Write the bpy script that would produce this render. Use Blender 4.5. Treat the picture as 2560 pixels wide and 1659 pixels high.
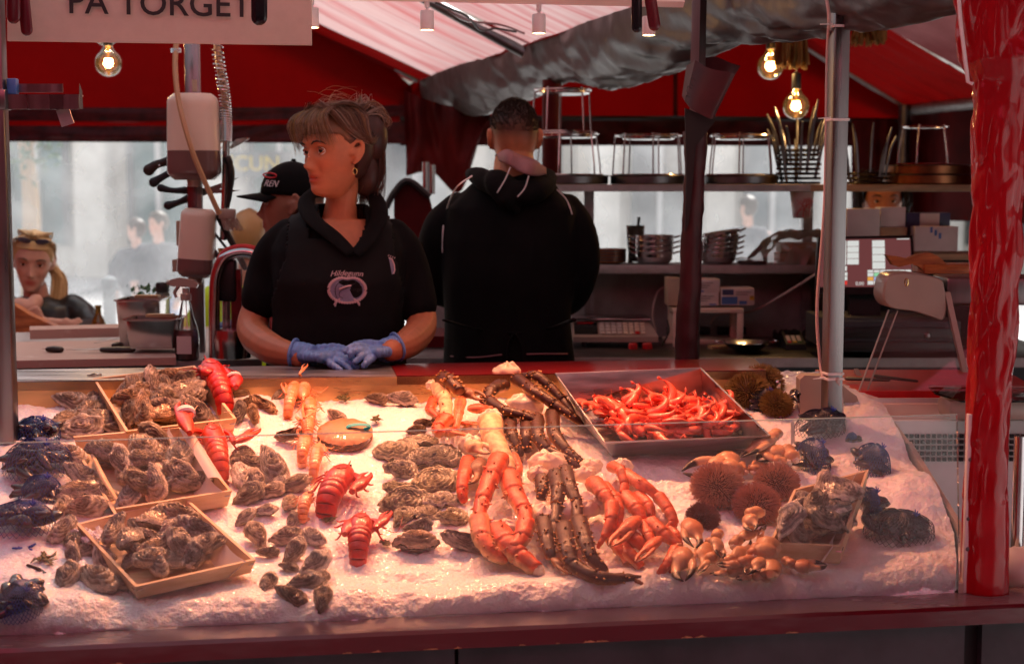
import bpy, bmesh, math, random
import numpy as np
from mathutils import Vector, Matrix, Euler, noise
R = math.radians
random.seed(7); rng = np.random.default_rng(7)
for o in list(bpy.data.objects): bpy.data.objects.remove(o)
SC = bpy.context.scene
COL = SC.collection

# ---------------------------------------------------------------- camera
CAMZ, PITCH, FPX = 1.55, R(5.56), 3700.0
cam_d = bpy.data.cameras.new('camera'); cam = bpy.data.objects.new('camera', cam_d); COL.objects.link(cam)
cam.location = (0, 0, CAMZ); cam.rotation_euler = (R(90) - PITCH, 0, 0)
cam_d.sensor_width = 36; cam_d.lens = 36 * FPX / 2560
cam_d.clip_start = .05; cam_d.clip_end = 400
cam_d.dof.use_dof = True; cam_d.dof.focus_distance = 3.25; cam_d.dof.aperture_fstop = 4.2
SC.camera = cam
SC.render.resolution_x, SC.render.resolution_y = 1024, 663

# ---------------------------------------------------------------- sky, sun, exposure
W = bpy.data.worlds.new('World'); SC.world = W; W.use_nodes = True
nt = W.node_tree; nt.nodes.clear()
SUN_EL, SUN_ROT = R(50), R(25)
sky = nt.nodes.new('ShaderNodeTexSky'); sky.sky_type = 'NISHITA'; sky.sun_disc = False
sky.sun_elevation = SUN_EL; sky.sun_rotation = SUN_ROT; sky.dust_density = 3.0; sky.air_density = 1.0
bg = nt.nodes.new('ShaderNodeBackground'); bg.inputs['Strength'].default_value = 0.15
wo = nt.nodes.new('ShaderNodeOutputWorld')
hsv = nt.nodes.new('ShaderNodeHueSaturation'); hsv.inputs['Saturation'].default_value = .3   # overcast: little blue in the sky
nt.links.new(sky.outputs[0], hsv.inputs['Color']); nt.links.new(hsv.outputs[0], bg.inputs[0]); nt.links.new(bg.outputs[0], wo.inputs[0])
sd = bpy.data.lights.new('sun', 'SUN'); sd.energy = 3.6; sd.angle = R(20); sd.color = (1, .96, .9)
so = bpy.data.objects.new('sun', sd); COL.objects.link(so); so.location = (0, 0, 30)
_sv = Vector((math.sin(SUN_ROT) * math.cos(SUN_EL), math.cos(SUN_ROT) * math.cos(SUN_EL), math.sin(SUN_EL)))
so.rotation_euler = _sv.to_track_quat('Z', 'Y').to_euler()
VS = SC.view_settings
VS.view_transform = 'Standard'; VS.look = 'None'; VS.exposure = 0.74; VS.gamma = 1; VS.use_curve_mapping = False
SC.render.engine = 'CYCLES'
CY = SC.cycles
CY.use_denoising = True; CY.max_bounces = 8; CY.diffuse_bounces = 4; CY.glossy_bounces = 3; CY.transmission_bounces = 6
CY.transparent_max_bounces = 12; CY.caustics_reflective = False; CY.caustics_refractive = False; CY.sample_clamp_indirect = 4

SPOT_E, BULB_E = 27.0, 3.0      # watts of each counter spotlight and each globe bulb
# ---------------------------------------------------------------- pixel -> world
_f = Vector((0, math.cos(PITCH), -math.sin(PITCH))); _u = Vector((0, math.sin(PITCH), math.cos(PITCH)))
C0 = Vector((0, 0, CAMZ))
def ray(u, v): return Vector((1, 0, 0)) * ((u - 1280) / FPX) + _u * ((829.5 - v) / FPX) + _f
def PZ(u, v, z): d = ray(u, v); return C0 + d * ((z - CAMZ) / d.z)
def PY(u, v, y): d = ray(u, v); return C0 + d * (y / d.y)
def PPL(u, v, p, n): d = ray(u, v); return C0 + d * ((p - C0).dot(n) / d.dot(n))
# ice bed plane of the display counter
_a, _b, _c = PZ(60, 1582, .79), PZ(2380, 1476, .79), PZ(1000, 985, 1.05)
ICE_N = (_b - _a).cross(_c - _a).normalized(); ICE_P = _a
if ICE_N.z < 0: ICE_N = -ICE_N
AX = (_b - _a); AX.z = 0; AX.normalize(); AY = Vector((-AX.y, AX.x, 0))          # along / across the counter
def PI(u, v, h=0.0): return PPL(u, v, ICE_P + ICE_N * h, ICE_N)
def frame(x, n):
    n = n.normalized(); x = (x - n * x.dot(n)).normalized(); y = n.cross(x)
    return Matrix(((x.x, y.x, n.x), (x.y, y.y, n.y), (x.z, y.z, n.z))).to_4x4()
def ICE2(a, b, h=0.0, tilt=0.0, roll=0.0):
    """matrix with +X running from pixel a to pixel b on the ice, origin midway; and the length"""
    A, B = PI(*a, h), PI(*b, h)
    m = Matrix.Translation((A + B) / 2) @ frame(B - A, ICE_N)
    if tilt or roll: m = m @ Euler((R(roll), R(tilt), 0)).to_matrix().to_4x4()
    return m, (B - A).length
def ICEM(u, v, yaw=0.0, h=0.0, tilt=0.0, roll=0.0):
    return Matrix.Translation(PI(u, v, h)) @ frame(AX, ICE_N) @ Matrix.Rotation(R(yaw), 4, 'Z') @ Euler((R(roll), R(tilt), 0)).to_matrix().to_4x4()

# ---------------------------------------------------------------- mesh builder
def V(*a): return Vector(a)
def crom(pts, n):
    """catmull-rom through pts (any tuple width), n samples per span"""
    P = [np.array(p, float) for p in pts]
    if len(P) < 3: 
        return [tuple(P[0] + (P[-1] - P[0]) * t) for t in np.linspace(0, 1, n + 1)]
    P = [2 * P[0] - P[1]] + P + [2 * P[-1] - P[-2]]
    out = []
    for i in range(1, len(P) - 2):
        p0, p1, p2, p3 = P[i - 1:i + 3]
        for k in range(n):
            t = k / n
            out.append(tuple(.5 * (2 * p1 + (p2 - p0) * t + (2 * p0 - 5 * p1 + 4 * p2 - p3) * t * t + (3 * p1 - p0 - 3 * p2 + p3) * t ** 3)))
    out.append(tuple(P[-2])); return out
class MB:
    def __init__(s): s.v = []; s.f = []; s.m = []; s.c = []; s.col = None; s.mi = 0; s.X = None
    def add(s, vs, fs, cols=None):
        b = len(s.v)
        for k, p in enumerate(vs):
            p = Vector(p); 
            if s.X is not None: p = s.X @ p
            s.v.append(tuple(p)); s.c.append(cols[k] if cols is not None else (s.col or (1, 1, 1)))
        for f in fs: s.f.append(tuple(b + i for i in f)); s.m.append(s.mi)
        return s
    def box(s, c, d, rot=None, bev=0.0):
        h = [x / 2 for x in d]
        if bev:
            bm = bmesh.new(); bmesh.ops.create_cube(bm, size=1)
            for q in bm.verts: q.co = Vector((q.co.x * d[0], q.co.y * d[1], q.co.z * d[2]))
            bmesh.ops.bevel(bm, geom=bm.edges[:], offset=bev, segments=2, affect='EDGES', profile=.5)
            bm.verts.index_update()
            vs = [q.co.copy() for q in bm.verts]; fs = [[q.index for q in f.verts] for f in bm.faces]; bm.free()
        else:
            vs = [Vector((x * h[0], y * h[1], z * h[2])) for z in (-1, 1) for y in (-1, 1) for x in (-1, 1)]
            fs = [(0, 2, 3, 1), (4, 5, 7, 6), (0, 1, 5, 4), (2, 6, 7, 3), (0, 4, 6, 2), (1, 3, 7, 5)]
        M = Matrix.Translation(c)
        if rot is not None: M = M @ (rot if isinstance(rot, Matrix) else Euler(rot).to_matrix().to_4x4())
        return s.add([M @ p for p in vs], fs)
    def hexa(s, q):  # 8 points: bottom 4 then top 4 (same order)
        return s.add(q, [(3, 2, 1, 0), (4, 5, 6, 7), (0, 1, 5, 4), (1, 2, 6, 5), (2, 3, 7, 6), (3, 0, 4, 7)])
    def slab(s, pts, t):  # polygon with thickness vector t
        n = len(pts); P = [Vector(p) for p in pts]; t = Vector(t)
        return s.add(P + [p + t for p in P], [tuple(range(n))[::-1], tuple(range(n, 2 * n))] + [(i, (i + 1) % n, n + (i + 1) % n, n + i) for i in range(n)])
    def rings(s, rs, closed=True, caps=True, cols=None):
        n = len(rs[0]); vs = [p for r in rs for p in r]; fs = []
        for i in range(len(rs) - 1):
            for j in range(n if closed else n - 1):
                k = (j + 1) % n
                fs.append((i * n + j, i * n + k, (i + 1) * n + k, (i + 1) * n + j))
        if caps and closed: fs += [tuple(range(n))[::-1], tuple(range((len(rs) - 1) * n, len(rs) * n))]
        return s.add(vs, fs, cols)
    def tube(s, path, rad, n=8, flat=1.0, up=None, cap=True, round_=False, cols=None, bump=None):
        P = [Vector(p) for p in path]; N = len(P)
        if not hasattr(rad, '__len__'): rad = [rad] * N
        if round_:
            d0 = (P[0] - P[1]).normalized(); d1 = (P[-1] - P[-2]).normalized()
            pre = [P[0] + d0 * rad[0] * q for q in (.95, .7, .38)]; post = [P[-1] + d1 * rad[-1] * q for q in (.38, .7, .95)]
            rad = [rad[0] * q for q in (.3, .7, .92)] + list(rad) + [rad[-1] * q for q in (.92, .7, .3)]
            if cols: cols = [cols[0]] * 3 + list(cols) + [cols[-1]] * 3
            P = pre + P + post; N = len(P)
        T = [(P[min(i + 1, N - 1)] - P[max(i - 1, 0)]).normalized() for i in range(N)]
        up = Vector(up) if up is not None else (Vector((0, 0, 1)) if abs(T[0].z) < .9 else Vector((0, 1, 0)))
        rs = []; cc = []
        x = T[0].cross(up).normalized()
        for i in range(N):
            x = (x - T[i] * x.dot(T[i])); x = x.normalized() if x.length > 1e-6 else T[i].orthogonal().normalized()
            y = x.cross(T[i]) 
            r = rad[i]
            ring = []
            for j in range(n):
                a = 2 * math.pi * j / n; k = 1.0 if bump is None else bump(i, a)
                ring.append(P[i] + x * (math.cos(a) * r * k) + y * (math.sin(a) * r * flat * k))
                if cols: cc.append(cols[i] if not callable(cols[i]) else cols[i](math.sin(a)))
            rs.append(ring)
        return s.rings(rs, True, cap, cc if cols else None)
    def lathe(s, prof, n=20, o=(0, 0, 0), caps=True, cols=None):
        o = Vector(o)
        rs = [[o + Vector((r * math.cos(2 * math.pi * j / n), r * math.sin(2 * math.pi * j / n), z)) for j in range(n)] for r, z in prof]
        cc = [c for c in cols for _ in range(n)] if cols else None
        return s.rings(rs, True, caps, cc)
    def ell(s, c, r, n=12, rot=None, m=None):
        m = m or max(6, n // 2 + 2); c = Vector(c); E = Euler(rot).to_matrix() if rot is not None and not isinstance(rot, Matrix) else rot
        rs = []
        for i in range(m + 1):
            t = math.pi * (i + .02 if i == 0 else (i - .02 if i == m else i)) / m
            ring = []
            for j in range(n):
                a = 2 * math.pi * j / n
                p = Vector((r[0] * math.sin(t) * math.cos(a), r[1] * math.sin(t) * math.sin(a), -r[2] * math.cos(t)))
                ring.append(c + (E @ p if E is not None else p))
            rs.append(ring)
        return s.rings(rs)
    def sheet(s, fn, nu, nv):
        vs = [fn(i / nu, j / nv) for j in range(nv + 1) for i in range(nu + 1)]
        return s.add(vs, [(j * (nu + 1) + i, j * (nu + 1) + i + 1, (j + 1) * (nu + 1) + i + 1, (j + 1) * (nu + 1) + i) for j in range(nv) for i in range(nu)])
    def mesh(s, name, mat, smooth=True):
        me = bpy.data.meshes.new(name); me.from_pydata(s.v, [], s.f); 
        mats = mat if isinstance(mat, (list, tuple)) else [mat]
        for q in mats: me.materials.append(q)
        if len(mats) > 1: me.polygons.foreach_set('material_index', s.m)
        a = me.attributes.new('Col', 'FLOAT_COLOR', 'POINT')
        c = np.ones((len(s.v), 4), np.float32); c[:, :3] = np.array([tuple(q)[:3] for q in s.c], np.float32).reshape(-1, 3); a.data.foreach_set('color', c.ravel())
        if smooth is True: me.polygons.foreach_set('use_smooth', [True] * len(me.polygons))
        me.update()
        if smooth == 'auto':
            me.polygons.foreach_set('use_smooth', [True] * len(me.polygons)); me.set_sharp_from_angle(angle=R(38))
        return me
    def build(s, name, mat, parent=None, smooth='auto', M=None):
        return link(name, s.mesh(name, mat, smooth), parent, M)
def link(name, me, parent=None, M=None):
    o = bpy.data.objects.new(name, me); COL.objects.link(o)
    if parent is not None: o.parent = parent
    if M is not None: o.matrix_basis = M
    return o
def tag(o, label, cat, group=None):
    o['label'] = label; o['category'] = cat
    if group: o['group'] = group
    return o
def thing(name, label, cat, M=None, group=None):
    o = bpy.data.objects.new(name, None); COL.objects.link(o); o.empty_display_size = .05
    if M is not None: o.matrix_basis = M if isinstance(M, Matrix) else Matrix.Translation(M)
    return tag(o, label, cat, group)
def kind(o, k): o['kind'] = k; return o
def dup(o, M=None, parent=None, label=None, group=None):
    c = o.copy(); COL.objects.link(c); c.parent = parent
    if M is not None: c.matrix_basis = M
    if label: c['label'] = label
    if group: c['group'] = group
    for ch in [q for q in COL.objects if q.parent == o]:
        dup(ch, ch.matrix_basis, c)
    return c
def at_origin(P, pts): return [Vector(p) - Vector(P) for p in pts]
def remesh(mb, voxel, smooth=6, fac=.5):
    me = mb.mesh('tmp', []) if False else None
    me = bpy.data.meshes.new('tmp'); me.from_pydata(mb.v, [], mb.f)
    o = bpy.data.objects.new('tmp', me); COL.objects.link(o)
    r = o.modifiers.new('r', 'REMESH'); r.mode = 'VOXEL'; r.voxel_size = voxel
    if smooth: q = o.modifiers.new('s', 'SMOOTH'); q.factor = fac; q.iterations = smooth
    dg = bpy.context.evaluated_depsgraph_get(); dg.update()
    ev = o.evaluated_get(dg); out = bpy.data.meshes.new_from_object(ev)
    co = np.empty(len(out.vertices) * 3); out.vertices.foreach_get('co', co); co = co.reshape(-1, 3)
    fs = [tuple(p.vertices) for p in out.polygons]
    bpy.data.objects.remove(o); bpy.data.meshes.remove(me); bpy.data.meshes.remove(out)
    return co, fs
def raw_mesh(name, co, fs, mat, cols=None, smooth=True):
    me = bpy.data.meshes.new(name); me.from_pydata([tuple(p) for p in co], [], fs)
    for q in (mat if isinstance(mat, (list, tuple)) else [mat]): me.materials.append(q)
    a = me.attributes.new('Col', 'FLOAT_COLOR', 'POINT')
    c = np.ones((len(co), 4), np.float32)
    if cols is not None: c[:, :3] = cols
    a.data.foreach_set('color', c.ravel())
    if smooth: me.polygons.foreach_set('use_smooth', [True] * len(me.polygons))
    me.update(); return me
def edges_mb(mb, verts, edges, r, n=3):
    for a, b in edges:
        mb.tube([verts[a], verts[b]], r, n, cap=False)
def text_mesh(body, size, extrude=.0005, align='CENTER', shear=0.0, offset=0.0, spacing=1.0):
    c = bpy.data.curves.new('t', 'FONT'); c.body = body; c.size = size; c.extrude = extrude; c.align_x = align; c.align_y = 'CENTER'; c.shear = shear; c.offset = offset; c.space_character = spacing; c.resolution_u = 4
    o = bpy.data.objects.new('t', c); COL.objects.link(o)
    dg = bpy.context.evaluated_depsgraph_get(); dg.update()
    me = bpy.data.meshes.new_from_object(o.evaluated_get(dg)); bpy.data.objects.remove(o); bpy.data.curves.remove(c)
    return me
# ---------------------------------------------------------------- materials
MATS = {}
def mat(name, col=(.5, .5, .5), rough=.5, metal=0.0, coat=0.0, var=0.0, nscale=20.0, col2=None, bump=0.0, bscale=None, attr=False, objvar=0.0,
        sss=0.0, trans=0.0, alpha=1.0, emit=None, estr=0.0, nfac=(.35, .65), sheen=0.0, spec=.5, stretch=None, ior=1.45, rvar=0.0, band=None, detail=4.0, coatr=.08, translucent=None):
    m = bpy.data.materials.new(name); m.use_nodes = True; n = m.node_tree; N = n.nodes; L = n.links
    b = N['Principled BSDF']; out = N['Material Output']
    I = b.inputs
    I['Base Color'].default_value = (*col, 1); I['Roughness'].default_value = rough; I['Metallic'].default_value = metal
    I['Coat Weight'].default_value = coat; I['Coat Roughness'].default_value = coatr; I['Specular IOR Level'].default_value = spec; I['IOR'].default_value = ior
    I['Transmission Weight'].default_value = trans; I['Alpha'].default_value = alpha; I['Sheen Weight'].default_value = sheen
    if sss: I['Subsurface Weight'].default_value = sss; I['Subsurface Radius'].default_value = (.012, .006, .004); I['Subsurface Scale'].default_value = 1.0
    if emit: I['Emission Color'].default_value = (*emit, 1); I['Emission Strength'].default_value = estr
    tc = N.new('ShaderNodeTexCoord'); vec = tc.outputs['Object']
    oi = N.new('ShaderNodeObjectInfo')
    if stretch:
        mp = N.new('ShaderNodeMapping'); mp.inputs['Scale'].default_value = stretch; L.new(vec, mp.inputs['Vector']); vec = mp.outputs[0]
    add = N.new('ShaderNodeVectorMath'); add.operation = 'ADD'; L.new(vec, add.inputs[0])
    sc = N.new('ShaderNodeVectorMath'); sc.operation = 'SCALE'; sc.inputs[0].default_value = (7, 13, 5); L.new(oi.outputs['Random'], sc.inputs['Scale']); L.new(sc.outputs[0], add.inputs[1])
    vec = add.outputs[0]
    cur = None
    if attr:
        at = N.new('ShaderNodeAttribute'); at.attribute_name = 'Col'; cur = at.outputs['Color']
        if col != (.5, .5, .5):
            mx = N.new('ShaderNodeMix'); mx.data_type = 'RGBA'; mx.blend_type = 'MULTIPLY'; mx.inputs[0].default_value = 1; L.new(cur, mx.inputs[6]); mx.inputs[7].default_value = (*col, 1); cur = mx.outputs[2]
    tex = None
    if var or col2 or bump or rvar:
        tex = N.new('ShaderNodeTexNoise'); tex.inputs['Scale'].default_value = nscale; tex.inputs['Detail'].default_value = detail; tex.inputs['Roughness'].default_value = .6; L.new(vec, tex.inputs['Vector'])
    fac = None
    if tex is not None:
        mr = N.new('ShaderNodeMapRange'); mr.inputs[1].default_value, mr.inputs[2].default_value = nfac; L.new(tex.outputs['Fac'], mr.inputs[0]); fac = mr.outputs[0]
    if band:  # layered growth lines: wave over the noise
        wv = N.new('ShaderNodeTexWave'); wv.wave_type = band[1]; wv.inputs['Scale'].default_value = band[0]; wv.inputs['Distortion'].default_value = band[2]; wv.inputs['Detail'].default_value = 3; wv.inputs['Detail Scale'].default_value = 1.5
        L.new(add.outputs[0] if band[1] == 'BANDS' else vec, wv.inputs['Vector'])
        ma = N.new('ShaderNodeMath'); ma.operation = 'MULTIPLY_ADD'; ma.inputs[1].default_value = band[3]; L.new(wv.outputs['Fac'], ma.inputs[0])
        if fac is not None:
            m2 = N.new('ShaderNodeMath'); m2.operation = 'MULTIPLY'; m2.inputs[1].default_value = 1 - band[3]; L.new(fac, m2.inputs[0]); L.new(m2.outputs[0], ma.inputs[2])
        fac = ma.outputs[0]
    if col2 is not None:
        mx = N.new('ShaderNodeMix'); mx.data_type = 'RGBA'; L.new(fac, mx.inputs[0])
        if cur is not None: L.new(cur, mx.inputs[6])
        else: mx.inputs[6].default_value = (*col, 1)
        mx.inputs[7].default_value = (*col2, 1); cur = mx.outputs[2]
    elif var:
        mx = N.new('ShaderNodeMix'); mx.data_type = 'RGBA'; mx.blend_type = 'MULTIPLY'; mx.inputs[0].default_value = 1
        if cur is not None: L.new(cur, mx.inputs[6])
        else: mx.inputs[6].default_value = (*col, 1)
        vr = N.new('ShaderNodeMapRange'); vr.inputs[1].default_value, vr.inputs[2].default_value = 0, 1; vr.inputs[3].default_value = 1 - var; vr.inputs[4].default_value = 1 + var * .5; L.new(fac, vr.inputs[0])
        L.new(vr.outputs[0], mx.inputs[7]); cur = mx.outputs[2]
    if objvar:
        hs = N.new('ShaderNodeHueSaturation'); vr = N.new('ShaderNodeMapRange'); vr.inputs[3].default_value = 1 - objvar; vr.inputs[4].default_value = 1 + objvar; L.new(oi.outputs['Random'], vr.inputs[0]); L.new(vr.outputs[0], hs.inputs['Value'])
        if cur is not None: L.new(cur, hs.inputs['Color'])
        else: hs.inputs['Color'].default_value = (*col, 1)
        cur = hs.outputs[0]
        if objvar > .24: sr = N.new('ShaderNodeMath'); sr.operation = 'FRACT'; sm = N.new('ShaderNodeMath'); sm.operation = 'MULTIPLY'; sm.inputs[1].default_value = 7.31; L.new(oi.outputs['Random'], sm.inputs[0]); L.new(sm.outputs[0], sr.inputs[0]); sv = N.new('ShaderNodeMapRange'); sv.inputs[3].default_value = .35; sv.inputs[4].default_value = 1.05; L.new(sr.outputs[0], sv.inputs[0]); L.new(sv.outputs[0], hs.inputs['Saturation'])
    if cur is not None: L.new(cur, I['Base Color'])
    if rvar:
        vr = N.new('ShaderNodeMapRange'); vr.inputs[3].default_value = max(0, rough - rvar); vr.inputs[4].default_value = min(1, rough + rvar); L.new(fac, vr.inputs[0]); L.new(vr.outputs[0], I['Roughness'])
    if bump:
        t2 = tex
        if bscale:
            t2 = N.new('ShaderNodeTexNoise'); t2.inputs['Scale'].default_value = bscale; t2.inputs['Detail'].default_value = 5; L.new(vec, t2.inputs['Vector'])
        bp = N.new('ShaderNodeBump'); bp.inputs['Strength'].default_value = min(1, abs(bump)); bp.inputs['Distance'].default_value = .004
        L.new(fac if band else t2.outputs['Fac'], bp.inputs['Height']); L.new(bp.outputs[0], I['Normal'])
    if translucent:  # thin cloth / plastic that lets light through
        tr = N.new('ShaderNodeBsdfTranslucent'); tr.inputs[0].default_value = (*translucent[0], 1)
        if cur is not None and translucent[2]: 
            mm = N.new('ShaderNodeMix'); mm.data_type = 'RGBA'; mm.blend_type = 'MULTIPLY'; mm.inputs[0].default_value = 1; L.new(cur, mm.inputs[6]); mm.inputs[7].default_value = (*translucent[0], 1); L.new(mm.outputs[2], tr.inputs[0])
        ms = N.new('ShaderNodeMixShader'); ms.inputs[0].default_value = translucent[1]; L.new(b.outputs[0], ms.inputs[1]); L.new(tr.outputs[0], ms.inputs[2]); L.new(ms.outputs[0], out.inputs[0])
    MATS[name] = m; return m
def glassmat(name, tint=(1, 1, 1), haze=(.8, .85, .9), hz=.05, gloss=.06, rough=.02):
    """thin clear pane: mostly transparent, fresnel gloss, a little haze"""
    m = bpy.data.materials.new(name); m.use_nodes = True; n = m.node_tree; N = n.nodes; L = n.links; N.remove(N['Principled BSDF'])
    out = N['Material Output']; t = N.new('ShaderNodeBsdfTransparent'); t.inputs[0].default_value = (*tint, 1)
    d = N.new('ShaderNodeBsdfDiffuse'); d.inputs[0].default_value = (*haze, 1); tr = N.new('ShaderNodeBsdfTranslucent'); tr.inputs[0].default_value = (*haze, 1)
    ad = N.new('ShaderNodeMixShader'); ad.inputs[0].default_value = .6; L.new(d.outputs[0], ad.inputs[1]); L.new(tr.outputs[0], ad.inputs[2])
    ns = N.new('ShaderNodeTexNoise'); ns.inputs['Scale'].default_value = 3; ns.inputs['Detail'].default_value = 6
    tc = N.new('ShaderNodeTexCoord'); L.new(tc.outputs['Object'], ns.inputs['Vector'])
    mr = N.new('ShaderNodeMapRange'); mr.inputs[1].default_value = .3; mr.inputs[2].default_value = .7; mr.inputs[3].default_value = hz * .5; mr.inputs[4].default_value = hz * 1.5; L.new(ns.outputs['Fac'], mr.inputs[0])
    m1 = N.new('ShaderNodeMixShader'); L.new(mr.outputs[0], m1.inputs[0]); L.new(t.outputs[0], m1.inputs[1]); L.new(ad.outputs[0], m1.inputs[2])
    g = N.new('ShaderNodeBsdfGlossy'); g.inputs['Roughness'].default_value = rough
    fr = N.new('ShaderNodeFresnel'); fr.inputs['IOR'].default_value = 1.45
    mu = N.new('ShaderNodeMath'); mu.operation = 'MULTIPLY'; mu.inputs[1].default_value = gloss / .04; L.new(fr.outputs[0], mu.inputs[0])
    m2 = N.new('ShaderNodeMixShader'); L.new(mu.outputs[0], m2.inputs[0]); L.new(m1.outputs[0], m2.inputs[1]); L.new(g.outputs[0], m2.inputs[2]); L.new(m2.outputs[0], out.inputs[0])
    MATS[name] = m; return m
# cloth and tent
mat('tent_red', (.11, .001, .001), .7, spec=.08, var=.35, nscale=2, bump=.35, bscale=5, translucent=((.5, .002, .002), .06, False))
mat('tent_red_dark', (.07, .003, .004), .6, spec=.15, var=.4, nscale=5, bump=.2)
mat('valance', (.05, .004, .006), .55, spec=.2, var=.6, nscale=14, bump=.3)
mat('tent_white', (.62, .46, .46), .4, col2=(.5, .10, .11), nscale=2.2, stretch=(.3, 5, .3), nfac=(.45, .70), translucent=((1.0, .9, .9), .36, True), detail=4)
mat('tent_pink', (.24, .07, .08), .5, spec=.2, col2=(.14, .015, .02), nscale=3, translucent=((.9, .55, .55), .08, True))
mat('tarp_black', (.062, .05, .05), .45, var=.4, nscale=3, coat=.3, bump=.7, bscale=18, coatr=.28)
mat('awning_red', (.5, .12, .12), .6, translucent=((1.0, .13, .23), .74, False))
mat('blocker_cloth', (.12, .04, .04), .6, var=.3, nscale=2)
mat('vinyl_red', (.36, .002, .008), .5, coat=.55, var=.2, nscale=6, coatr=.07, spec=.1)
mat('vinyl_dark', (.055, .006, .009), .5, var=.3, nscale=8)
mat('vinyl_black', (.012, .01, .011), .5)
mat('strap', (.10, .006, .012), .3, coat=.4)
# metals and hard surfaces
mat('steel_matte', (.44, .41, .40), .5, .3, var=.2, nscale=14, rvar=.1)
mat('steel', (.27, .25, .25), .36, 1.0, var=.25, nscale=18, stretch=(1, 1, .06), rvar=.12, bump=.03)
mat('steel_bright', (.6, .58, .58), .18, 1.0, var=.15, nscale=9)
mat('steel_dark', (.16, .155, .16), .35, 1.0, var=.3, nscale=12)
mat('steel_tray', (.55, .53, .53), .36, 1.0, var=.25, nscale=30, stretch=(.1, 1, 1), rvar=.1)
mat('alu_grey', (.35, .34, .35), .45, .7, var=.2, nscale=30)
mat('copper', (.32, .13, .06), .35, 1.0, var=.3)
mat('white_paint', (.72, .70, .68), .35, var=.08, nscale=6)
mat('white_plastic', (.82, .66, .52), .3, coat=.2, var=.06, nscale=4)
mat('beige_plastic', (.42, .33, .27), .33, coat=.2, var=.1, nscale=5)
mat('grey_tint', (.18, .10, .09), .25, coat=.4)
mat('black_plastic', (.012, .012, .013), .4, var=.2)
mat('black_gloss', (.01, .01, .012), .15)
mat('dark_panel', (.045, .047, .055), .55, var=.45, nscale=5, bump=.15, bscale=40)
mat('dark_gap', (.006, .006, .007), .7)
mat('rail_top', (.17, .13, .135), .34, col2=(.09, .035, .045), nscale=5, nfac=(.55, .8), stretch=(.5, 3, 3), coat=.3, bump=.1, bscale=60, rvar=.12)
mat('rail_paint', (.085, .006, .012), .22, col2=(.13, .075, .08), nscale=4, nfac=(.5, .85), stretch=(.5, 3, 3), bump=.08, bscale=50, coat=.3, rvar=.12)
mat('rail_chip', (.42, .2, .1), .7, var=.5, nscale=60)
mat('steel_lamp_reflection', (.88, .62, .28), .36, .55, var=.2, nscale=30, stretch=(.1, 1, 1), rvar=.1)
mat('red_lacquer_and_reflection', (.17, .004, .007), .3, coat=.4, var=.15, nscale=4)
mat('red_tray', (.55, .012, .016), .4, var=.15)
mat('wood_pale', (.80, .60, .38), .6, col2=(.62, .42, .22), nscale=9, stretch=(1, 7, 7), bump=.1)
mat('wood_red', (.62, .20, .05), .4, col2=(.30, .07, .02), nscale=10, stretch=(1, 6, 6), coat=.2)
mat('wood_tan', (.42, .27, .14), .55, var=.3, nscale=10, stretch=(1, 6, 6))
mat('board_pink', (.48, .30, .24), .55, var=.25, nscale=14, col2=(.62, .5, .42), nfac=(.58, .72))
mat('knife_handle', (.03, .016, .011), .45, var=.3)
mat('card', (.48, .36, .26), .75, var=.12, nscale=8)
mat('card_white', (.66, .58, .54), .6, var=.06)
mat('paper', (.78, .74, .72), .5, translucent=((.8, .75, .72), .3, False))
mat('blue_box', (.06, .16, .42), .4, var=.15)
mat('navy_box', (.06, .07, .17), .4, var=.6, nscale=6)
mat('yellow', (.75, .52, .05), .4)
mat('red_print', (.62, .02, .03), .4)
mat('ink', (.015, .014, .014), .5)
mat('sign_face', (.56, .43, .35), .55, var=.04, nscale=40)
mat('white_print', (.75, .7, .7), .5)
mat('hose_tan', (.52, .30, .15), .35, coat=.3)
mat('cable_white', (.62, .5, .46), .45)
mat('cable_black', (.015, .012, .012), .5)
mat('brass', (.4, .22, .06), .3, 1.0)
mat('rubber_teal', (.04, .42, .44), .5)
mat('rubber_white', (.78, .76, .72), .5)
mat('bristle', (.55, .42, .34), .7)
mat('dried', (.42, .22, .06), .75, col2=(.16, .10, .02), nscale=30, stretch=(1, 1, .2))
mat('lamp_glow', (1, .8, .5), .4, emit=(1, .70, .32), estr=14)
mat('filament', (1, .6, .2), .4, emit=(1, .50, .09), estr=60)
mat('screen', attr=True, rough=.2, emit=(1, 1, 1), estr=0.0)
mat('hivis', (.5, .8, .02), .6)
mat('beer_glass', (.22, .10, .01), .1, coat=.5, trans=.5)
mat('olive_paint', (.10, .11, .09), .45)
mat('leaf', (.03, .12, .04), .5, var=.3)
mat('flower', (.6, .05, .12), .6)
mat('bag_film', (.55, .42, .36), .2, coat=.6, alpha=.45, bump=.3, bscale=20)
glassmat('pane', hz=.018, gloss=.035, haze=(.85, .88, .95))
glassmat('pane_side', hz=.03, gloss=.06, haze=(.8, .85, .9))
glassmat('window_film', hz=.25, gloss=.02, haze=(.92, .95, .98), rough=.2)
glassmat('clear_plastic', hz=.12, gloss=.08, haze=(.8, .75, .75))
glassmat('bag_clear', hz=.3, gloss=.06, haze=(.75, .62, .55), rough=.15)
glassmat('bulb_glass', hz=.005, gloss=.07, haze=(1, .8, .6))
mat('glass_edge', (.45, .6, .55), .2, coat=.5)
mat('liquid', (.30, .12, .10), .2, trans=.3)
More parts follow.
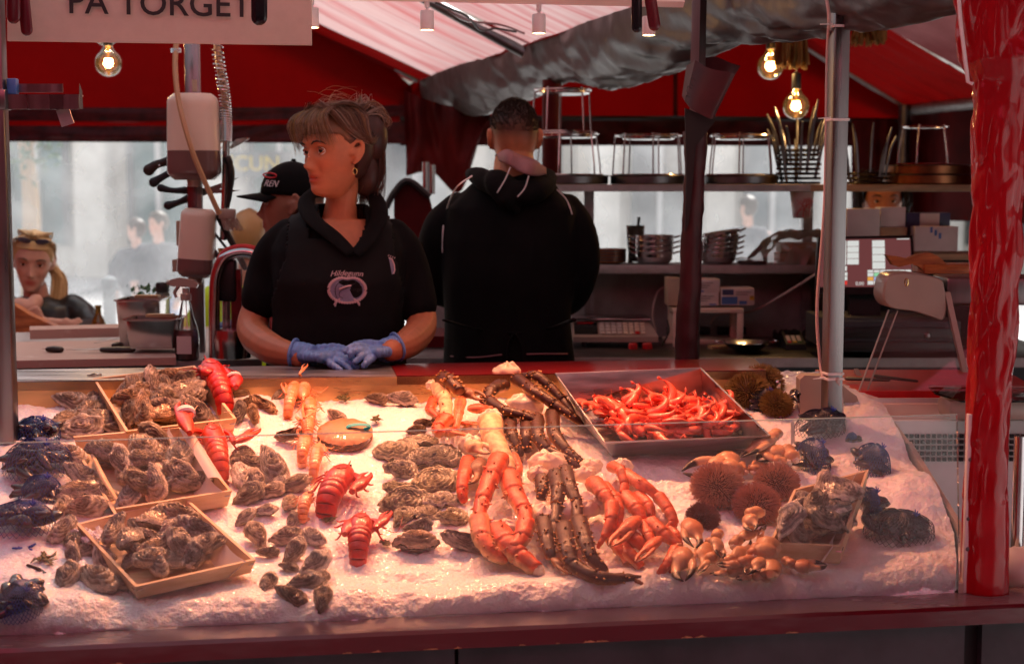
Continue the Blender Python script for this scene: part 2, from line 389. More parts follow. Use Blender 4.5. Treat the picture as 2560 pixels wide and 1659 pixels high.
# seafood
mat('ice', (.93, .93, .95), .4, var=.05, nscale=30, bump=.7, bscale=190, sss=.4, coat=.35, coatr=.12, spec=.5)
mat('ice_chunk', (.88, .89, .92), .25, var=.08, coat=.3)
mat('oyster', (.95, .85, .70), .5, attr=True, var=.35, nscale=24, objvar=.42, band=(14, 'RINGS', 9.0, .5), bump=.9, coat=.35, coatr=.2, detail=6, nfac=(.35, .7))
mat('oyster_green', (.70, .72, .52), .5, attr=True, var=.4, nscale=24, objvar=.42, band=(14, 'RINGS', 9.0, .5), bump=.9, coat=.35, coatr=.2, detail=6, nfac=(.35, .7))
mat('oyster_dark', (.72, .50, .30), .5, attr=True, var=.4, nscale=24, objvar=.42, band=(14, 'RINGS', 9.0, .5), bump=.9, coat=.35, coatr=.2, detail=6, nfac=(.35, .7))
mat('mussel', (.010, .011, .022), .25, col2=(.05, .03, .035), nscale=25, objvar=.4, coat=.5)
mat('mussel_red', (.05, .006, .014), .28, col2=(.02, .012, .025), nscale=25, objvar=.4, coat=.5)
mat('net_blue', (.02, .06, .24), .5)
mat('net_dark', (.02, .025, .05), .5)
mat('net_tie', (.03, .08, .45), .5)
mat('lobster', (.62, .022, .010), .4, col2=(.30, .008, .010), nscale=34, coat=.25, bump=.12, bscale=120, nfac=(.4, .7), coatr=.15)
mat('lobster_orange', (.70, .07, .016), .4, col2=(.44, .018, .012), nscale=34, coat=.25, bump=.12, bscale=120, coatr=.15)
mat('langoustine', (.78, .27, .10), .35, col2=(.85, .45, .24), nscale=14, coat=.4, nfac=(.4, .7), bump=.05, coatr=.15)
mat('crab_leg', attr=True, rough=.5, var=.45, nscale=45, coat=.12, bump=.35, bscale=90, coatr=.2)
mat('crab_flesh', (.80, .62, .46), .5, col2=(.86, .74, .60), nscale=18, bump=.5, bscale=40, coat=.25, coatr=.2)
mat('crab_claw', attr=True, rough=.48, var=.35, nscale=30, coat=.12, bump=.1, coatr=.15)
mat('urchin_pink', (.40, .16, .12), .6, col2=(.55, .33, .22), nscale=8, attr=False)
mat('urchin_green', (.22, .14, .03), .6, col2=(.32, .22, .08), nscale=8)
mat('urchin_dark', (.12, .03, .025), .6, col2=(.2, .07, .05), nscale=8)
mat('urchin_core', (.06, .03, .02), .8)
mat('shrimp', (.80, .065, .035), .36, col2=(.86, .22, .12), nscale=40, coat=.4, objvar=.12, coatr=.15)
mat('scallop', (.34, .13, .05), .5, col2=(.5, .26, .13), nscale=12, bump=.3, coat=.2)
mat('weed', (.10, .09, .03), .6, var=.4)
mat('eye_black', (.006, .005, .005), .12)
# people
mat('skin', (.56, .20, .095), .5, attr=True, sss=.08, var=.10, nscale=30, bump=.05, bscale=300)
mat('skin_pale', (.60, .34, .26), .5, attr=True, sss=.05, var=.08, nscale=30)
mat('skin_dark', (.36, .17, .11), .5, attr=True, var=.08, nscale=30)
mat('lip_line', (.08, .015, .015), .5)
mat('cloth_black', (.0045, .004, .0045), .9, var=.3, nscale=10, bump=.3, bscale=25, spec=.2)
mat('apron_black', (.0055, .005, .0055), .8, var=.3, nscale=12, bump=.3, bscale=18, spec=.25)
mat('glove_blue', (.17, .32, .66), .42, var=.18, nscale=25, bump=.5, bscale=60, stretch=(3, 1, 1))
mat('hair_grey', attr=True, rough=.4, spec=.4)
mat('hair_dark', (.035, .016, .010), .45, var=.4, nscale=60)
mat('hair_blonde', (.74, .60, .40), .45, attr=True)
mat('hair_black', (.012, .01, .01), .4)
mat('eye_white', (.75, .68, .64), .15, coat=.5)
mat('pink_lining', (.32, .15, .155), .7, var=.1)
mat('gold', (.8, .55, .2), .2, 1.0)
mat('patch_blue', (.26, .25, .36), .6, var=.15, nscale=60)
mat('rope_pink', (.66, .45, .46), .6)
mat('denim', (.18, .26, .45), .8, var=.2)
mat('shirt_grey', (.08, .09, .11), .8, var=.3)
# outdoors
mat('pavement', (.55, .54, .53), .8, var=.25, nscale=4, bump=.2)
mat('stone_pale', (.82, .76, .67), .8, var=.15, nscale=2)
mat('stone_warm', (.68, .60, .50), .8, var=.15, nscale=2)
mat('shop_glass', (.16, .20, .22), .15, var=.5, nscale=.8, coat=.3)
mat('shop_teal', (.08, .20, .20), .4, var=.4, nscale=1.2)
mat('frame_dark', (.10, .12, .13), .5)
mat('floor_wood', (.12, .09, .075), .7, var=.3)
M_ = MATS
# ================================================================ SETTING
g = MB(); g.sheet(lambda a, b: (-90 + 180 * a, -40 + 200 * b, 0), 40, 40); kind(g.build('ground', M_['pavement'], None, False), 'structure')
fl = MB(); fl.box((.3, 4.6, .05), (7.5, 3.4, .1)); kind(fl.build('stall_floor', M_['floor_wood'], None, False), 'structure')

# ---- buildings across the square
def facade(name, x0, x1, y, h, bays, label, wallm, glassm, colw, sign=None):
    t = thing(name, label, 'building', (x0, y, 0)); w = x1 - x0
    bw = w / bays
    m = MB(); m.box((w / 2, 4.2, h / 2), (w, 8, h)); m.build('wall', M_[wallm], t)
    for k in range(bays + 1):
        m = MB(); m.box((k * bw, -.15, h / 2), (colw, .7, h), bev=.04); m.build('column', M_[wallm], t)
    for fl_ in range(max(1, int(h // 3.6))):
        z0 = .5 + fl_ * 3.7
        for k in range(bays):
            if z0 + 2.6 > h: continue
            cx = (k + .5) * bw; ww = bw - colw - .5
            m = MB(); m.box((cx, .16, z0 + 1.3), (ww, .1, 2.5)); gl = m.build('window', M_[glassm], t)
            for q in (-1, 0, 1):
                m = MB(); m.box((cx + q * (ww / 2 - .04), .06, z0 + 1.3), (.09, .12, 2.5)); m.build('frame', M_['frame_dark' if q else 'white_paint'], gl)
            m = MB(); m.box((cx, .06, z0 + 2.0), (ww, .1, .08)); m.build('frame', M_['white_paint'], gl)
        m = MB(); m.box((w / 2, -.2, z0 + 3.0), (w + .3, .5, .35), bev=.05); m.build('cornice', M_[wallm], t)
    if sign:
        m = MB(); m.box((sign[1], -.62, sign[2]), (sign[3], .12, .42)); s_ = m.build('shop_sign', M_['frame_dark'], t)
        link('lettering', text_mesh(sign[0], .36, .02), s_, Matrix.Translation((sign[1], -.70, sign[2])) @ Matrix.Rotation(R(90), 4, 'X')).data.materials.append(M_['yellow'])
    return t
facade('stone_building', -11.5, -3.0, 26, 8, 4, 'pale stone building with teal shop windows and yellow letters across the square', 'stone_pale', 'shop_teal', .55, ("D'CUN", 7.0, 1.95, 1.7))
facade('shop_building', -2.8, 1.4, 27, 8, 2, 'warm stone shop building between the two pale ones', 'stone_warm', 'shop_glass', .5)
facade('shop_building', 1.6, 9.5, 26, 8, 4, 'pale building with grey windows behind the serving shelves', 'stone_pale', 'shop_glass', .5)
facade('shop_building', 9.7, 18, 25, 8, 3, 'warm stone building beside the open end of the square', 'stone_warm', 'shop_glass', .6)
# street tree behind the window at the left
def tree(name, base, h, crownr, label, nleaf=2600):
    t = thing(name, label, 'tree', base)
    m = MB(); m.tube(crom([(0, 0, 0), (.05, 0, h * .3), (-.04, .05, h * .55), (.1, 0, h * .75)], 5), list(np.linspace(.14, .06, 16)), 8); tr = m.build('trunk', M_['wood_tan'], t)
    for k in range(7):
        a = k * 2.4; m = MB(); m.tube(crom([(0, 0, h * (.45 + .04 * k)), (math.cos(a) * crownr * .4, math.sin(a) * crownr * .4, h * (.55 + .05 * k)), (math.cos(a) * crownr * .8, math.sin(a) * crownr * .8, h * (.62 + .05 * k))], 3), list(np.linspace(.05, .015, 7)), 5); m.build('branch', M_['wood_tan'], tr)
    m = MB(); cl = [(rng.normal(0, crownr * .45), rng.normal(0, crownr * .45), h * .75 + rng.normal(0, crownr * .38), rng.uniform(.25, .5)) for _ in range(34)]
    for _ in range(nleaf):
        c = cl[rng.integers(len(cl))]; p = Vector(c[:3]) + Vector(rng.normal(0, c[3] * .5, 3)); e = Euler(rng.uniform(0, 6.3, 3)).to_matrix(); q = .07 * rng.uniform(.7, 1.4)
        m.add([p + e @ Vector(w) * q for w in ((-1, 0, 0), (0, -.45, .1), (1, 0, 0), (0, .45, .1))], [(0, 1, 2, 3)])
    kind(m.build('crown', M_['leaf'], t, False), 'stuff')
tree('street_tree', (-6.2, 19, 0), 4.6, 1.5, 'leafy green street tree seen through the clear tent window')
# chain between low posts outside
for k in range(5):
    x = -5.6 + k * 1.3
    t = thing('chain_post', 'short dark post carrying the chain outside the tent', 'post', (x, 11.0, 0), 'chain posts outside')
    m = MB(); m.lathe([(.05, 0), (.05, .78), (.065, .8), (.06, .88), (.01, .9)], 10); m.build('shaft', M_['frame_dark'], t); m = MB(); m.lathe([(.09, 0), (.09, .04), (.05, .06)], 10); m.build('foot', M_['frame_dark'], t)
ch = MB()
for k in range(4):
    x0 = -5.6 + k * 1.3
    for j in range(26):
        f = (j + .5) / 26; p = V(x0 + 1.3 * f, 11.0, .82 - .10 * 4 * f * (1 - f))
        ring = [(p.x + .028 * math.cos(a), p.y + (.012 * math.sin(a) if j % 2 else 0), p.z + (.012 * math.sin(a) if not j % 2 else 0)) for a in np.linspace(0, 2 * math.pi, 9)]
        ch.tube(ring, .005, 4)
tag(ch.build('barrier_chain', M_['frame_dark']), 'sagging chain strung along the short posts outside', 'chain')

# ================================================================ TENT
BW = 7.6; D = Vector((-.28, 1, 0))
def GUT(y): return V(.13 - .28 * (y - 5.4), y, 2.09)
# back walls: gable cloth over valance bands, clear film windows below
tw = thing('tent_wall', 'red gable wall of the tent behind the saleswoman with dark valance bands', 'tent wall', (0, BW, 0))
def wallpoly(pts, y=BW, t=.004): 
    P = [PY(u, v, y) - V(0, BW, 0) for u, v in pts]; m = MB(); m.slab(P, (0, t, 0)); return m
def rip(y0, pts_top, pts_bot, nu=60, nv=10, amp=.012, fr=9):
    """soft hanging cloth between two pixel polylines on depth y0"""
    T = crom([tuple(PY(u, v, y0)) for u, v in pts_top], 12); B = crom([tuple(PY(u, v, y0)) for u, v in pts_bot], 12)
    def samp(L, a): x = a * (len(L) - 1); i = min(int(x), len(L) - 2); return Vector(L[i]).lerp(Vector(L[i + 1]), x - i)
    m = MB(); m.sheet(lambda a, b: samp(T, a).lerp(samp(B, a), b) + V(0, amp * noise.noise(V(a * fr, b * 2, 3.3)) * 2 - BW, 0), nu, nv); return m
rip(BW, [(-500, -60), (300, -420), (1030, 218)], [(-500, 272), (300, 272), (1030, 264)], amp=.03).build('gable_cloth', M_['tent_red'], tw)
rip(BW - .03, [(-500, 266), (500, 269), (1060, 262)], [(-500, 302), (500, 302), (1060, 290)], amp=.008).build('upper_band', M_['valance'], tw)
rip(BW - .01, [(-500, 298), (500, 300), (1060, 288)], [(-500, 318), (500, 318), (1060, 305)], amp=.01).build('red_band', M_['tent_red'], tw)
rip(BW - .03, [(-500, 312), (500, 314), (1060, 303)], [(-500, 352), (420, 356), (1060, 360)], amp=.012, fr=20).build('lower_band', M_['valance'], tw)
tw2 = thing('tent_wall', 'red gable wall above the serving shelves with a vertical seam', 'tent wall', (0, BW, 0))
rip(BW, [(1000, 230), (1700, -260), (2265, 262)], [(1000, 298), (1700, 298), (2270, 300)], amp=.03).build('gable_cloth', M_['tent_red'], tw2)
rip(BW - .02, [(1683, 60), (1694, 60)], [(1683, 296), (1694, 296)], 2, 10, .002).build('seam', M_['tent_red_dark'], tw2)
rip(BW - .03, [(1000, 290), (1700, 290), (2275, 296)], [(1000, 302), (1700, 302), (2275, 306)], amp=.004).build('black_band', M_['vinyl_black'], tw2)
rip(BW - .02, [(1000, 300), (1700, 300), (2275, 304)], [(1000, 364), (1700, 364), (2275, 366)], amp=.012, fr=16).build('valance_band', M_['valance'], tw2)
rip(BW - .04, [(2130, 300), (2296, 300)], [(2130, 800), (2296, 800)], 12, 20, .02).build('red_panel', M_['tent_red_dark'], tw2)
fw = thing('window_sheet', 'clear plastic tent window hazing the street behind the saleswoman', 'tent window', (0, BW, 0))
rip(BW + .02, [(-500, 340), (500, 345), (1040, 350)], [(-500, 1000), (500, 1000), (1040, 1000)], 40, 20, .02).build('film', M_['window_film'], fw)
fw2 = thing('window_sheet', 'clear plastic tent window hazing the street behind the shelves', 'tent window', (0, BW, 0))
rip(BW + .02, [(1040, 350), (1500, 352), (2130, 352)], [(1040, 1000), (1500, 1000), (2130, 1000)], 40, 20, .02).build('film', M_['window_film'], fw2)
# frame poles of the tent
def pole(name, a, b, r, m, label, n=10, group=None, sq=False):
    a, b = Vector(a), Vector(b); o = MB(); L = (b - a)
    o.tube([V(0, 0, 0), L * .5, L], r, 4 if sq else n); ob = o.build(name, M_[m], None); ob.location = a
    return tag(ob, label, 'pole', group)
RAF = Vector((-.555, 0, .30))
e1 = GUT(BW - .05)
pole('roof_pole', e1, e1 + RAF * 2.2, .018, 'steel_dark', 'dark sloping roof pole along the top of the red gable')
e2 = GUT(5.7)
pole('roof_pole', e2 + V(0, 0, -.03), e2 + RAF * 2.2 + V(0, 0, -.03), .022, 'steel_dark', 'dark sloping roof pole crossing beneath the striped translucent roof')
RE = PY(2258, 266, BW); RAFR = (PY(1985, 95, BW) - RE)
pole('roof_pole', RE, RE + RAFR * 2.1, .026, 'alu_grey', 'grey sloping roof pole above the hanging bulbs')
pole('eave_pole', RE + V(0, 0, -.02), RE - D * 5.2, .03, 'alu_grey', 'grey eave pipe lashed with black cords under the pink roof')
pole('corner_pole', (RE.x - .02, BW - .1, 0), (RE.x - .02, BW - .1, RE.z), .03, 'steel_dark', 'dark upright corner pole standing against the red tent panel')
pole('tent_pole', PY(1380, 200, 5.55), (PY(1380, 200, 5.55).x, 5.55, .1), .036, 'tent_red_dark', 'dark red wrapped tent pole behind the platter stands', 12)
# lashing cords on the eave pipe
for k in range(4):
    p = RE - D * (.28 + .22 * k); m = MB(); m.tube([p + V(-.16, .1, .16), p + V(-.03, 0, .04), p + V(.035, -.02, -.02), p + V(.03, .04, -.04)], .006, 5)
    tag(m.build('lashing_cord', M_['cable_black']), 'short black cord lashing pink roof cloth to the eave pipe', 'cord', 'cords on the eave pipe')
# roofs
def roofsheet(name, base, y0, y1, rdir, r0, r1, m, label, sag=.03, nu=30, nv=60, fr=3):
    mb = MB()
    def fn(a, b):
        p = base(y0 + (y1 - y0) * b) + rdir * (r0 + (r1 - r0) * a)
        return p + V(0, 0, -sag * math.sin(math.pi * a) * (1 + .6 * math.sin(b * 40)) + .012 * noise.noise(V(a * fr, b * 14, 1)))
    mb.sheet(fn, nu, nv); return kind(tag(mb.build(name, M_[m], None, True), label, 'tent roof'), 'structure') if False else tag(mb.build(name, M_[m], None, True), label, 'tent roof')
GUT5 = lambda y: GUT(y)
roofsheet('tent_roof', GUT5, 1.2, 5.62, RAF, 0, 2.3, 'tent_white', 'translucent white and red streaked roof cloth over the spotlights')
roofsheet('tent_roof', GUT5, 5.66, 7.25, RAF, 0, 2.3, 'tent_white', 'translucent streaked roof cloth between the dark roof poles')
roofsheet('tent_roof', GUT5, 7.25, BW + .1, RAF, 0, 2.3, 'tent_red', 'narrow red strip of roof cloth along the gable pole')
RG = lambda y: RE + D * (y - BW)
roofsheet('tent_roof', RG, 6.75, BW + .05, RAFR, 0, 2.6, 'tent_red', 'glowing red roof strip above the hanging bulbs')
roofsheet('tent_roof', RG, 1.0, 6.72, RAFR, 0, 2.6, 'tent_pink', 'dull pink roof cloth above the red padded post')
RIDGE = RE + RAFR * 2.6
roofsheet('tent_roof', lambda y: RIDGE + D * (y - BW), 1.0, BW, GUT(BW) - RIDGE, 0, 1, 'tent_red', 'red roof cloth rising from the black gutter tarp')
# side cloth of the right-hand tent (curtain under its eave)
mb = MB(); mb.sheet(lambda a, b: RE - D * (5.2 * a) + V(.02 + .03 * math.sin(a * 60), 0, -.02 - .55 * b), 80, 6)
tag(mb.build('tent_curtain', M_['tent_red_dark']), 'dark red side curtain hanging under the eave pipe', 'curtain')
mb = MB(); mb.sheet(lambda a, b: RE - D * (1.9 + 2.3 * a) + V(.06 + .03 * math.sin(a * 50), 0, -.02 - (RE.z - .05) * b), 60, 6)  # unseen cloth added on the right to keep sky light out
tag(mb.build('side_blocker_cloth', M_['tent_red_dark']), 'unseen dark red cloth added past the deli case to block daylight', 'tent wall')
# black gutter tarp hanging between the two roofs, gathered at the poles
def gut_tarp():
    top = [(7.9, 0), (7.0, .02), (6.2, .0), (5.7, .0), (5.2, .01), (4.6, 0), (4.0, 0), (3.5, .02), (3.0, .03), (2.5, .05), (1.8, .05), (1.2, .05)]
    low = [(7.9, .10), (7.3, .19), (6.6, .20), (5.9, .18), (5.45, .14), (5.0, .20), (4.5, .19), (4.0, .14), (3.6, .17), (3.2, .18), (2.6, .17), (1.8, .17), (1.2, .17)]
    def ip(L, y):
        ys = [q[0] for q in L][::-1]; vs = [q[1] for q in L][::-1]; return float(np.interp(y, ys, vs))
    mb = MB(); NY, NB = 300, 34
    def fn(a, b):
        y = 7.9 - 6.7 * a; p = GUT(y); lo = ip(low, y) ; w = .16 + .04 * math.sin(y * 3)
        # a hanging trough: two sides and a belly
        t = b * math.pi; side = math.cos(t); hang = math.sin(t) ** .8
        q = p + V(.10, 0, 0) + V(w * .55 * side * -1, 0, -lo * hang)
        cr = .013 * (1 - 2.4 * abs(noise.noise(V(y * 4.5 + b * 4, b * 3.5, 2)))) + .010 * (1 - 2.4 * abs(noise.noise(V(y * 10 + b * 7, b * 5 - y * 2, 6)))) + .014 * noise.noise(V(y * 2.2 - b * 3, b * 3, 8)) + .009 * abs(noise.noise(V(y * 16 + b * 8, b * 3 - y, 5)))
        return q + V(cr * -.8, cr * .5, -cr * .8 * hang)
    mb.sheet(fn, NY, NB); return mb
tag(gut_tarp().build('gutter_tarp', M_['tarp_black'], None, True), 'wrinkled black gutter tarp slung between the two tent roofs', 'tarp')
# dark cloth end of the gutter hanging down behind the man
mb = MB(); T_ = [(1010, 225), (1070, 250), (1150, 265), (1250, 235)]; B_ = [(1015, 440), (1080, 430), (1150, 480), (1205, 330)]
Tt = crom([tuple(PY(u, v, 6.9)) for u, v in T_], 10); Bb = crom([tuple(PY(u, v, 6.9)) for u, v in B_], 10)
mb.sheet(lambda a, b: Vector(Tt[int(a * 30)]).lerp(Vector(Bb[int(a * 30)]), b) + V(0, .06 * noise.noise(V(a * 7, b * 2, 0)), 0), 30, 16)
tag(mb.build('gutter_end_flap', M_['tent_red_dark'], None, True), 'dark red cloth flap hanging from the gutter end behind the man', 'tarp flap')
# unseen added sheets: red awning tints the light, roof and wall cut daylight
mb = MB(); mb.sheet(lambda a, b: (-5 + 10 * a, -.1 + 1.7 * b, 2.72 + .2 * b + .04 * math.sin(a * 40)), 40, 8)
tag(mb.build('tint_awning', M_['awning_red'], None, True), 'unseen red awning added over the aisle to tint the light', 'awning')
mb = MB(); mb.sheet(lambda a, b: (-5 + 10 * a, -5.0 + 4.95 * b, 2.3 + .42 * b + .04 * math.sin(a * 40)), 40, 8)
tag(mb.build('aisle_blocker_roof', M_['blocker_cloth'], None, True), 'unseen dull roof added across the aisle to cut daylight', 'tent roof')
mb = MB(); mb.sheet(lambda a, b: (-5 + 10 * a, -5.0 + .05 * math.sin(a * 50), 2.3 * b), 60, 6)
tag(mb.build('aisle_blocker_wall', M_['blocker_cloth'], None, True), 'unseen dull pink wall added across the aisle to cut daylight', 'tent wall')
mb = MB(); mb.sheet(lambda a, b: (-3.0 - .28 * (7.6 * a - 3.8) + .04 * math.sin(a * 60), 7.6 * a, .05 + 2.9 * b), 60, 6)  # unseen left curtain, added to stop light entering from the side
tag(mb.build('tent_curtain', M_['tent_red'], None, True), 'unseen red side curtain added to block daylight', 'curtain')

# ================================================================ COUNTER
ZR = .785
FL, FR_ = PZ(-420, 1641.5, ZR), PZ(2900, 1495, ZR)             # rail front edge
BL, BR = PZ(-420, 1604, ZR), PZ(2900, 1452, ZR)               # rail back edge
dc = thing('display_counter', 'long seafood display counter with dark panels and chipped dark red rail', 'counter', (FL.x, FL.y, 0)); O = V(FL.x, FL.y, 0)
def hx(b, t): m = MB(); m.hexa([Vector(p) - O for p in b] + [Vector(p) - O for p in t]); return m
dz = V(0, 0, .034)
m = MB(); NS = 60; rs = []
for i in range(NS + 1):
    a = i / NS; p = FL.lerp(FR_, a) - O; q = BL.lerp(BR, a) - O; nrm = -AY; wob = .0015 * noise.noise(V(a * 30, 0, 0))
    rs.append([q - dz, q + V(0, 0, wob), p + AY * .006 + V(0, 0, wob), p + V(0, 0, -.006), p - dz + nrm * (.001 + wob) , p - dz + AY * .02])
m.rings(rs); tr_ = m.build('top_rail', [M_['rail_paint'], M_['rail_top']], dc)
for p in tr_.data.polygons: p.material_index = 1 if abs(p.normal.z) > .8 and p.center.z > ZR - .02 else 0
for k in range(26):  # chipped paint along the lower lip
    a = random.choice([.04, .06, .07, .12, .3, .36, .42, .44, .48, .5, .57, .62, .83, .9]) + random.uniform(-.02, .02) + .06; w = random.uniform(.004, .03)
    p = FL.lerp(FR_, a) - O - dz; m = MB(); pts = []
    for j in range(9):
        x = (j / 8 - .5) * w; pts.append(p + AX * x - AY * .0022 + V(0, 0, .0008))
    for j in range(9):
        x = (.5 - j / 8) * w; pts.append(p + AX * x - AY * .0024 + V(0, 0, .0008 + .0045 * (1 - (2 * j / 8 - 1) ** 2) * random.uniform(.3, 1)))
    m.add(pts, [tuple(range(18))]); m.build('paint_chip', M_['rail_chip'], dc, False)
fp = lambda u: PZ(u, 1641.5 + (1495 - 1641.5) * (u + 420) / 3320, ZR) + AY * .022
for (u0, u1) in ((-420, 1140), (1150, 2428), (2472, 2900)):
    a, b = fp(u0), fp(u1); z1 = ZR - .034
    hx([V(a.x, a.y, 0), V(b.x, b.y, 0), V(b.x, b.y, 0) + AY * .02, V(a.x, a.y, 0) + AY * .02], [V(a.x, a.y, z1), V(b.x, b.y, z1), V(b.x, b.y, z1) + AY * .02, V(a.x, a.y, z1) + AY * .02]).build('front_panel', M_['dark_panel'], dc)
a, b = fp(-420) + AY * .018, fp(2900) + AY * .018
hx([V(a.x, a.y, 0), V(b.x, b.y, 0), V(b.x, b.y, 0) + AY * .02, V(a.x, a.y, 0) + AY * .02], [V(a.x, a.y, .75), V(b.x, b.y, .75), V(b.x, b.y, .75) + AY * .02, V(a.x, a.y, .75) + AY * .02]).build('carcass', M_['dark_gap'], dc)
# steel tray: floor, back wall
f1, f2 = PI(-420, 1602), PI(2420, 1474); LZ = 1.10
LB1, LB2 = PZ(-420, 934, LZ), PZ(1885, 898, LZ); LF1, LF2 = PZ(-420, 963, LZ), PZ(1915, 927, LZ)
hx([f1 - V(0, 0, .09), f2 - V(0, 0, .09), LF2 - V(0, 0, .2), LF1 - V(0, 0, .2)], [f1 - V(0, 0, .06), f2 - V(0, 0, .06), LF2 - V(0, 0, .12), LF1 - V(0, 0, .12)]).build('tray_floor', M_['steel_tray'], dc)
hx([LF1 - V(0, 0, .22), LF2 - V(0, 0, .22), LF2 - V(0, 0, .22) + AY * .01, LF1 - V(0, 0, .22) + AY * .01], [LF1, LF2, LF2 + AY * .01, LF1 + AY * .01]).build('tray_back', M_['steel_lamp_reflection'], dc)  # gold base colour paints the lamps' warm reflection onto plain steel
RS = PZ(985, 0, LZ) if False else None
def lp(L1, L2, u): return L1.lerp(L2, (u + 420) / (1885 + 420))
for (u0, u1, mm) in ((-420, 930, 'steel_tray'), (932, 1885, 'red_lacquer_and_reflection')):  # red half paints the red tent's reflection into the steel ledge
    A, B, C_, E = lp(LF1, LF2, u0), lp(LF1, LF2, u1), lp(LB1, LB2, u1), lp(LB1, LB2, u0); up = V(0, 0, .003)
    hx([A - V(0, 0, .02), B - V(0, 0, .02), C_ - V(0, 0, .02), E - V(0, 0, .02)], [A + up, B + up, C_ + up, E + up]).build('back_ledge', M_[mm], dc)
hx([LB1 - V(0, 0, 1.0), LB2 - V(0, 0, 1.0), LB2 - V(0, 0, 1.0) - AY * .02, LB1 - V(0, 0, 1.0) - AY * .02], [LB1 - V(0, 0, .021), LB2 - V(0, 0, .021), LB2 - V(0, 0, .021) - AY * .02, LB1 - V(0, 0, .021) - AY * .02]).build('rear_panel', M_['steel_dark'], dc)
# right end wall of the tray
for (p0, p1) in (((2396, 1476), (2394, 1330)), ((2394, 1330), (2266, 1125)), ((2266, 1125), (2160, 985)), ((2160, 985), (2134, 940))):
    e0, e1_ = PI(*p0), PI(*p1)
    hx([e0 - V(0, 0, .09), e1_ - V(0, 0, .1), e1_ - V(0, 0, .1) + AX * .012, e0 - V(0, 0, .09) + AX * .012], [e0 + V(0, 0, .014), e1_ + V(0, 0, .02), e1_ + V(0, 0, .02) + AX * .012, e0 + V(0, 0, .014) + AX * .012]).build('end_wall', M_['beige_plastic'], dc)
# ice bed
AYS = ICE_N.cross(AX)
def st(p): q = p - ICE_P; return q.dot(AX), q.dot(AYS)
BUMPS = []
for (u, v, h, r) in ((2150, 1060, .055, .14), (2060, 1000, .03, .1), (2290, 1250, .035, .12), (900, 1010, .012, .18), (60, 1140, .03, .08), (30, 1330, .025, .1), (40, 1490, .02, .1), (1640, 1180, .012, .12), (560, 1000, .02, .1), (2300, 1420, .02, .12), (640, 1050, .018, .09), (1200, 1000, .01, .15)):
    s_, t_ = st(PI(u, v)); BUMPS.append((s_, t_, h, r))
def ice_h(s, t):
    h = sum(b[2] * math.exp(-((s - b[0]) ** 2 + (t - b[1]) ** 2) / b[3] ** 2) for b in BUMPS)
    p = V(s, t, 0)
    h += .016 * math.exp(-((t - .06) / .05) ** 2) - .034 * math.exp(-max(0, t + .006) / .016) + .012 * noise.noise(p * 6) + .007 * noise.noise(p * 17 + V(3, 1, 0)) + .0035 * noise.noise(p * 38) + .0020 * noise.noise(p * 95) + .0019 * noise.noise(p * 210)
    return h
def ICEPT(u, v): s, t = st(PI(u, v)); return ICE_P + AX * s + AYS * t + ICE_N * ice_h(s, t)
s0, t0 = st(PI(-420, 1602)); sR0, tR0 = st(PI(2388, 1474)); sR1, tR1 = st(PI(2150, 985)); _, tB = st(PI(1000, 955))
_ed = sorted((q[1], q[0]) for q in (st(PI(u, v)) for u, v in ((2392, 1476), (2390, 1330), (2262, 1125), (2156, 985), (2130, 940))))
SMAX = lambda t: float(np.interp(t, [q[0] for q in _ed], [q[1] for q in _ed])) - .004
mb = MB(); NI, NJ = 760, 340; idx = {}
vs = []; fs = []
for j in range(NJ + 1):
    t = (-.012 if j == 0 else -.006) + (tB + .01) * j / NJ; smax = SMAX(t)
    for i in range(NI + 1):
        s = s0 + (smax - s0) * i / NI
        vs.append(ICE_P + AX * s + AYS * t + ICE_N * (ice_h(s, t) - (.03 if j == 0 else 0)))
fs = [(j * (NI + 1) + i, j * (NI + 1) + i + 1, (j + 1) * (NI + 1) + i + 1, (j + 1) * (NI + 1) + i) for j in range(NJ) for i in range(NI)]
mb.add(vs, fs)
ice = kind(mb.build('crushed_ice', M_['ice'], None, True), 'stuff'); tag(ice, 'bed of crushed ice filling the display counter', 'ice')
lump = [Vector(p) for p in ((1, 0, 0), (-1, 0, .1), (0, 1, 0), (0, -1, -.1), (.2, .1, .9), (-.1, 0, -.8))]; lf = [(0, 2, 4), (2, 1, 4), (1, 3, 4), (3, 0, 4), (2, 0, 5), (1, 2, 5), (3, 1, 5), (0, 3, 5)]
# front glass screen with its white end strip
gs = thing('glass_screen', 'low clear glass screen standing along the front rail with white end strip', 'glass screen', (0, 0, 0))
gy = lambda u: PZ(u, 1604 + (1452 - 1604) * (u + 420) / 3320, ZR) - AY * .012
GA, GB = gy(-420), gy(2394)
def onvert(u, v, P0):  # point above P0 on the vertical plane of the glass at pixel row v
    n = AY; return PPL(u, v, P0, n)
TA, TB_ = onvert(-420, 1122, GA), onvert(2394, 1037, GB)
m = MB(); m.hexa([GA, GB, GB + AY * .006, GA + AY * .006, TA, TB_, TB_ + AY * .006, TA + AY * .006]); m.build('pane', M_['pane'], gs, False)
m = MB(); m.hexa([TA + V(0, 0, .0005), TB_ + V(0, 0, .0005), TB_ + AY * .006 + V(0, 0, .0005), TA + AY * .006 + V(0, 0, .0005), TA + V(0, 0, .0015), TB_ + V(0, 0, .0015), TB_ + AY * .006 + V(0, 0, .0015), TA + AY * .006 + V(0, 0, .0015)]); m.build('polished_edge', M_['glass_edge'], gs, False)
b0 = gy(2397) - AY * .004; tz = TB_.z + .002
m = MB(); m.box((b0.x + .010, b0.y + .004, (b0.z + tz) / 2), (.020, .016, tz - b0.z), bev=.002); es = m.build('end_strip', M_['white_paint'], gs)
for zz in (.25, .42, .75):
    m = MB(); m.ell((b0.x + .006, b0.y - .005, b0.z + (tz - b0.z) * zz), (.0045, .002, .0045), 10); m.build('screw', M_['steel_dark'], es)
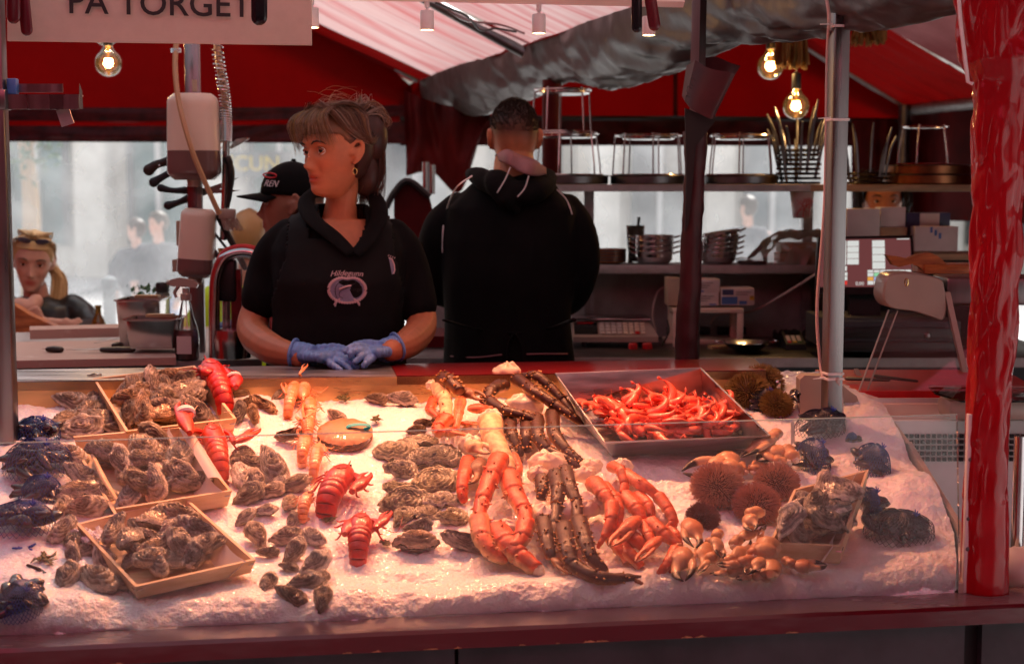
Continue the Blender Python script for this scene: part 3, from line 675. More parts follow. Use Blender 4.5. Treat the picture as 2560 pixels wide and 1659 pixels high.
# ================================================================ POSTS
def px(n, y): return n * y / FPX                      # pixels -> metres at depth y
def vert(u, v, y): return PY(u, v, y)
# left steel post standing in the ice, with its price-rail bracket
lp0 = PI(24, 1132); LPY = lp0.y
t = thing('steel_post', 'square brushed steel post standing in the ice beside the mussel nets', 'post', (lp0.x, lp0.y, lp0.z - .06))
m = MB(); m.box((0, 0, .62), (.034, .034, 1.36), bev=.003); m.build('shaft', M_['steel'], t)
b = PY(22, 250, LPY) - V(lp0.x, lp0.y, lp0.z - .06)
m = MB(); m.box((0, 0, b.z), (.044, .04, .042), bev=.002); cl = m.build('clamp', M_['steel'], t)
m = MB(); m.ell((-.01, -.022, b.z), (.005, .003, .005), 8); m.build('screw', M_['steel_dark'], cl)
br = thing('bracket_arm', 'short brushed steel angle arm clamped to the square post', 'bracket', (lp0.x + .02, lp0.y, PY(22, 250, LPY).z))
m = MB(); m.box((.078, -.005, -.005), (.15, .004, .03)); m.box((.078, .012, .010), (.15, .034, .003)); m.build('angle_bar', M_['steel'], br, rot if False else None) if False else m.build('angle_bar', M_['steel'], br)
m = MB(); m.box((.055, .02, .026), (.115, .003, .018)); m.build('upper_strip', M_['steel'], br)
m = MB(); m.add([(.154, -.01, -.02), (.154, .02, -.018), (.154, .018, .02), (.154, -.002, .035)], [(0, 1, 2, 3)]); m.build('end_plate', M_['steel_bright'], br, False)
m = MB(); m.box((.118, .012, -.035), (.028, .003, .036), rot=(0, R(-18), 0)); m.build('tab', M_['alu_grey'], br)
bx = MB(); bx.box((0, 0, .016), (.02, .02, .034), bev=.002); q = tag(bx.build('small_box', M_['blue_box']), 'small blue box standing on the steel bracket arm', 'box'); q.location = PY(32, 215, LPY + .01) - V(0, 0, .018)
# right steel post with cable and ties
rp = PZ(2078, 1028, 1.03); t = thing('steel_post', 'square steel post with white cable ties beside the sea urchins', 'post', (rp.x, rp.y, rp.z - .03))
m = MB(); m.box((0, 0, .62), (.038, .038, 1.3), rot=(0, 0, R(14)), bev=.003); m.build('shaft', M_['steel'], t)
for v_ in (945, 300, 67):
    z = PY(2080, v_, rp.y).z - rp.z + .03; m = MB()
    for dz_ in ((0, .012) if v_ == 945 else (0,)): m.box((0, 0, z + dz_), (.042, .042, .006), rot=(0, 0, R(14)), bev=.001)
    m.tube([(-.02, -.02, z + .004), (-.05, -.03, z + .002)], [.002, .001], 5); m.build('cable_tie', M_['rubber_white'], t)
def cable(name, pts, r, mm, label, n=8, cat='cable'):
    m = MB(); m.tube(crom([tuple(p) for p in pts], n), r, 7); return tag(m.build(name, M_[mm]), label, cat)
ry = rp.y
cable('power_cable', [PY(2060, -30, ry - .03), PY(2072, 40, ry - .03), PY(2068, 160, ry + .04), PY(2062, 500, ry + .04), PY(2043, 760, ry + .03), PY(2050, 900, ry + .02), PY(2058, 945, ry - .0)], .004, 'cable_white', 'white cable running down beside the urchin-side steel post')
cable('power_cable', [PY(2092, 945, ry - .02), PY(2102, 985, ry - .0), PY(2104, 1030, ry + .02)], .005, 'cable_white', 'short white cable looped behind the foot of the steel post')
# central pole wrapped in dark red vinyl with a loose collar
cpx = PY(1722, 895, 3.98); CPY = 3.98
t = thing('wrapped_pole', 'central tent pole wrapped in dark red vinyl with a loose collar', 'pole', (cpx.x, CPY, .1))
topx = PY(1748, 90, CPY); lean = topx.x - cpx.x
m = MB(); m.tube([(0, 0, 0), (lean * .5, 0, 1.0), (lean, 0, topx.z + .2 - .1)], .02, 4, up=(0, 1, 0)); m.build('steel_core', M_['steel'], t)
pp = []; rr = []; nz = 46
for i in range(nz):
    f = i / (nz - 1); v_ = 915 + (330 - 915) * f; uc = np.interp(v_, [330, 420, 560, 700, 800, 915], [1740, 1737, 1730, 1726, 1718, 1716]); p = PY(uc, v_, CPY) - V(cpx.x, CPY, .1); pp.append(p); rr.append(px(np.interp(v_, [330, 420, 560, 700, 915], [30, 27, 26, 28, 29]), CPY))
pp = [V(0, 0, 0)] + pp; rr = [rr[0]] + rr
m = MB(); m.tube(pp, rr, 14, up=(0, 1, 0), bump=lambda i, a: 1 + .16 * noise.noise(V(i * .35, math.cos(a) * 1.4, math.sin(a) * 1.4)) + (.12 if abs(a - 5.0) < .3 else 0)); m.build('vinyl_wrap', M_['vinyl_dark'], t, True)
# black inner lining and the flared collar
def fan(pts, y, name, mm, parent, base, t_=.006):
    P = [PY(u, v, y + dy) - base for u, v, dy in pts]; m = MB(); m.slab(P, (0, t_, 0)); return m.build(name, M_[mm], parent)
B0 = V(cpx.x, CPY, .1)
fan([(1712, 270, -.05), (1790, 300, -.05), (1740, 365, -.05), (1731, 470, -.045), (1722, 560, -.04), (1712, 580, -.04), (1716, 430, -.045)], CPY, 'black_lining', 'vinyl_black', t, B0)
m = MB()
T0 = [(1738, 150), (1770, 172), (1820, 182), (1838, 185)]; L0 = [(1713, 255), (1728, 275), (1770, 297), (1785, 295)]
A_ = crom([tuple(PY(*p, CPY - .06 - .012 * k)) for k, p in enumerate(T0)], 6); Bb = crom([tuple(PY(*p, CPY - .06 - .008 * k)) for k, p in enumerate(L0)], 6)
m.sheet(lambda a, b: Vector(A_[round(a * 18)]).lerp(Vector(Bb[round(a * 18)]), b) - B0 + V(0, -.02 * math.sin(a * 3.1), 0), 18, 6)
A2 = crom([tuple(PY(*p, CPY + .02)) for p in [(1738, 150), (1790, 140), (1830, 155), (1852, 165)]], 6); B2 = crom([tuple(PY(*p, CPY - .02)) for p in [(1760, 200), (1795, 215), (1828, 205), (1838, 187)]], 6)
m.sheet(lambda a, b: Vector(A2[round(a * 18)]).lerp(Vector(B2[round(a * 18)]), b) - B0 + V(0, .03 * math.sin(a * 3.1), 0), 18, 6)
m.sheet(lambda a, b: (PY(1738, 150, CPY - .06).lerp(PY(1716, 165, CPY + .02), a)).lerp(PY(1713, 255, CPY - .06).lerp(PY(1705, 240, CPY + .02), a), b) - B0, 4, 4)
cg = m.build('collar', M_['vinyl_dark'], t)
for (u, v) in ((1728, 215), (1736, 195), (1724, 238)):
    m = MB(); w = [PY(u + a, v + b_, CPY - .072) - B0 for a, b_ in ((-8, 0), (6, 10), (2, 26), (-11, 14), (-8, 0))]; m.tube(w, .0008, 4); m.build('stitching', M_['ink'], cg)
# red padded post on the front rail
rb = PZ(2463, 1476, ZR); ry2 = rb.y
t = thing('padded_post', 'corner post padded in crumpled glossy red vinyl on the front rail', 'post', (rb.x, rb.y, ZR))
rows = [(-40, 2395, 2560), (60, 2398, 2565), (150, 2405, 2585), (205, 2432, 2580), (260, 2434, 2572), (330, 2428, 2565), (430, 2432, 2560), (520, 2430, 2552), (640, 2430, 2552), (760, 2425, 2544), (860, 2420, 2538), (960, 2420, 2530), (1080, 2414, 2524), (1200, 2409, 2520), (1330, 2406, 2520), (1440, 2404, 2522), (1479, 2404, 2522)]
NV = 200; rs = []
for i in range(NV + 1):
    v_ = 1479 + (-40 - 1479) * i / NV; a = float(np.interp(v_, [r[0] for r in rows], [r[1] for r in rows])); b_ = float(np.interp(v_, [r[0] for r in rows], [r[2] for r in rows]))
    if v_ < 200: b_ = max(b_, 2575)
    c = PY((a + b_) / 2, v_, ry2); rw = px(b_ - a, ry2) / 2; ring = []
    for j in range(60):
        an = 2 * math.pi * j / 60; q = V(math.cos(an) * 1.5, math.sin(an) * 1.5, v_ * .0062 + math.cos(an) * .5)
        vd = noise.voronoi(q + V(0, 0, .25 * noise.noise(q * 2)))[0]; cr = min(.5, vd[1] - vd[0]); k = 1 + (.30 * (cr - .25) + .07 * noise.noise(q * 1.7)) * (1.0 if v_ < 1250 else .3)
        ring.append(V(c.x - rb.x + math.cos(an) * rw * k, math.sin(an) * rw * .9 * k, c.z - ZR))
    rs.append(ring)
m = MB(); m.rings(rs); m.build('vinyl_cover', M_['vinyl_red'], t, True)
m = MB(); m.box((0, 0, .7), (.04, .04, 1.39)); m.build('steel_core', M_['steel'], t)
m = MB(); m.tube([PY(2432, 210, ry2 - .045) - V(rb.x, rb.y, ZR), PY(2420, 205, ry2 - .04) - V(rb.x, rb.y, ZR), PY(2402, 60, ry2 - .05) - V(rb.x, rb.y, ZR), PY(2396, -20, ry2 - .05) - V(rb.x, rb.y, ZR)], .0035, 6); m.build('frayed_hem', M_['white_print'], t)
# steel rail at far right
m = MB(); m.tube([(0, 0, 0), (.0, 0, .3)], .012, 10); o = tag(m.build('corner_rail', M_['steel_bright']), 'short upright steel tube behind the red padded post', 'rail'); o.location = PY(2538, 1462, ry2 + .12)
bg_ = MB(); bg_.ell((0, 0, .03), (.06, .05, .045), 16); 
o = tag(bg_.build('white_bag', M_['paper'], None, True), 'small crumpled white bag lying on the rail past the padded post', 'bag'); o.location = PZ(2568, 1462, ZR) + V(.0, .03, -.01)
for q in o.data.vertices: q.co += Vector((noise.noise(q.co * 40), noise.noise(q.co * 40 + V(4, 0, 0)), noise.noise(q.co * 35))) * .012

# ================================================================ SIGN, LAMPS
SY = 3.32
c = [PY(18, 102, SY), PY(778, 113, SY + .05)]; top = [PY(18, -90, SY), PY(778, -80, SY + .05)]
sg = thing('hanging_sign', 'cream hanging sign with black capital letters over the counter', 'sign', c[0])
m = MB(); m.hexa([p - c[0] for p in (c[0], c[1], c[1] + V(0, .012, 0), c[0] + V(0, .012, 0), top[0], top[1], top[1] + V(0, .012, 0), top[0] + V(0, .012, 0))]); m.build('board', M_['sign_face'], sg)
tm = text_mesh('PÅ TORGET', px(86, SY), .0006, offset=px(.6, SY)); tm.materials.append(M_['ink'])
wv = [v.co.x for v in tm.vertices]; kx = px(444, SY) / (max(wv) - min(wv)); ya = [v.co.y for v in tm.vertices]
dirx = (c[1] - c[0]).normalized()
link('lettering', tm, sg, Matrix.Translation(PY(401, 12, SY + .02) - c[0] + V(0, -.004, 0)) @ Matrix.Rotation(math.atan2(dirx.y, dirx.x), 4, 'Z') @ Matrix.Rotation(R(90) , 4, 'X') @ Matrix.Rotation(-R(.75), 4, 'Z') @ Matrix.Diagonal((kx, 1, 1, 1)))
# track and spotlights
t = thing('light_track', 'white lighting track carrying the row of spotlights', 'track', PY(300, -40, 3.42))
TR0, TR1 = PY(300, -26, 3.42), PY(1708, 6, 3.70); m = MB(); m.tube([TR0 - PY(300, -40, 3.42), TR1 - PY(300, -40, 3.42)], .013, 4, up=(0, 0, 1)); m.build('rail', M_['white_paint'], t)
sp_l = ('white spotlight hanging in front of the cream sign', 'white spotlight at the edge of the cream sign', 'white spotlight hanging against the striped roof above the woman', 'white spotlight where the striped roof meets the black tarp', 'white spotlight glowing behind the dark hanging strap')
for k, (u, vb) in enumerate(((485, 62), (780, 70), (1068, 76), (1347, 84), (1622, 89))):
    f = (u - 300) / 1408; y = 3.42 + .28 * f; p = PY(u, vb, y)
    t = thing('spotlight', sp_l[k], 'spotlight', p, 'spotlights on the track')
    m = MB(); m.lathe([(.0155, .002), (.016, 0), (.0165, .002), (.0165, .044), (.015, .046), (.002, .046)], 20, caps=False); hd = m.build('lamp_head', M_['white_paint'], t)
    m = MB(); m.lathe([(.0001, .0015), (.0145, .0015), (.0150, .003)], 20, caps=False); m.build('lens', M_['lamp_glow'], t)
    m = MB(); m.lathe([(.0035, .046), (.0035, .052), (.006, .053), (.006, .09)], 10); m.build('stem', M_['white_paint'], t)
    ld = bpy.data.lights.new('spot', 'SPOT'); ld.energy = SPOT_E; ld.color = (1, .33, .14); ld.spot_size = R(108); ld.spot_blend = 1.0; ld.shadow_soft_size = .014
    lo = bpy.data.objects.new('spot_beam', ld); COL.objects.link(lo); lo.parent = t; lo.location = (0, 0, -.004); lo.rotation_euler = (R(-38), 0, 0)
def bulb(u, v, label, drop=True, y=5.3, group='filament bulbs'):
    p = PY(u, v, y); r = .047; t = thing('filament_bulb', label, 'bulb', p, group)
    m = MB(); prof = [(r * math.sin(a), -r * math.cos(a)) for a in np.linspace(.02, 2.55, 18)] + [(.017, .055), (.0135, .065)]
    m.lathe(prof, 24, caps=False); m.build('glass_globe', M_['bulb_glass'], t, True)
    m = MB()
    for k in range(5):
        a = k * 1.2566; m.tube([(math.cos(a) * .007, math.sin(a) * .007, -.014), (math.cos(a) * .011, math.sin(a) * .011, .016)], .0016, 6)
    m.build('filament', M_['filament'], t)
    m = MB(); m.lathe([(.004, .016), (.005, .05), (.012, .06)], 10); m.build('glass_stem', M_['brass'], t)
    m = MB(); m.lathe([(.0145, .058), (.0165, .062), (.0165, .112), (.006, .118), (.003, .12)], 16); sk = m.build('socket', M_['black_plastic'], t)
    m = MB(); m.tube([(0, 0, .118), (0.004, 0, .3), (0, 0, .55)], .003, 6); m.build('cord', M_['cable_black'], t)
    ld = bpy.data.lights.new('bulb', 'POINT'); ld.energy = BULB_E; ld.color = (1, .55, .2); ld.shadow_soft_size = .02
    lo = bpy.data.objects.new('bulb_light', ld); COL.objects.link(lo); lo.parent = t; lo.location = (0, 0, 0)
bulb(271, 158, 'lit filament globe bulb hanging below the cream sign'); bulb(265, 84, 'lit filament globe bulb half hidden by the cream sign', y=5.6)
bulb(1926, 166, 'lit filament globe bulb beside the dried brown bundle'); bulb(1990, 265, 'lit filament globe bulb above the stacked wire racks')
# dark red hanging straps
for (u0, w, v0, v1, y, lean_, lab) in ((34, 34, -40, 60, 3.25, 0, 'dark red rounded strap hanging in front of the sign edge'), (61, 30, -40, 90, 3.27, 6, 'black rounded strap with tan mark beside the red one'), (648, 40, -40, 64, 3.2, 0, 'dark glossy strap hanging over the last letter of the sign'), (1592, 26, -40, 82, 3.3, 0, 'black looped strap hanging in front of the gutter tarp'), (1628, 30, -40, 78, 3.32, 8, 'dark red strap hanging beside the black loop'), (2284, 24, -40, 38, 3.2, -10, 'black strap end hanging beside the padded post'), (2322, 26, -40, 50, 3.2, 2, 'dark red strap end hanging against the pink roof')):
    m = MB(); A, B = PY(u0 - lean_, v0, y), PY(u0 + lean_, v1 - w / 2, y); m.tube([V(0, 0, 0), (A - B) * .5, A - B], px(w / 2, y), 14, flat=.35, up=(0, 1, 0), round_=True)
    o = tag(m.build('hanging_strap', M_['strap' if 'red' in lab else 'black_gloss'], None, True), lab, 'strap'); o.location = B
# dried bundles
for (u, v, w, h, y, lab) in ((1962, 90, 46, 78, 5.2, 'bundle of brown dried fibres hanging beside the globe bulb'), (2000, 88, 40, 82, 5.2, 'frayed tan dried tuft hanging over the socketed bulb'), (2160, 52, 60, 60, 4.9, 'ragged brown dried skin hanging under the black tarp'), (2202, 50, 26, 58, 4.9, 'narrow yellow-brown dried strip beside the ragged skin')):
    p = PY(u, v, y); m = MB(); W_ = px(w, y); H = px(h, y)
    for k in range(40):
        a = rng.uniform(-1, 1); d = rng.uniform(-.4, .4) * W_; q = rng.uniform(.8, 1.05)
        m.tube(crom([(a * W_ * .25, d * .3, .02), (a * W_ * .42, d * .6, -H * .5), (a * W_ * .5 * rng.uniform(.8, 1.2), d, -H * q)], 4), [.003, .005, .006, .006, .006, .006, .005, .004, .003][:9], 5, flat=.6)
    o = tag(m.build('dried_bundle', M_['dried'], None, True), lab, 'dried bundle'); o.location = p
# wire along the roof pole
cable('roof_cable', [PY(1090, 8, 4.6), PY(1165, 40, 4.8), PY(1200, 75, 5.0), PY(1240, 72, 5.2), PY(1290, 80, 5.3)], .004, 'cable_black', 'thin black cable looping under the striped roof')
cable('roof_cable', [PY(1060, 0, 4.6), PY(1100, 10, 4.7), PY(1160, 50, 4.85), PY(1250, 62, 5.2), PY(1310, 84, 5.4)], .004, 'red_lacquer_and_reflection', 'thin red cable clipped along the dark roof pole')
# ================================================================ BACK SHELVES AND BENCH
YS = 5.2
UZ = PY(1900, 461, YS).z; LZS = PY(1700, 663, YS).z; BZ = 1.005; BY0, BY1 = 4.75, 5.42
xl, xr = PY(1300, 461, YS).x, PY(2560, 461, YS).x
sh = thing('wall_shelf', 'long upper shelf holding the platter stands and wire racks', 'shelf', ((xl + xr) / 2, YS, UZ))
m = MB(); m.box((0, .16, -.0125), (xr - xl, .32, .025), bev=.003); m.build('board', M_['wood_tan'], sh)
m = MB(); m.box((-.35, -.002, -.0125), ((xr - xl) * .55, .004, .023)); m.build('steel_edge', M_['steel_matte'], sh)
for u in (1480, 2048, 2520):
    x = PY(u, 461, YS).x - (xl + xr) / 2; m = MB(); m.box((x, .2, -(UZ - BZ) / 2 - .0125), (.035, .035, UZ - BZ - .025)); m.build('upright', M_['alu_grey'], sh)
xl2, xr2 = PY(1440, 663, YS).x, PY(2110, 663, YS).x
sh2 = thing('steel_shelf', 'lower steel shelf holding pots and plates above the bench', 'shelf', ((xl2 + xr2) / 2, YS, LZS))
m = MB(); m.box((0, .11, -.015), (xr2 - xl2, .22, .03), bev=.003); m.build('board', M_['steel_matte'], sh2)
for x in (-.42, .42):
    m = MB(); m.box((x, .19, -.14), (.02, .03, .24)); m.build('bracket', M_['steel'], sh2)
bxl, bxr = PY(1000, 900, BY0).x, PY(2700, 900, BY0).x
bn = thing('steel_bench', 'long steel work bench behind the counter under the shelves', 'bench', ((bxl + bxr) / 2, BY0, .1))
m = MB(); m.box((0, (BY1 - BY0) / 2, BZ - .1 - .012), (bxr - bxl, BY1 - BY0, .024), bev=.002); m.build('top', M_['steel_dark'], bn)
m = MB(); m.box((0, -.004, BZ - .1 - .016), (bxr - bxl, .008, .03)); m.build('front_edge', M_['steel_matte'], bn)
m = MB(); m.box((0, BY1 - BY0 + .01, BZ + .02), (bxr - bxl, .012, .26)); m.build('splashback', M_['steel_matte'], bn)
m = MB(); m.box((0, .3, (BZ - .13) / 2), (bxr - bxl - .04, .5, BZ - .13)); m.build('cabinet', M_['dark_panel'], bn)

def ring(m, r, z, w, n=28, o=(0, 0)): m.tube([(o[0] + r * math.cos(a), o[1] + r * math.sin(a), z) for a in np.linspace(0, 2 * math.pi, n + 1)], w, 5, cap=False)
def tray_lathe(m, r, h, wall=.0015): m.lathe([(.001, 0), (r * .96, 0), (r, .004), (r, h), (r + .004, h + .001), (r - .002, h), (r - .003, .006), (r * .94, .003), (.001, .003)], 32, caps=False)
def platter_stand(base, rb_, rt, h, tray_r, label, legs=6, pan=None, trayh=.018):
    t = thing('platter_stand', label, 'platter stand', base)
    m = MB(); ring(m, rt, h, .0028); m.build('top_ring', M_['steel_bright'], t)
    m = MB(); ring(m, rb_, .003, .0028); m.build('base_ring', M_['steel_bright'], t)
    for k in range(legs):
        a = 2 * math.pi * (k + .3) / legs; m = MB()
        m.tube(crom([(rb_ * math.cos(a), rb_ * math.sin(a), .003), (rb_ * .98 * math.cos(a), rb_ * .98 * math.sin(a), h * .3), (rt * 1.02 * math.cos(a), rt * 1.02 * math.sin(a), h * .9), (rt * math.cos(a), rt * math.sin(a), h + .004)], 4), .0027, 6); m.ell((rt * math.cos(a), rt * math.sin(a), h + .004), (.0045,) * 3, 6); m.build('leg', M_['steel_bright'], t)
    if tray_r:
        m = MB(); m.X = Matrix.Translation((0, 0, h - trayh + .004)); tray_lathe(m, tray_r, trayh); m.build('tray', M_['steel_bright'], t)
    return t
def shallow_pan(base, r, h, label, mm='steel_dark'):
    t = thing('shallow_pan', label, 'pan', base); m = MB(); tray_lathe(m, r, h); m.build('body', M_[mm], t)
    m = MB(); ring(m, r + .002, h, .0025); m.build('rim', M_['steel_dark'], t); return t
def sp(u, v, y): return PY(u, v, y)
yp = YS + .15
def onshelf(u, y=yp, z=UZ): p = PY(u, 461, y); return V(p.x, y, z + .0005)
P1 = onshelf(1420); P2 = onshelf(1620); P3 = onshelf(1852)
shallow_pan(P1, .145, .030, 'dark shallow pan under the tallest two-tier platter stand')
shallow_pan(P2, .136, .030, 'dark shallow pan under the middle platter stand')
shallow_pan(P3, .132, .030, 'dark shallow pan under the platter stand beside the wire racks')
pz = V(0, 0, .0315)
platter_stand(P1 + pz + V(-.01, 0, 0), .135, .118, .148, .112, 'lower wire platter stand of the two-tier stack behind the man')
platter_stand(P1 + pz + V(-.02, 0, .1525), .112, .102, .150, .097, 'upper wire platter stand on top of the two-tier stack', legs=5)
platter_stand(P2 + pz, .128, .118, .142, .094, 'wire platter stand with steel tray between two others', legs=7)
platter_stand(P3 + pz, .124, .110, .142, .094, 'wire platter stand with steel tray next to the wire racks', legs=6)
# copper trays with wire stand
PD = onshelf(2318)
for k in range(2): shallow_pan(PD + V(0, 0, .034 * k), .155 - .003 * k, .033, ('lower' if k == 0 else 'upper') + ' copper toned tray of the pair by the padded post', 'copper')
platter_stand(PD + V(-.01, 0, .0695), .095, .078, .135, 0, 'bare wire stand set on the copper trays', legs=5)
# stacked black wire racks with curved prongs
def wire_rack(base, label, group, hmax, seed):
    t = thing('wire_rack', label, 'wire rack', base, group); r_ = random.Random(seed)
    m = MB(); ring(m, .075, .005, .005); ring(m, .062, .005, .003); m.build('ring', M_['black_gloss'], t)
    for k in range(3):
        a = r_.uniform(0, 6.28); h = hmax * r_.uniform(.7, 1.0); m = MB()
        m.tube(crom([(.07 * math.cos(a), .07 * math.sin(a), .005), (.08 * math.cos(a), .08 * math.sin(a), h * .35), (.092 * math.cos(a), .092 * math.sin(a), h * .7), (.112 * math.cos(a), .112 * math.sin(a), h)], 4), [.005] * 10 + [.0045, .004, .003], 6, flat=.7, round_=False); m.build('prong', M_['steel_dark'], t)
for k in range(8): wire_rack(onshelf(1995) + V(.003 * math.sin(k * 2), .002 * math.cos(k), .0165 * k), 'black wire rack in the tall stack under the globe bulb', 'racks of the tall stack', .19, k + 3)
for k in range(3): wire_rack(onshelf(2165) + V(.003 * math.sin(k * 2), 0, .0165 * k), 'black wire rack in the low stack beside the copper trays', 'racks of the low stack', .19, k + 33)
# coral print paper bucket hung under the shelf
p = PY(2004, 545, YS + .06); t = thing('paper_bucket', 'white paper bucket with red coral branches under the shelf', 'bucket', p)
hb = UZ - .025 - p.z; m = MB(); m.lathe([(.001, 0), (.031, 0), (.043, hb), (.041, hb), (.030, .003), (.001, .003)], 28, caps=False); m.build('cup', M_['card_white'], t, True)
m = MB(); r_ = random.Random(5)
def coral(m, a, z, ang, L, d):
    pts = []; 
    for k in range(5):
        f = k / 4; zz = z + math.cos(ang) * L * f; aa = a + math.sin(ang) * L * f / .04; rad = .0315 + .012 * zz / hb; pts.append((rad * math.cos(aa), rad * math.sin(aa), zz)); ang += r_.uniform(-.2, .2)
    m.tube(pts, [.0016 * (.75 ** d)] * 5, 4)
    if d < 4 and zz < hb * .85:
        for s_ in (-1, 1): coral(m, aa, zz, ang + s_ * r_.uniform(.3, .7), L * .72, d + 1)
for a in (-2.3, -1.6, -.9): coral(m, a, .006, r_.uniform(-.1, .1), .024, 0)
m.build('coral_print', M_['red_print'], t)
# ---- on the lower shelf
yl = YS + .1
def onlow(u, y=yl): p = PY(u, 640, y); return V(p.x, y, LZS + .0005)
for k in range(9):
    t = tag(MB().lathe([(.001, 0), (.035, 0), (.055, .006), (.06, .011), (.058, .012), (.03, .004), (.001, .004)], 24, caps=False).build('plate', M_['steel_dark' if k % 2 else 'copper'], None, True), 'dark plate in the low stack beside the drinking glass', 'plate', 'stacked dark plates'); t.location = onlow(1525) + V(0, 0, .0052 * k)
t = thing('drinking_glass', 'tall clear glass holding a spoon on the lower shelf', 'glass', onlow(1588, YS + .16)); m = MB(); m.lathe([(.001, 0), (.027, 0), (.034, .135), (.0325, .135), (.026, .006), (.001, .006)], 24, caps=False); m.build('body', M_['clear_plastic'], t, True)
m = MB(); m.tube([(.0, 0, .01), (.006, 0, .1), (.013, 0, .165)], [.004, .003, .006], 6, flat=.5); o = tag(m.build('spoon', M_['black_plastic']), 'black spoon standing in the tall glass', 'spoon'); o.location = onlow(1588, YS + .16)
def pot(base, r, h, label, group=None, M=None, handles=True):
    t = thing('steel_pot', label, 'pot', M if M is not None else base, group)
    m = MB(); m.lathe([(.001, 0), (r * .7, 0), (r * .92, .012), (r, .03), (r, h), (r + .004, h + .002), (r - .002, h), (r - .003, .03), (r * .7, .004), (.001, .004)], 28, caps=False); m.build('body', M_['steel_bright'], t, True)
    for s_ in (-1, 1):
        m = MB(); m.tube(crom([(s_ * (r - .002), -.014, h - .008), (s_ * (r + .018), -.012, h - .002), (s_ * (r + .022), 0, h), (s_ * (r + .018), .012, h - .002), (s_ * (r - .002), .014, h - .008)], 4), .003, 6); m.build('handle', M_['steel_bright'], t)
for k in range(4): pot(onlow(1636) + V(0, 0, .0185 * k), .068, .045, 'steel pot in the neat stack beside the glass', 'neat pot stack')
for k in range(5):
    Mx = Matrix.Translation(onlow(1795) + V(.004 * k, 0, .0165 * k + (.006 if k == 4 else 0))) @ Euler((0, R(-2.2 * k if k < 4 else -9), 0)).to_matrix().to_4x4()
    pot(None, .066, .042, 'steel pot in the leaning stack behind the wrapped pole', 'leaning pot stack', Mx)
shallow_pan(onlow(1880, YS + .05), .05, .010, 'small flat steel dish beside the bagged wooden boxes')
bg1 = thing('bread_bag', 'clear plastic bag wrapped round stacked wooden trays', 'bag', onlow(1965, YS + .1))
m = MB(); NB = 40
def bagfn(a, b):
    x = -.135 + .30 * a; top = .10 * min(1, (a * 2.6) ** .8) * (1 if a < .85 else 1 - (a - .85) * 1.0) + .012; ang = b * math.pi
    return V(x, -.085 * math.cos(ang) * (.35 + .65 * min(1, a * 2.2)), -.012 + (top + .02) * math.sin(ang) ** .6) + V(noise.noise(V(a * 9, b * 7, 0)), noise.noise(V(a * 9, b * 7, 5)), noise.noise(V(a * 8, b * 9, 9))) * .012
m.sheet(bagfn, 40, 24); m.build('film', M_['bag_clear'], bg1, True)
for k in range(2):
    m = MB(); m.box((.07, .02, .022 + .036 * k), (.2 - .01 * k, .12, .034), bev=.004); m.build('wooden_tray', M_['wood_tan'], bg1)
m = MB(); m.tube([(-.13, -.02, .004), (-.16, -.03, .02), (-.18, -.03, .01)], [.012, .006, .012], 8); m.build('twist', M_['bag_clear'], bg1)
# ---- on the bench
def onb(u, v): p = PZ(u, v, BZ); return V(p.x, p.y, BZ + .0005)
def sprayer(base, label, liquid, s=1.0, rz=0.0, M=None):
    t = thing('spray_bottle', label, 'spray bottle', M or (Matrix.Translation(base) @ Matrix.Rotation(rz, 4, 'Z') @ Matrix.Scale(s, 4)))
    m = MB(); prof = [(.001, 0), (.036, 0), (.039, .006), (.039, .075), (.034, .105), (.024, .135), (.017, .17), (.0135, .182), (.0135, .19)]
    m.lathe(prof, 20, caps=False); m.build('bottle', M_['clear_plastic'], t, True)
    m = MB(); m.lathe([(.001, .003), (.034, .003), (.037, .008), (.037, .074), (.034, .092), (.001, .093)], 20); m.build('liquid', M_[liquid], t, True)
    m = MB(); m.box((0, -.0395, .05), (.045, .001, .055)); m.build('label_sticker', M_['card_white'], t)
    m = MB(); m.lathe([(.017, .187), (.017, .207), (.011, .21), (.011, .225)], 16); m.build('collar', M_['beige_plastic'], t)
    m = MB(); m.slab([(-.05, -.011, .232), (.035, -.011, .226), (.04, -.011, .236), (.03, -.011, .25), (-.02, -.011, .258), (-.046, -.011, .252)], (0, .022, 0)); m.tube([(-.05, 0, .243), (-.058, 0, .243)], .007, 8); hd = m.build('trigger_head', M_['beige_plastic'], t)
    m = MB(); m.tube(crom([(-.022, 0, .23), (-.034, 0, .212), (-.03, 0, .195)], 4), [.006] * 5 + [.005] * 4, 6); m.build('trigger', M_['beige_plastic'], hd)
    m = MB(); m.tube([(0, 0, .2), (.002, 0, .1), (.004, 0, .01)], .0016, 5); m.build('dip_tube', M_['white_plastic'], t)
    return t
sprayer(onb(1572, 815), 'clear spray bottle standing next to the pump bottle on the bench', 'white_plastic', .72, math.pi)
sprayer(onb(1525, 808), 'clear spray bottle half hidden behind the pump bottle', 'white_plastic', .74, .3)
t = thing('pump_bottle', 'tan pump bottle with white label behind the scale', 'pump bottle', onb(1503, 825)); m = MB(); m.lathe([(.001, 0), (.03, 0), (.034, .005), (.033, .04), (.022, .07), (.013, .085), (.013, .095)], 20); m.build('bottle', M_['beige_plastic'], t, True)
m = MB(); m.box((0, -.0335, .024), (.036, .002, .03)); m.build('label_sticker', M_['card_white'], t); m = MB(); m.lathe([(.014, .09), (.014, .105), (.005, .107), (.005, .125)], 12); m.tube([(0, 0, .125), (.03, 0, .122), (.034, 0, .115)], .005, 6); m.build('pump', M_['beige_plastic'], t)
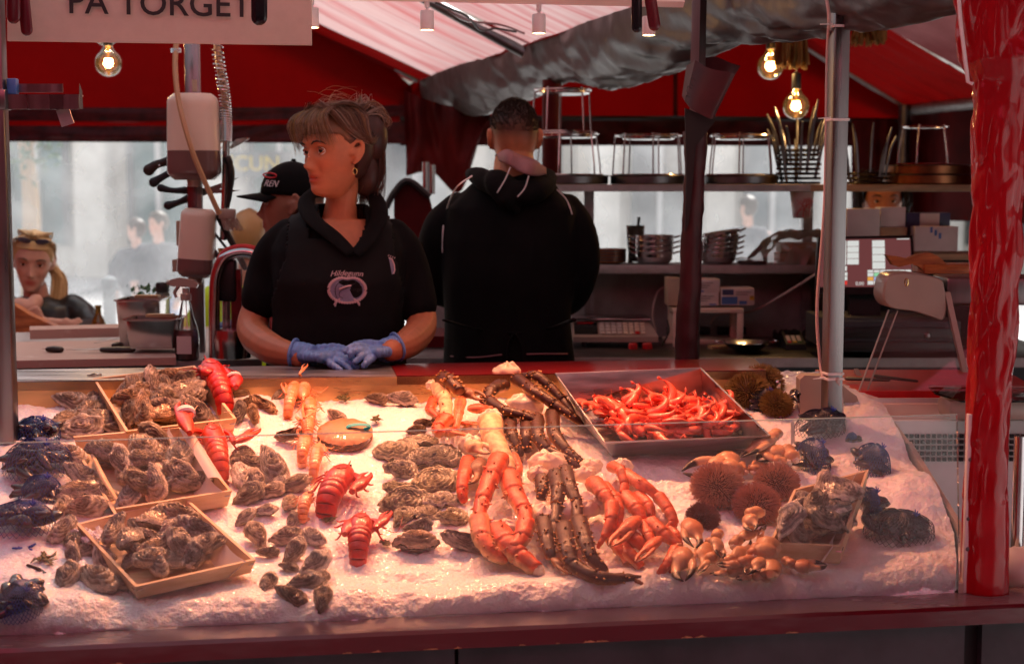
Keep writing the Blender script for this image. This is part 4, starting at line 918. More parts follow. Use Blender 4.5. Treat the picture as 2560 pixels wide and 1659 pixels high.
# scale
p = onb(1535, 868); t = thing('counter_scale', 'pink-grey shop scale with keypad and display on the bench', 'scale', p); yy = p.y
w = px(205, yy)
m = MB(); m.slab([(-w / 2, 0, .022), (w / 2 + .012, 0, .022), (w / 2 + .004, 0, .04), (w / 2 - .01, .09, .075), (-w / 2, .09, .075), (-w / 2, 0, .036)], (0, 0, 0.0001)) if False else m.hexa([V(-w / 2, 0, .018), V(w / 2 + .012, 0, .018), V(w / 2, .2, .018), V(-w / 2, .2, .018), V(-w / 2, .0, .036), V(w / 2 + .012, .0, .036), V(w / 2 - .012, .085, .082), V(-w / 2, .085, .082)]); hs_ = m.build('housing', M_['beige_plastic'], t)
sl = math.atan2(.046, .085)
Ms = Matrix.Translation((0, .0425, .0602)) @ Matrix.Rotation(sl, 4, 'X')
m = MB(); m.X = Ms; m.box((-w * .34, 0, .0015), (w * .29, .07, .002)); dp = m.build('display', M_['black_gloss'], t)
m = MB(); m.X = Ms; m.box((-w * .34, .03, .003), (w * .2, .006, .001)); m.build('red_strip', M_['red_print'], dp)
for i in range(8):
    for j in range(4):
        m = MB(); m.X = Ms; m.box((-w * .14 + i * w * .072, -.03 + j * .019, .003), (w * .055, .013, .005), bev=.0015); m.build('key', M_['red_tray' if (i, j) == (6, 0) else ('card_white' if i < 4 else 'white_plastic')], t)
m = MB(); m.box((-.01, .15, .09), (w, .17, .006), bev=.002); m.box((-.01, .15, .083), (.1, .1, .01)); m.build('weighing_plate', M_['steel_bright'], t)
for x in (-.1, .1):
    m = MB(); m.lathe([(.012, 0), (.012, .02)], 10, (x, .03, 0)); m.build('foot', M_['black_plastic'], t)
for (u, w_) in ((1582, .03), (1618, .034)):
    m = MB(); m.lathe([(w_ / 2, 0), (w_ / 2, .016), (w_ * .4, .02)], 12); o = tag(m.build('red_tub', M_['red_tray']), 'low red tub tucked under the scale edge' if u < 1600 else 'wider red tub beneath the corner of the scale', 'tub'); o.location = onb(u, 872)
# white plastic rack with glove boxes
wr = onb(1770, 868); y = wr.y; t = thing('plastic_rack', 'white plastic table rack carrying the glove boxes', 'rack', wr); w = px(178, y); h = px(98, y)
m = MB(); m.box((0, .09, h - .008), (w, .18, .016), bev=.003); m.build('rack_top', M_['white_plastic'], t)
for sx in (-1, 1):
    for sy in (.01, .17):
        m = MB(); m.box((sx * (w / 2 - .012), sy, (h - .017) / 2), (.022, .018, h - .017), bev=.002); m.build('leg', M_['white_plastic'], t)
def carton(u0, u1, v0, v1, y, d, mm, label, name='carton', rz=0.0, extra=None, cat='box'):
    a, b_ = PY(u0, v1, y), PY(u1, v0, y); t = thing(name, label, cat, V((a.x + b_.x) / 2, y + d / 2, a.z)); w = b_.x - a.x; h = b_.z - a.z
    t.rotation_euler.z = rz
    m = MB(); m.box((0, 0, h / 2), (w, d, h), bev=.0015); m.build('box_body', M_[mm], t)
    if extra: extra(t, w, d, h)
    return t
def patch(t, d, x0, x1, z0, z1, mm, name='print', k=1): m = MB(); m.box(((x0 + x1) / 2, -d / 2 - .0006 * k, (z0 + z1) / 2), (x1 - x0, .0008, z1 - z0)); return m.build(name, M_[mm], t)
def lines(t, d, x0, x1, z, n, dz_, mm='ink'):
    for k in range(n): patch(t, d, x0, x0 + (x1 - x0) * (1 - .2 * (k % 3)), z - k * dz_, z - k * dz_ + .0018, mm, 'print_line', 2)
yb = y + .03
carton(1742, 1800, 698, 731, yb, .11, 'card_white', 'white glove box on top of the pair behind the wrapped pole', extra=lambda t, w, d, h: (lines(t, d, -w * .4, w * .2, h * .7, 3, .008), patch(t, d, -w * .45, -w * .2, .002, .007, 'blue_box')))
carton(1738, 1797, 731, 764, yb, .11, 'card_white', 'white glove box under the other one behind the wrapped pole', extra=lambda t, w, d, h: (lines(t, d, -w * .4, w * .3, h * .7, 3, .008), patch(t, d, w * .1, w * .4, .002, .007, 'blue_box')))
carton(1802, 1886, 720, 763, yb, .11, 'card_white', 'blue and white glove box with yellow size mark', extra=lambda t, w, d, h: (patch(t, d, -w * .48, .0, .003, h * .5, 'blue_box'), patch(t, d, w * .05, w * .28, .003, h * .26, 'blue_box'), patch(t, d, w * .36, w * .49, h * .3, h * .55, 'yellow'), patch(t, d, -w * .46, -w * .12, h * .6, h * .92, 'navy_box'), lines(t, d, -w * .05, w * .4, h * .75, 2, .008)))
carton(1668, 1700, 695, 763, yb, .1, 'card', 'brown carton leaning behind the wrapped pole on the rack')
link('lettering', text_mesh('M', .012, .0004), bpy.data.objects[[o.name for o in bpy.data.objects if o.get('label') == 'blue and white glove box with yellow size mark'][0]], Matrix.Translation((px(35, yb), -.0575, px(20, yb))) @ Matrix.Rotation(R(90), 4, 'X')).data.materials.append(M_['ink'])
for (u, w_, lab) in ((1690, .055, 'black power adapter with a white label inside the rack'), (1758, .06, 'black power adapter on the rack base next to the cable'), (1818, .06, 'black boxy charger by the rack leg'), (1852, .05, 'black charger with red sticker in the rack corner')):
    m = MB(); m.box((0, 0, .014), (w_, .04, .028), bev=.004); o = tag(m.build('power_adapter', M_['black_plastic']), lab, 'adapter'); o.location = onb(u, 852) + V(0, .05, .018)
m = MB(); m.box((0, 0, .009), (px(200, y), .12, .018), bev=.004); o = tag(m.build('power_strip', M_['white_plastic']), 'white power strip lying under the plastic rack', 'power strip'); o.location = onb(1762, 862) + V(0, .07, 0)
cable('power_cable', [PY(1640, 830, 5.3), PY(1632, 780, 5.3), PY(1645, 730, 5.32), PY(1680, 710, 5.33)], .005, 'cable_white', 'white cable arching beside the plastic rack')
cable('power_cable', [PY(1775, 810, 5.25), PY(1800, 785, 5.25), PY(1880, 778, 5.2), PY(1960, 735, 5.15), PY(2060, 672, 5.1)], .0045, 'cable_white', 'long white cable sagging from the rack to the monitor')
cable('power_cable', [PY(1655, 862, 5.0), PY(1672, 830, 5.1), PY(1668, 800, 5.2)], .003, 'cable_black', 'thin black cable beside the scale')
m = MB(); m.lathe([(.001, 0), (.03, 0), (.062, .018), (.082, .034), (.086, .035), (.08, .032), (.06, .016), (.03, .003), (.001, .003)], 32, caps=False); bw_ = thing('serving_bowl', 'shallow steel serving bowl with two handles on the bench', 'bowl', onb(1872, 884) + V(0, .05, 0)); m.build('bowl_body', M_['steel_bright'], bw_, True)
for s_ in (-1, 1):
    m = MB(); m.tube(crom([(s_ * .08, -.015, .032), (s_ * .1, -.012, .036), (s_ * .104, 0, .037), (s_ * .1, .012, .036), (s_ * .08, .015, .032)], 4), .003, 6); m.build('handle', M_['steel_bright'], bw_)
m = MB(); m.box((0, 0, .006), (.06, .04, .012), rot=(0, 0, .3), bev=.002); o = tag(m.build('wooden_block', M_['wood_tan']), 'thin wooden block beside the serving bowl', 'block'); o.location = onb(1795, 872)
# card terminal
t = thing('card_terminal', 'black card payment terminal with keypad on the bench', 'terminal', onb(1992, 876) + V(0, .03, 0)); m = MB(); m.hexa([V(-.035, -.02, 0), V(.035, -.02, 0), V(.035, .09, 0), V(-.035, .09, 0), V(-.033, -.015, .02), V(.033, -.015, .02), V(.033, .085, .055), V(-.033, .085, .055)]); m.build('housing', M_['black_plastic'], t)
for i in range(3):
    for j in range(4):
        m = MB(); m.box((-.02 + i * .018, -.002 + j * .013, .0265 + j * .0046), (.012, .008, .004), rot=(R(19), 0, 0)); m.build('key', M_['card_white' if j else ('red_print', 'yellow', 'leaf')[i]], t)
m = MB(); m.box((0, .066, .0525), (.05, .03, .003), rot=(R(19), 0, 0)); m.build('display', M_['black_gloss'], t)
for (u, v, r_, lab) in ((1968, 800, .04, 'coiled black handset lying at the back of the bench'), (2030, 812, .05, 'dark bundled cable heap behind the card terminal')):
    m = MB(); pts = [(r_ * math.cos(a) * (1 + .2 * math.sin(3 * a)), .6 * r_ * math.sin(a), .01 + .02 * (a / 12) + .008 * math.sin(5 * a)) for a in np.linspace(0, 18, 80)]; m.tube(pts, .006, 6); o = tag(m.build('cable_coil', M_['cable_black']), lab, 'cable'); o.location = V(PY(u, v, 5.2).x, 5.2, BZ)

# ================================================================ TILL AND DELI CASE
yM = 4.72
mo = thing('till_monitor', 'black touch screen till showing white order panels', 'monitor', PY(2170, 860, yM) )
A, B, C_, E = PY(2038, 735, yM), PY(2290, 735, yM), PY(2282, 588, yM + .07), PY(2045, 592, yM + .07); o_ = PY(2170, 860, yM)
nrm = (B - A).cross(E - A).normalized(); nrm = -nrm if nrm.y > 0 else nrm
m = MB(); m.hexa([p - o_ for p in (A, B, B - nrm * .02, A - nrm * .02, E, C_, C_ - nrm * .02, E - nrm * .02)]); m.build('casing', M_['black_plastic'], mo)
def scr(x0, x1, z0, z1, k=1):
    f = lambda x, z: A.lerp(B, x).lerp(E.lerp(C_, x), z) - o_ + nrm * (.0006 * k); return [f(x0, z0), f(x1, z0), f(x1, z1), f(x0, z1)]
m = MB(); m.add(scr(.03, .97, .12, .95), [(0, 1, 2, 3)]); ms_ = bpy.data.materials.new('screen_dark'); 
mat('screen_bg', (.05, .015, .018), .15, emit=(.16, .05, .05), estr=.5); mat('screen_white', (.5, .52, .5), .2, emit=(.75, .82, .78), estr=.45); mat('screen_red', (.4, .02, .02), .2, emit=(.7, .05, .04), estr=.5); mat('screen_orange', (.5, .25, .02), .2, emit=(.8, .4, .08), estr=.5); mat('screen_green', (.1, .4, .2), .2, emit=(.3, .7, .4), estr=.5); mat('screen_blue', (.1, .2, .4), .2, emit=(.4, .5, .8), estr=.5)
sb_ = m.build('screen', M_['screen_bg'], mo, False)
def pan(x0, x1, z0, z1, mm='screen_white', k=2): q = MB(); q.add(scr(x0, x1, z0, z1, k), [(0, 1, 2, 3)]); q.build('panel', M_[mm], sb_, False)
pan(.18, .30, .50, .92); 
for (x0, x1, zb) in ((.31, .43, .50), (.57, .70, .42)):
    n = 4; zt = .92
    for k in range(n): pan(x0, x1, zt - (k + 1) * (zt - zb) / n + .008, zt - k * (zt - zb) / n)
for i in range(2):
    for j in range(3): pan(.19 + i * .065, .25 + i * .065, .16 + j * .075, .225 + j * .075, 'screen_red' if (i, j) == (1, 0) else 'screen_white')
pan(.19, .31, .40, .48); pan(.83, .96, .93, .945)
for i in range(7): pan(.52 + i * .064, .578 + i * .064, .37, .41)
for i in range(7):
    for j in range(3): pan(.52 + i * .064, .578 + i * .064, .16 + j * .07, .222 + j * .07, {(0, 1): 'screen_orange', (1, 1): 'screen_blue', (1, 2): 'screen_green'}.get((i, j), 'screen_white'))
tm = text_mesh('0,00', .016, .0002); link('lettering', tm, sb_, Matrix.Translation(sum((p for p in scr(.38, .5, .15, .2, 4)), V(0, 0, 0)) / 4) @ frame(B - A, nrm)).data.materials.append(M_['screen_white'])
m = MB(); m.box((.0, .06, .09), (.1, .03, .16), rot=(R(-15), 0, 0)); m.box((0, .05, .03), (.2, .14, .02), bev=.004); m.build('stand', M_['black_plastic'], mo)
# cash drawer
a, b_ = PY(2075, 880, 4.55), PY(2405, 803, 4.55); t = thing('cash_drawer', 'black metal cash drawer with a round lock under the monitor', 'cash drawer', V((a.x + b_.x) / 2, 4.75, a.z)); w = b_.x - a.x; h = b_.z - a.z
m = MB(); m.box((0, 0, h / 2), (w, .38, h), bev=.004); m.build('casing', M_['dark_panel'], t); m = MB(); m.box((0, -.193, h * .62), (w * .96, .01, h * .35), bev=.002); m.build('drawer_front', M_['black_plastic'], t); m = MB(); m.box((0, -.193, h * .2), (w * .96, .01, h * .28), bev=.002); m.build('drawer_front', M_['black_plastic'], t)
m = MB(); m.ell((w * .24, -.2, h * .55), (.011, .004, .011), 14); m.build('lock', M_['steel'], t)
m = MB(); m.lathe([(.001, .0), (.10, .0), (.105, .006), (.001, .007)], 24); o = tag(m.build('red_mat', M_['red_tray']), 'round red mat lying on top of the cash drawer', 'mat'); o.location = PY(2235, 796, 4.75)
# boxes on top shelf behind the monitor
carton(2112, 2198, 522, 600, 5.02, .1, 'card_white', 'blank pinkish carton standing nearest the steel post', rz=.1)
carton(2203, 2266, 518, 568, 5.05, .1, 'card_white', 'blank carton standing above the tan box', rz=-.05)
carton(2200, 2268, 568, 610, 5.04, .1, 'wood_tan', 'low tan box under the blank carton')
carton(2266, 2376, 532, 590, 5.08, .08, 'navy_box', 'dark blue patterned carton behind the torn one', extra=lambda t, w, d, h: patch(t, d, -w * .2, w * .25, 0, h * .98, 'card_white'))
carton(2286, 2396, 566, 628, 5.0, .06, 'card_white', 'torn open white carton with blue flower print', extra=lambda t, w, d, h: [patch(t, d, w * (-.15 + .1 * k), w * (-.09 + .1 * k), h * (.75 - .12 * k), h * (.98 - .12 * k), 'blue_box') for k in range(3)])
t = thing('bench_shelf', 'dark raised shelf behind the till carrying cartons', 'shelf', PY(2270, 640, 5.05)); m = MB(); m.box((.06, .06, .0), (.62, .26, .02)); m.build('board', M_['wood_tan'], t); m = MB(); m.box((.06, .1, -.16), (.6, .2, .3)); m.build('cabinet', M_['dark_gap'], t)
# wooden tail-shaped paddle board
t = thing('wooden_paddle', 'orange wooden board with carved fish tail handle beside the till', 'wooden board', PY(2330, 690, 4.1)); q = PY(2330, 690, 4.1)
sil = [(2216, 637), (2240, 640), (2270, 646), (2300, 634), (2325, 631), (2345, 640), (2372, 664), (2372, 680), (2310, 678), (2300, 668), (2280, 660), (2262, 664), (2248, 668), (2232, 662)]
m = MB(); m.slab([PY(u, v, 4.1) - q for u, v in sil], (0, .03, 0)); m.build('tail_handle', M_['wood_red'], t)
m = MB(); a, b_ = PY(2310, 684, 4.1) - q, PY(2520, 661, 4.1) - q; m.box(((a.x + b_.x) / 2, .06, (a.z + b_.z) / 2), (b_.x - a.x, .13, b_.z - a.z), bev=.002); m.build('board', M_['wood_red'], t)
# deli case at the right: rounded beige hinge head, struts, glass, body
yD = 3.62; ob = PY(2300, 1475, yD); t = thing('deli_case', 'beige glass fronted deli case beside the seafood counter', 'display case', V(ob.x, yD, 0)); OB = V(ob.x, yD, 0)
sil = [(2212, 700), (2222, 688), (2245, 682), (2300, 684), (2352, 697), (2362, 720), (2368, 770), (2358, 800), (2330, 792), (2285, 778), (2240, 772), (2218, 764), (2206, 740)]
m = MB(); P = [PY(u, v, yD) - OB for u, v in sil]; Pc = crom([tuple(p) for p in P + [P[0]]], 4)[:-1]
rs = [[Vector(p) + (sum(P, V(0, 0, 0)) / len(P) - Vector(p)) * k + V(0, dy, 0) for p in Pc] for k, dy in ((.06, -.004), (.015, 0), (0, .006), (0, .09), (.02, .096))]; m.rings(rs); m.build('hinge_head', M_['beige_plastic'], t)
m = MB(); a = PY(2265, 705, yD) - OB; m.tube([(a.x + .004 * math.cos(q), a.y - .004, a.z + .009 * math.sin(q)) for q in np.linspace(0, 6.28, 16)], .0014, 5); m.build('cap_recess', M_['gold'], t)
for (u0, v0, u1, v1) in ((2222, 774, 2147, 978), (2244, 776, 2160, 998)):
    m = MB(); m.tube([PY(u0, v0, yD + .02) - OB, PY(u1, v1, yD - .05) - OB], .0022, 6); m.build('glass_edge', M_['rail_chip' if False else 'beige_plastic'], t)
gp = [PY(2223, 774, yD + .02), PY(2148, 978, yD - .05), PY(2500, 990, yD - .05), PY(2480, 760, yD + .02)]
m = MB(); m.slab([p - OB for p in gp], (0, .005, 0)); m.build('front_glass', M_['pane_side'], t, False)
m = MB(); m.slab([p - OB for p in (PY(2362, 730, yD), PY(2376, 730, yD), PY(2420, 930, yD - .05), PY(2408, 930, yD - .05))], (0, .02, 0)); m.build('curved_arm', M_['beige_plastic'], t)
m = MB(); p0 = PY(2395, 735, yD + .1) - OB; m.box((p0.x + .12, p0.y, p0.z + .012), (.34, .14, .07), bev=.01); m.build('lamp_hood', M_['steel'], t)
m = MB(); a, b_ = PY(2000, 1060, yD - .1) - OB, PY(2560, 990, yD - .1) - OB; m.box(((a.x + b_.x) / 2 + .06, .15, (a.z + .0) / 2 + .02), (b_.x - a.x - .12, .5, a.z + .06), bev=.004); m.build('case_body', M_['white_plastic'], t)
sil = [(2000, 948), (2012, 938), (2080, 940), (2125, 978), (2142, 990), (2178, 1100), (2186, 1140), (2080, 1130), (2000, 1050)]
m = MB(); m.slab([PY(u, v, yD - .12) - OB for u, v in sil], (0, .05, 0)); m.build('end_cheek', M_['beige_plastic'], t)
m = MB(); a, b_ = PY(2100, 990, yD - .06) - OB, PY(2520, 962, yD + .2) - OB; m.hexa([V(a.x, a.y, a.z - .004), V(b_.x, a.y, a.z - .004), V(b_.x, a.y + .3, a.z + .012), V(a.x, a.y + .3, a.z + .012), V(a.x, a.y, a.z + .012), V(b_.x, a.y, a.z + .012), V(b_.x, a.y + .3, a.z + .028), V(a.x, a.y + .3, a.z + .028)]); m.build('red_tray', M_['red_tray'], t)
m = MB(); a = PY(2140, 1004, yD - .085) - OB; m.box((a.x + .2, a.y, a.z), (.46, .01, .018)); m.build('white_lip', M_['white_paint'], t)
m = MB(); a, b_ = PY(2335, 985, yD - .2) - OB, PY(2560, 985, yD - .2) - OB; m.slab([a, a + V(.05, -.05, -.012), b_ + V(.2, -.05, -.012), b_ + V(.2, .12, .0), a + V(0, .05, .01)], (0, 0, .005)); m.build('glass_shelf', M_['pane_side'], t, False)
m = MB(); a = PY(2365, 1012, yD - .2) - OB; m.box((a.x + .1, a.y + .03, a.z - .01), (.2, .1, .05), bev=.015); m.build('shelf_bracket', M_['beige_plastic'], t)
# perforated vent
vt = PY(2230, 1082, yD - .135) - OB; cw = px(13.6, yD); 
for i in range(24):
    for j in range(5):
        m = MB(); m.box((vt.x + (i + .5) * cw, vt.y - .0, vt.z - (j + .5) * cw * 1.05), (cw * .62, .006, cw * .66)); m.build('vent_slot', M_['dark_gap'], t)
m = MB(); a, b_ = PY(2195, 1475, yD - .12) - OB, PY(2600, 1050, yD - .12) - OB; m.box(((a.x + b_.x) / 2, a.y, (a.z + b_.z) / 2), (b_.x - a.x, .02, b_.z - a.z)); m.build('vent_panel', M_['white_paint'], t)
for (u0, v0, u1, v1, lab) in ((2120, 946, 2220, 950, 'black handled knife lying in the red tray'), (2190, 940, 2290, 952, 'second knife lying crosswise over the red tray')):
    m = MB(); A_, B_ = PY(u0, v0, yD + .05), PY(u1, v1, yD); m.tube([V(0, 0, 0), (B_ - A_)], [.008, .006], 8, flat=.6, round_=True); o = tag(m.build('knife', M_['black_plastic']), lab, 'knife'); o.location = A_

# ================================================================ LEFT WORK TABLE
TZ = 1.05
tA, tB2 = PZ(-300, 921, TZ), PZ(655, 897, TZ); tbl = thing('work_table', 'steel work table with cutting boards behind the counter', 'table', V(tA.x, tA.y, .1)); OT = V(tA.x, tA.y, .1); AXT = (tB2 - tA).normalized(); AYT = V(-AXT.y, AXT.x, 0)
m = MB(); m.hexa([p - OT for p in (tA - V(0, 0, .03), tB2 - V(0, 0, .03), tB2 + AYT * 1.0 - V(0, 0, .03), tA + AYT * 1.0 - V(0, 0, .03), tA, tB2, tB2 + AYT * 1.0, tA + AYT * 1.0)]); m.build('top', M_['steel_matte'], tbl)
for f in (.05, .95):
    for g_ in (.05, .95):
        p = tA.lerp(tB2, f) + AYT * g_ - OT; m = MB(); m.box((p.x, p.y, (TZ - .13) / 2), (.04, .04, TZ - .13)); m.build('leg', M_['steel'], tbl)
def tz(u, v, z=TZ): return PZ(u, v, z)
bz = TZ + .022
cbq = [tz(-200, 906, bz), tz(440, 893, bz), tz(428, 848, bz), tz(-200, 858, bz)]
m = MB(); m.hexa([p - V(0, 0, .0215) - cbq[0] for p in cbq] + [p - cbq[0] for p in cbq]); o = tag(m.build('cutting_board', M_['board_pink']), 'large pinkish cutting board with flour stains holding the knives', 'cutting board'); o.location = cbq[0]
q = [tz(75, 848, bz), tz(300, 842, bz), tz(300, 832, bz), tz(75, 838, bz)]; m = MB(); m.hexa([p - q[0] for p in q] + [p - q[0] + V(0, 0, .03) for p in q]); o = tag(m.build('cutting_board', M_['board_pink']), 'narrow raised board standing at the back of the cutting board', 'cutting board'); o.location = q[0]
def knife_on(a, b, hl, label, z=bz, mm='knife_handle', thick=.011):
    A, B = tz(*a, z), tz(*b, z); L = (B - A); n = L.normalized(); t = thing('knife', label, 'knife', A + V(0, 0, .009))
    m = MB(); m.tube([V(0, 0, 0), n * hl * .5, n * hl], [thick, thick * 1.1, thick * .85], 8, flat=.8, round_=True); m.build('handle', M_[mm], t)
    s = n.cross(V(0, 0, 1)); m = MB(); m.slab([n * hl + s * .008, n * hl - s * .008, n * (L.length * .8) - s * .007, L], (0, 0, .0018)); m.build('blade', M_['steel_bright'], t, False)
knife_on((330, 881), (165, 882), .085, 'brown handled boning knife lying on the cutting board'); knife_on((150, 881), (105, 880), .035, 'short black oyster knife at the board edge', thick=.012)
knife_on((300, 869), (279, 871), .02, 'stubby dark tool beside the boning knife')
A, B = tz(300, 842, bz), tz(235, 858, bz); m = MB(); m.slab([V(0, 0, 0), B - A, (B - A) * .5 + V(.01, -.012, 0)], (0, 0, .002)); o = tag(m.build('paper_strip', M_['paper']), 'pale pointed paper strip lying on the cutting board', 'paper'); o.location = A
def tub(u0, u1, v0, v1, y, d, label, lid):
    a, b_ = PY(u0, v1, y), PY(u1, v0, y); w = b_.x - a.x; h = b_.z - a.z; t = thing('steel_tub', label, 'tub', V((a.x + b_.x) / 2, y + d / 2, a.z))
    def rr(w, d, z, r=.012): 
        return [V(sx * (w / 2 - r) + r * math.cos(q), sy * (d / 2 - r) + r * math.sin(q), z) for sx, sy, q0 in ((1, 1, 0), (-1, 1, 1.571), (-1, -1, 3.142), (1, -1, 4.712)) for q in (q0, q0 + .785, q0 + 1.571)]
    m = MB(); m.rings([rr(w * .80, d * .8, .0), rr(w * .84, d * .84, .008), rr(w * .93, d * .93, h - .004), rr(w * 1.02, d * 1.02, h), rr(w * 1.02, d * 1.02, h + .003), rr(w * .90, d * .9, h + .002), rr(w * .80, d * .8, .006)], caps=True); m.build('tub_body', M_['steel_bright'], t)
    m = MB(); m.rings([rr(w * .86, d * .86, h * .7), rr(w * .86, d * .86, h * .71)]); m.build('contents', M_['grey_tint'], t)
    m = MB(); m.box((w * .1, 0, h + .008), (w * .5, d * .25, .008)); m.build('lid_strip', M_['wood_tan'], t)
tub(285, 400, 752, 866, 4.45, .16, 'tall steel tub behind the shallower one on the work table', 1); tub(307, 442, 800, 873, 4.25, .14, 'shallow steel tub in front of the tall one on the work table', 1)
# spray bottle by the table edge (bigger, nearer)
p = tz(468, 899, TZ); sprayer(p + V(0, 0, .0005), 'clear spray bottle with pink trigger below the soap dispensers', 'liquid', .93)
t = thing('thermos_flask', 'dark olive thermos flask with black cap beyond the tubs', 'flask', PY(408, 800, 5.0)); m = MB(); m.lathe([(.001, 0), (.023, 0), (.024, .003), (.024, .09), (.02, .096)], 18); m.build('flask_body', M_['olive_paint'], t); m = MB(); m.lathe([(.021, .095), (.024, .1), (.024, .12), (.02, .128), (.001, .129)], 18); m.build('cap', M_['black_plastic'], t)
t = thing('herb_pot', 'small potted plant with pink flowers behind the steel tubs', 'plant', PY(360, 790, 5.2)); m = MB()
for k in range(26): p = V(*rng.normal(0, .022, 2), .05 + rng.uniform(0, .06)); e = Euler(rng.uniform(0, 6, 3)).to_matrix(); m.add([p + e @ Vector(w) * .014 for w in ((-1, 0, 0), (0, -.6, .2), (1, 0, 0), (0, .6, .2))], [(0, 1, 2, 3)])
kind(m.build('foliage', M_['leaf'], t, False), 'stuff'); m = MB(); m.lathe([(.02, 0), (.028, .05), (.02, .05)], 12); m.build('pot', M_['wood_red'], t)
for k in range(5): m = MB(); m.ell((-.03 + .012 * k, -.02, .05 + .004 * (k % 2)), (.006,) * 3, 6); m.build('blossom', M_['flower'], t)
# ---- soap pole
yp_ = 4.5
sx = PY(486, 400, yp_).x; t = thing('wall_pole', 'flat steel pole carrying soap dispensers and knives', 'pole', (sx, yp_, .1)); zt = PY(486, -60, yp_).z
m = MB(); m.box((0, .0, (zt - .1) / 2), (.044, .02, zt - .1), bev=.002); m.build('bar', M_['steel'], t)
m = MB(); a = PY(492, 215, yp_).z - .1; m.box((.008, -.011, a), (.015, .002, .035)); m.build('tape', M_['card'], t)
def dispenser(u0, u1, v0, v1, label, split, narrow=.92, tilt=0):
    p = PY((u0 + u1) / 2, v1, yp_ - .07); w = px(u1 - u0, yp_ - .07) / 2; h = px(v1 - v0, yp_ - .07); t = thing('soap_dispenser', label, 'dispenser', Matrix.Translation(p) @ Matrix.Rotation(tilt, 4, 'Y'))
    def prof(z0, z1, n=8):
        out = []
        for i in range(n + 1):
            f = z0 + (z1 - z0) * i / n; k = 1.0
            if f < .1: k = .72 + .28 * math.sin(f / .1 * 1.57)
            if f > .92: k = .75 + .25 * math.sin((1 - f) / .08 * 1.57)
            out.append([V(math.copysign(abs(math.cos(a)) ** .6, math.cos(a)) * w * k * (narrow + (1 - narrow) * (1 - f)), math.copysign(abs(math.sin(a)) ** .7, math.sin(a)) * .055 * k, f * h) for a in np.linspace(0, 2 * math.pi, 28, endpoint=False)])
        return out
    m = MB(); m.rings(prof(split, 1, 14)); m.build('upper_cover', M_['white_plastic'], t); m = MB(); m.rings(prof(0, split - .002, 8)); m.build('lower_tank', M_['grey_tint'], t)
    m = MB(); m.lathe([(.02, -.02), (.024, .002)], 12); m.build('nozzle', M_['beige_plastic'], t)
dispenser(420, 553, 238, 450, 'large cream soap dispenser with grey lower tank', .34); dispenser(443, 536, 522, 692, 'smaller cream soap dispenser tilted below the large one', .27, .9, R(4))
for (pts, lab) in (([(440, 552), (475, 550), (475, 618), (441, 614)], 'brown card tucked behind the smaller soap dispenser'), ([(430, 650), (462, 642), (460, 676), (431, 680)], 'small brown card behind the dispenser foot')):
    m = MB(); P = [PY(u, v, yp_ - .01) for u, v in pts]; m.slab([p - P[0] for p in P], (0, .002, 0)); o = tag(m.build('card_piece', M_['card']), lab, 'card'); o.location = P[0]
cable('soap_hose', [PY(441, 100, yp_ - .12), PY(438, 170, yp_ - .14), PY(448, 260, yp_ - .16), PY(478, 370, yp_ - .17), PY(510, 450, yp_ - .15), PY(548, 535, yp_ - .12)], px(6.5, yp_), 'hose_tan', 'tan rubber hose curving across the large soap dispenser', 8, 'hose')
m = MB(); hp = PY(440, 123, yp_ - .12)
for k in range(3): m.tube([(.014 * math.cos(a), .014 * math.sin(a), -.004 * k + .002 * math.sin(a)) for a in np.linspace(0, 6.3, 14)], .002, 5)
o = tag(m.build('hose_clip', M_['steel_bright']), 'wire clip wound round the top of the tan hose', 'clip'); o.location = hp
t = thing('spring_hose', 'steel spring rinse hose hanging beside the soap dispensers', 'hose', PY(563, 360, yp_ - .05)); oo = PY(563, 360, yp_ - .05)
axis = [Vector(p) for p in crom([tuple(PY(u, v, yp_ - .05)) for u, v in ((541, 95), (548, 160), (560, 230), (565, 300), (565, 352))], 30)]
m = MB(); N_ = len(axis); m.tube([p - oo for p in axis], .010, 8); m.build('inner_hose', M_['hose_tan'], t)
hel = []
for i in range(900):
    f = i / 899; turns = 34 * (f ** 1.45); x = f * (N_ - 1); k = min(int(x), N_ - 2); p = axis[k].lerp(axis[k + 1], x - k); hel.append(p - oo + V(.0165 * math.cos(turns * 6.283), .0165 * math.sin(turns * 6.283), 0))
m = MB(); m.tube(hel, .0018, 4); m.build('spring', M_['steel_bright'], t)
m = MB(); m.tube([PY(566, 350, yp_ - .05) - oo, PY(562, 500, yp_ - .05) - oo, PY(558, 600, yp_ - .05) - oo], .011, 10); m.build('riser_tube', M_['steel_bright'], t)
m = MB(); m.tube(crom([tuple(PY(u, v, yp_ - .075) - oo) for u, v in ((566, 392), (576, 420), (576, 470), (568, 520))], 5), [.012, .013, .013, .012, .01, .011, .012, .012, .011, .01, .008, .008, .008, .008, .007, .007], 8); m.build('grip', M_['black_plastic'], t)
t = thing('dish_brush', 'scrubbing brush with pale bristles hanging on the rinse tube', 'brush', PY(568, 522, yp_ - .09)); m = MB(); m.box((.0, 0, -.015), (.05, .02, .03), bev=.005); m.build('head', M_['beige_plastic'], t); m = MB()
for k in range(60): x = -.02 + .05 * rng.random(); m.tube([(x, rng.uniform(-.01, .01), -.028), (x + .012 + rng.normal(0, .004), rng.uniform(-.012, .012), -.055 - rng.random() * .012)], .0012, 4)
m.build('bristles', M_['bristle'], t)
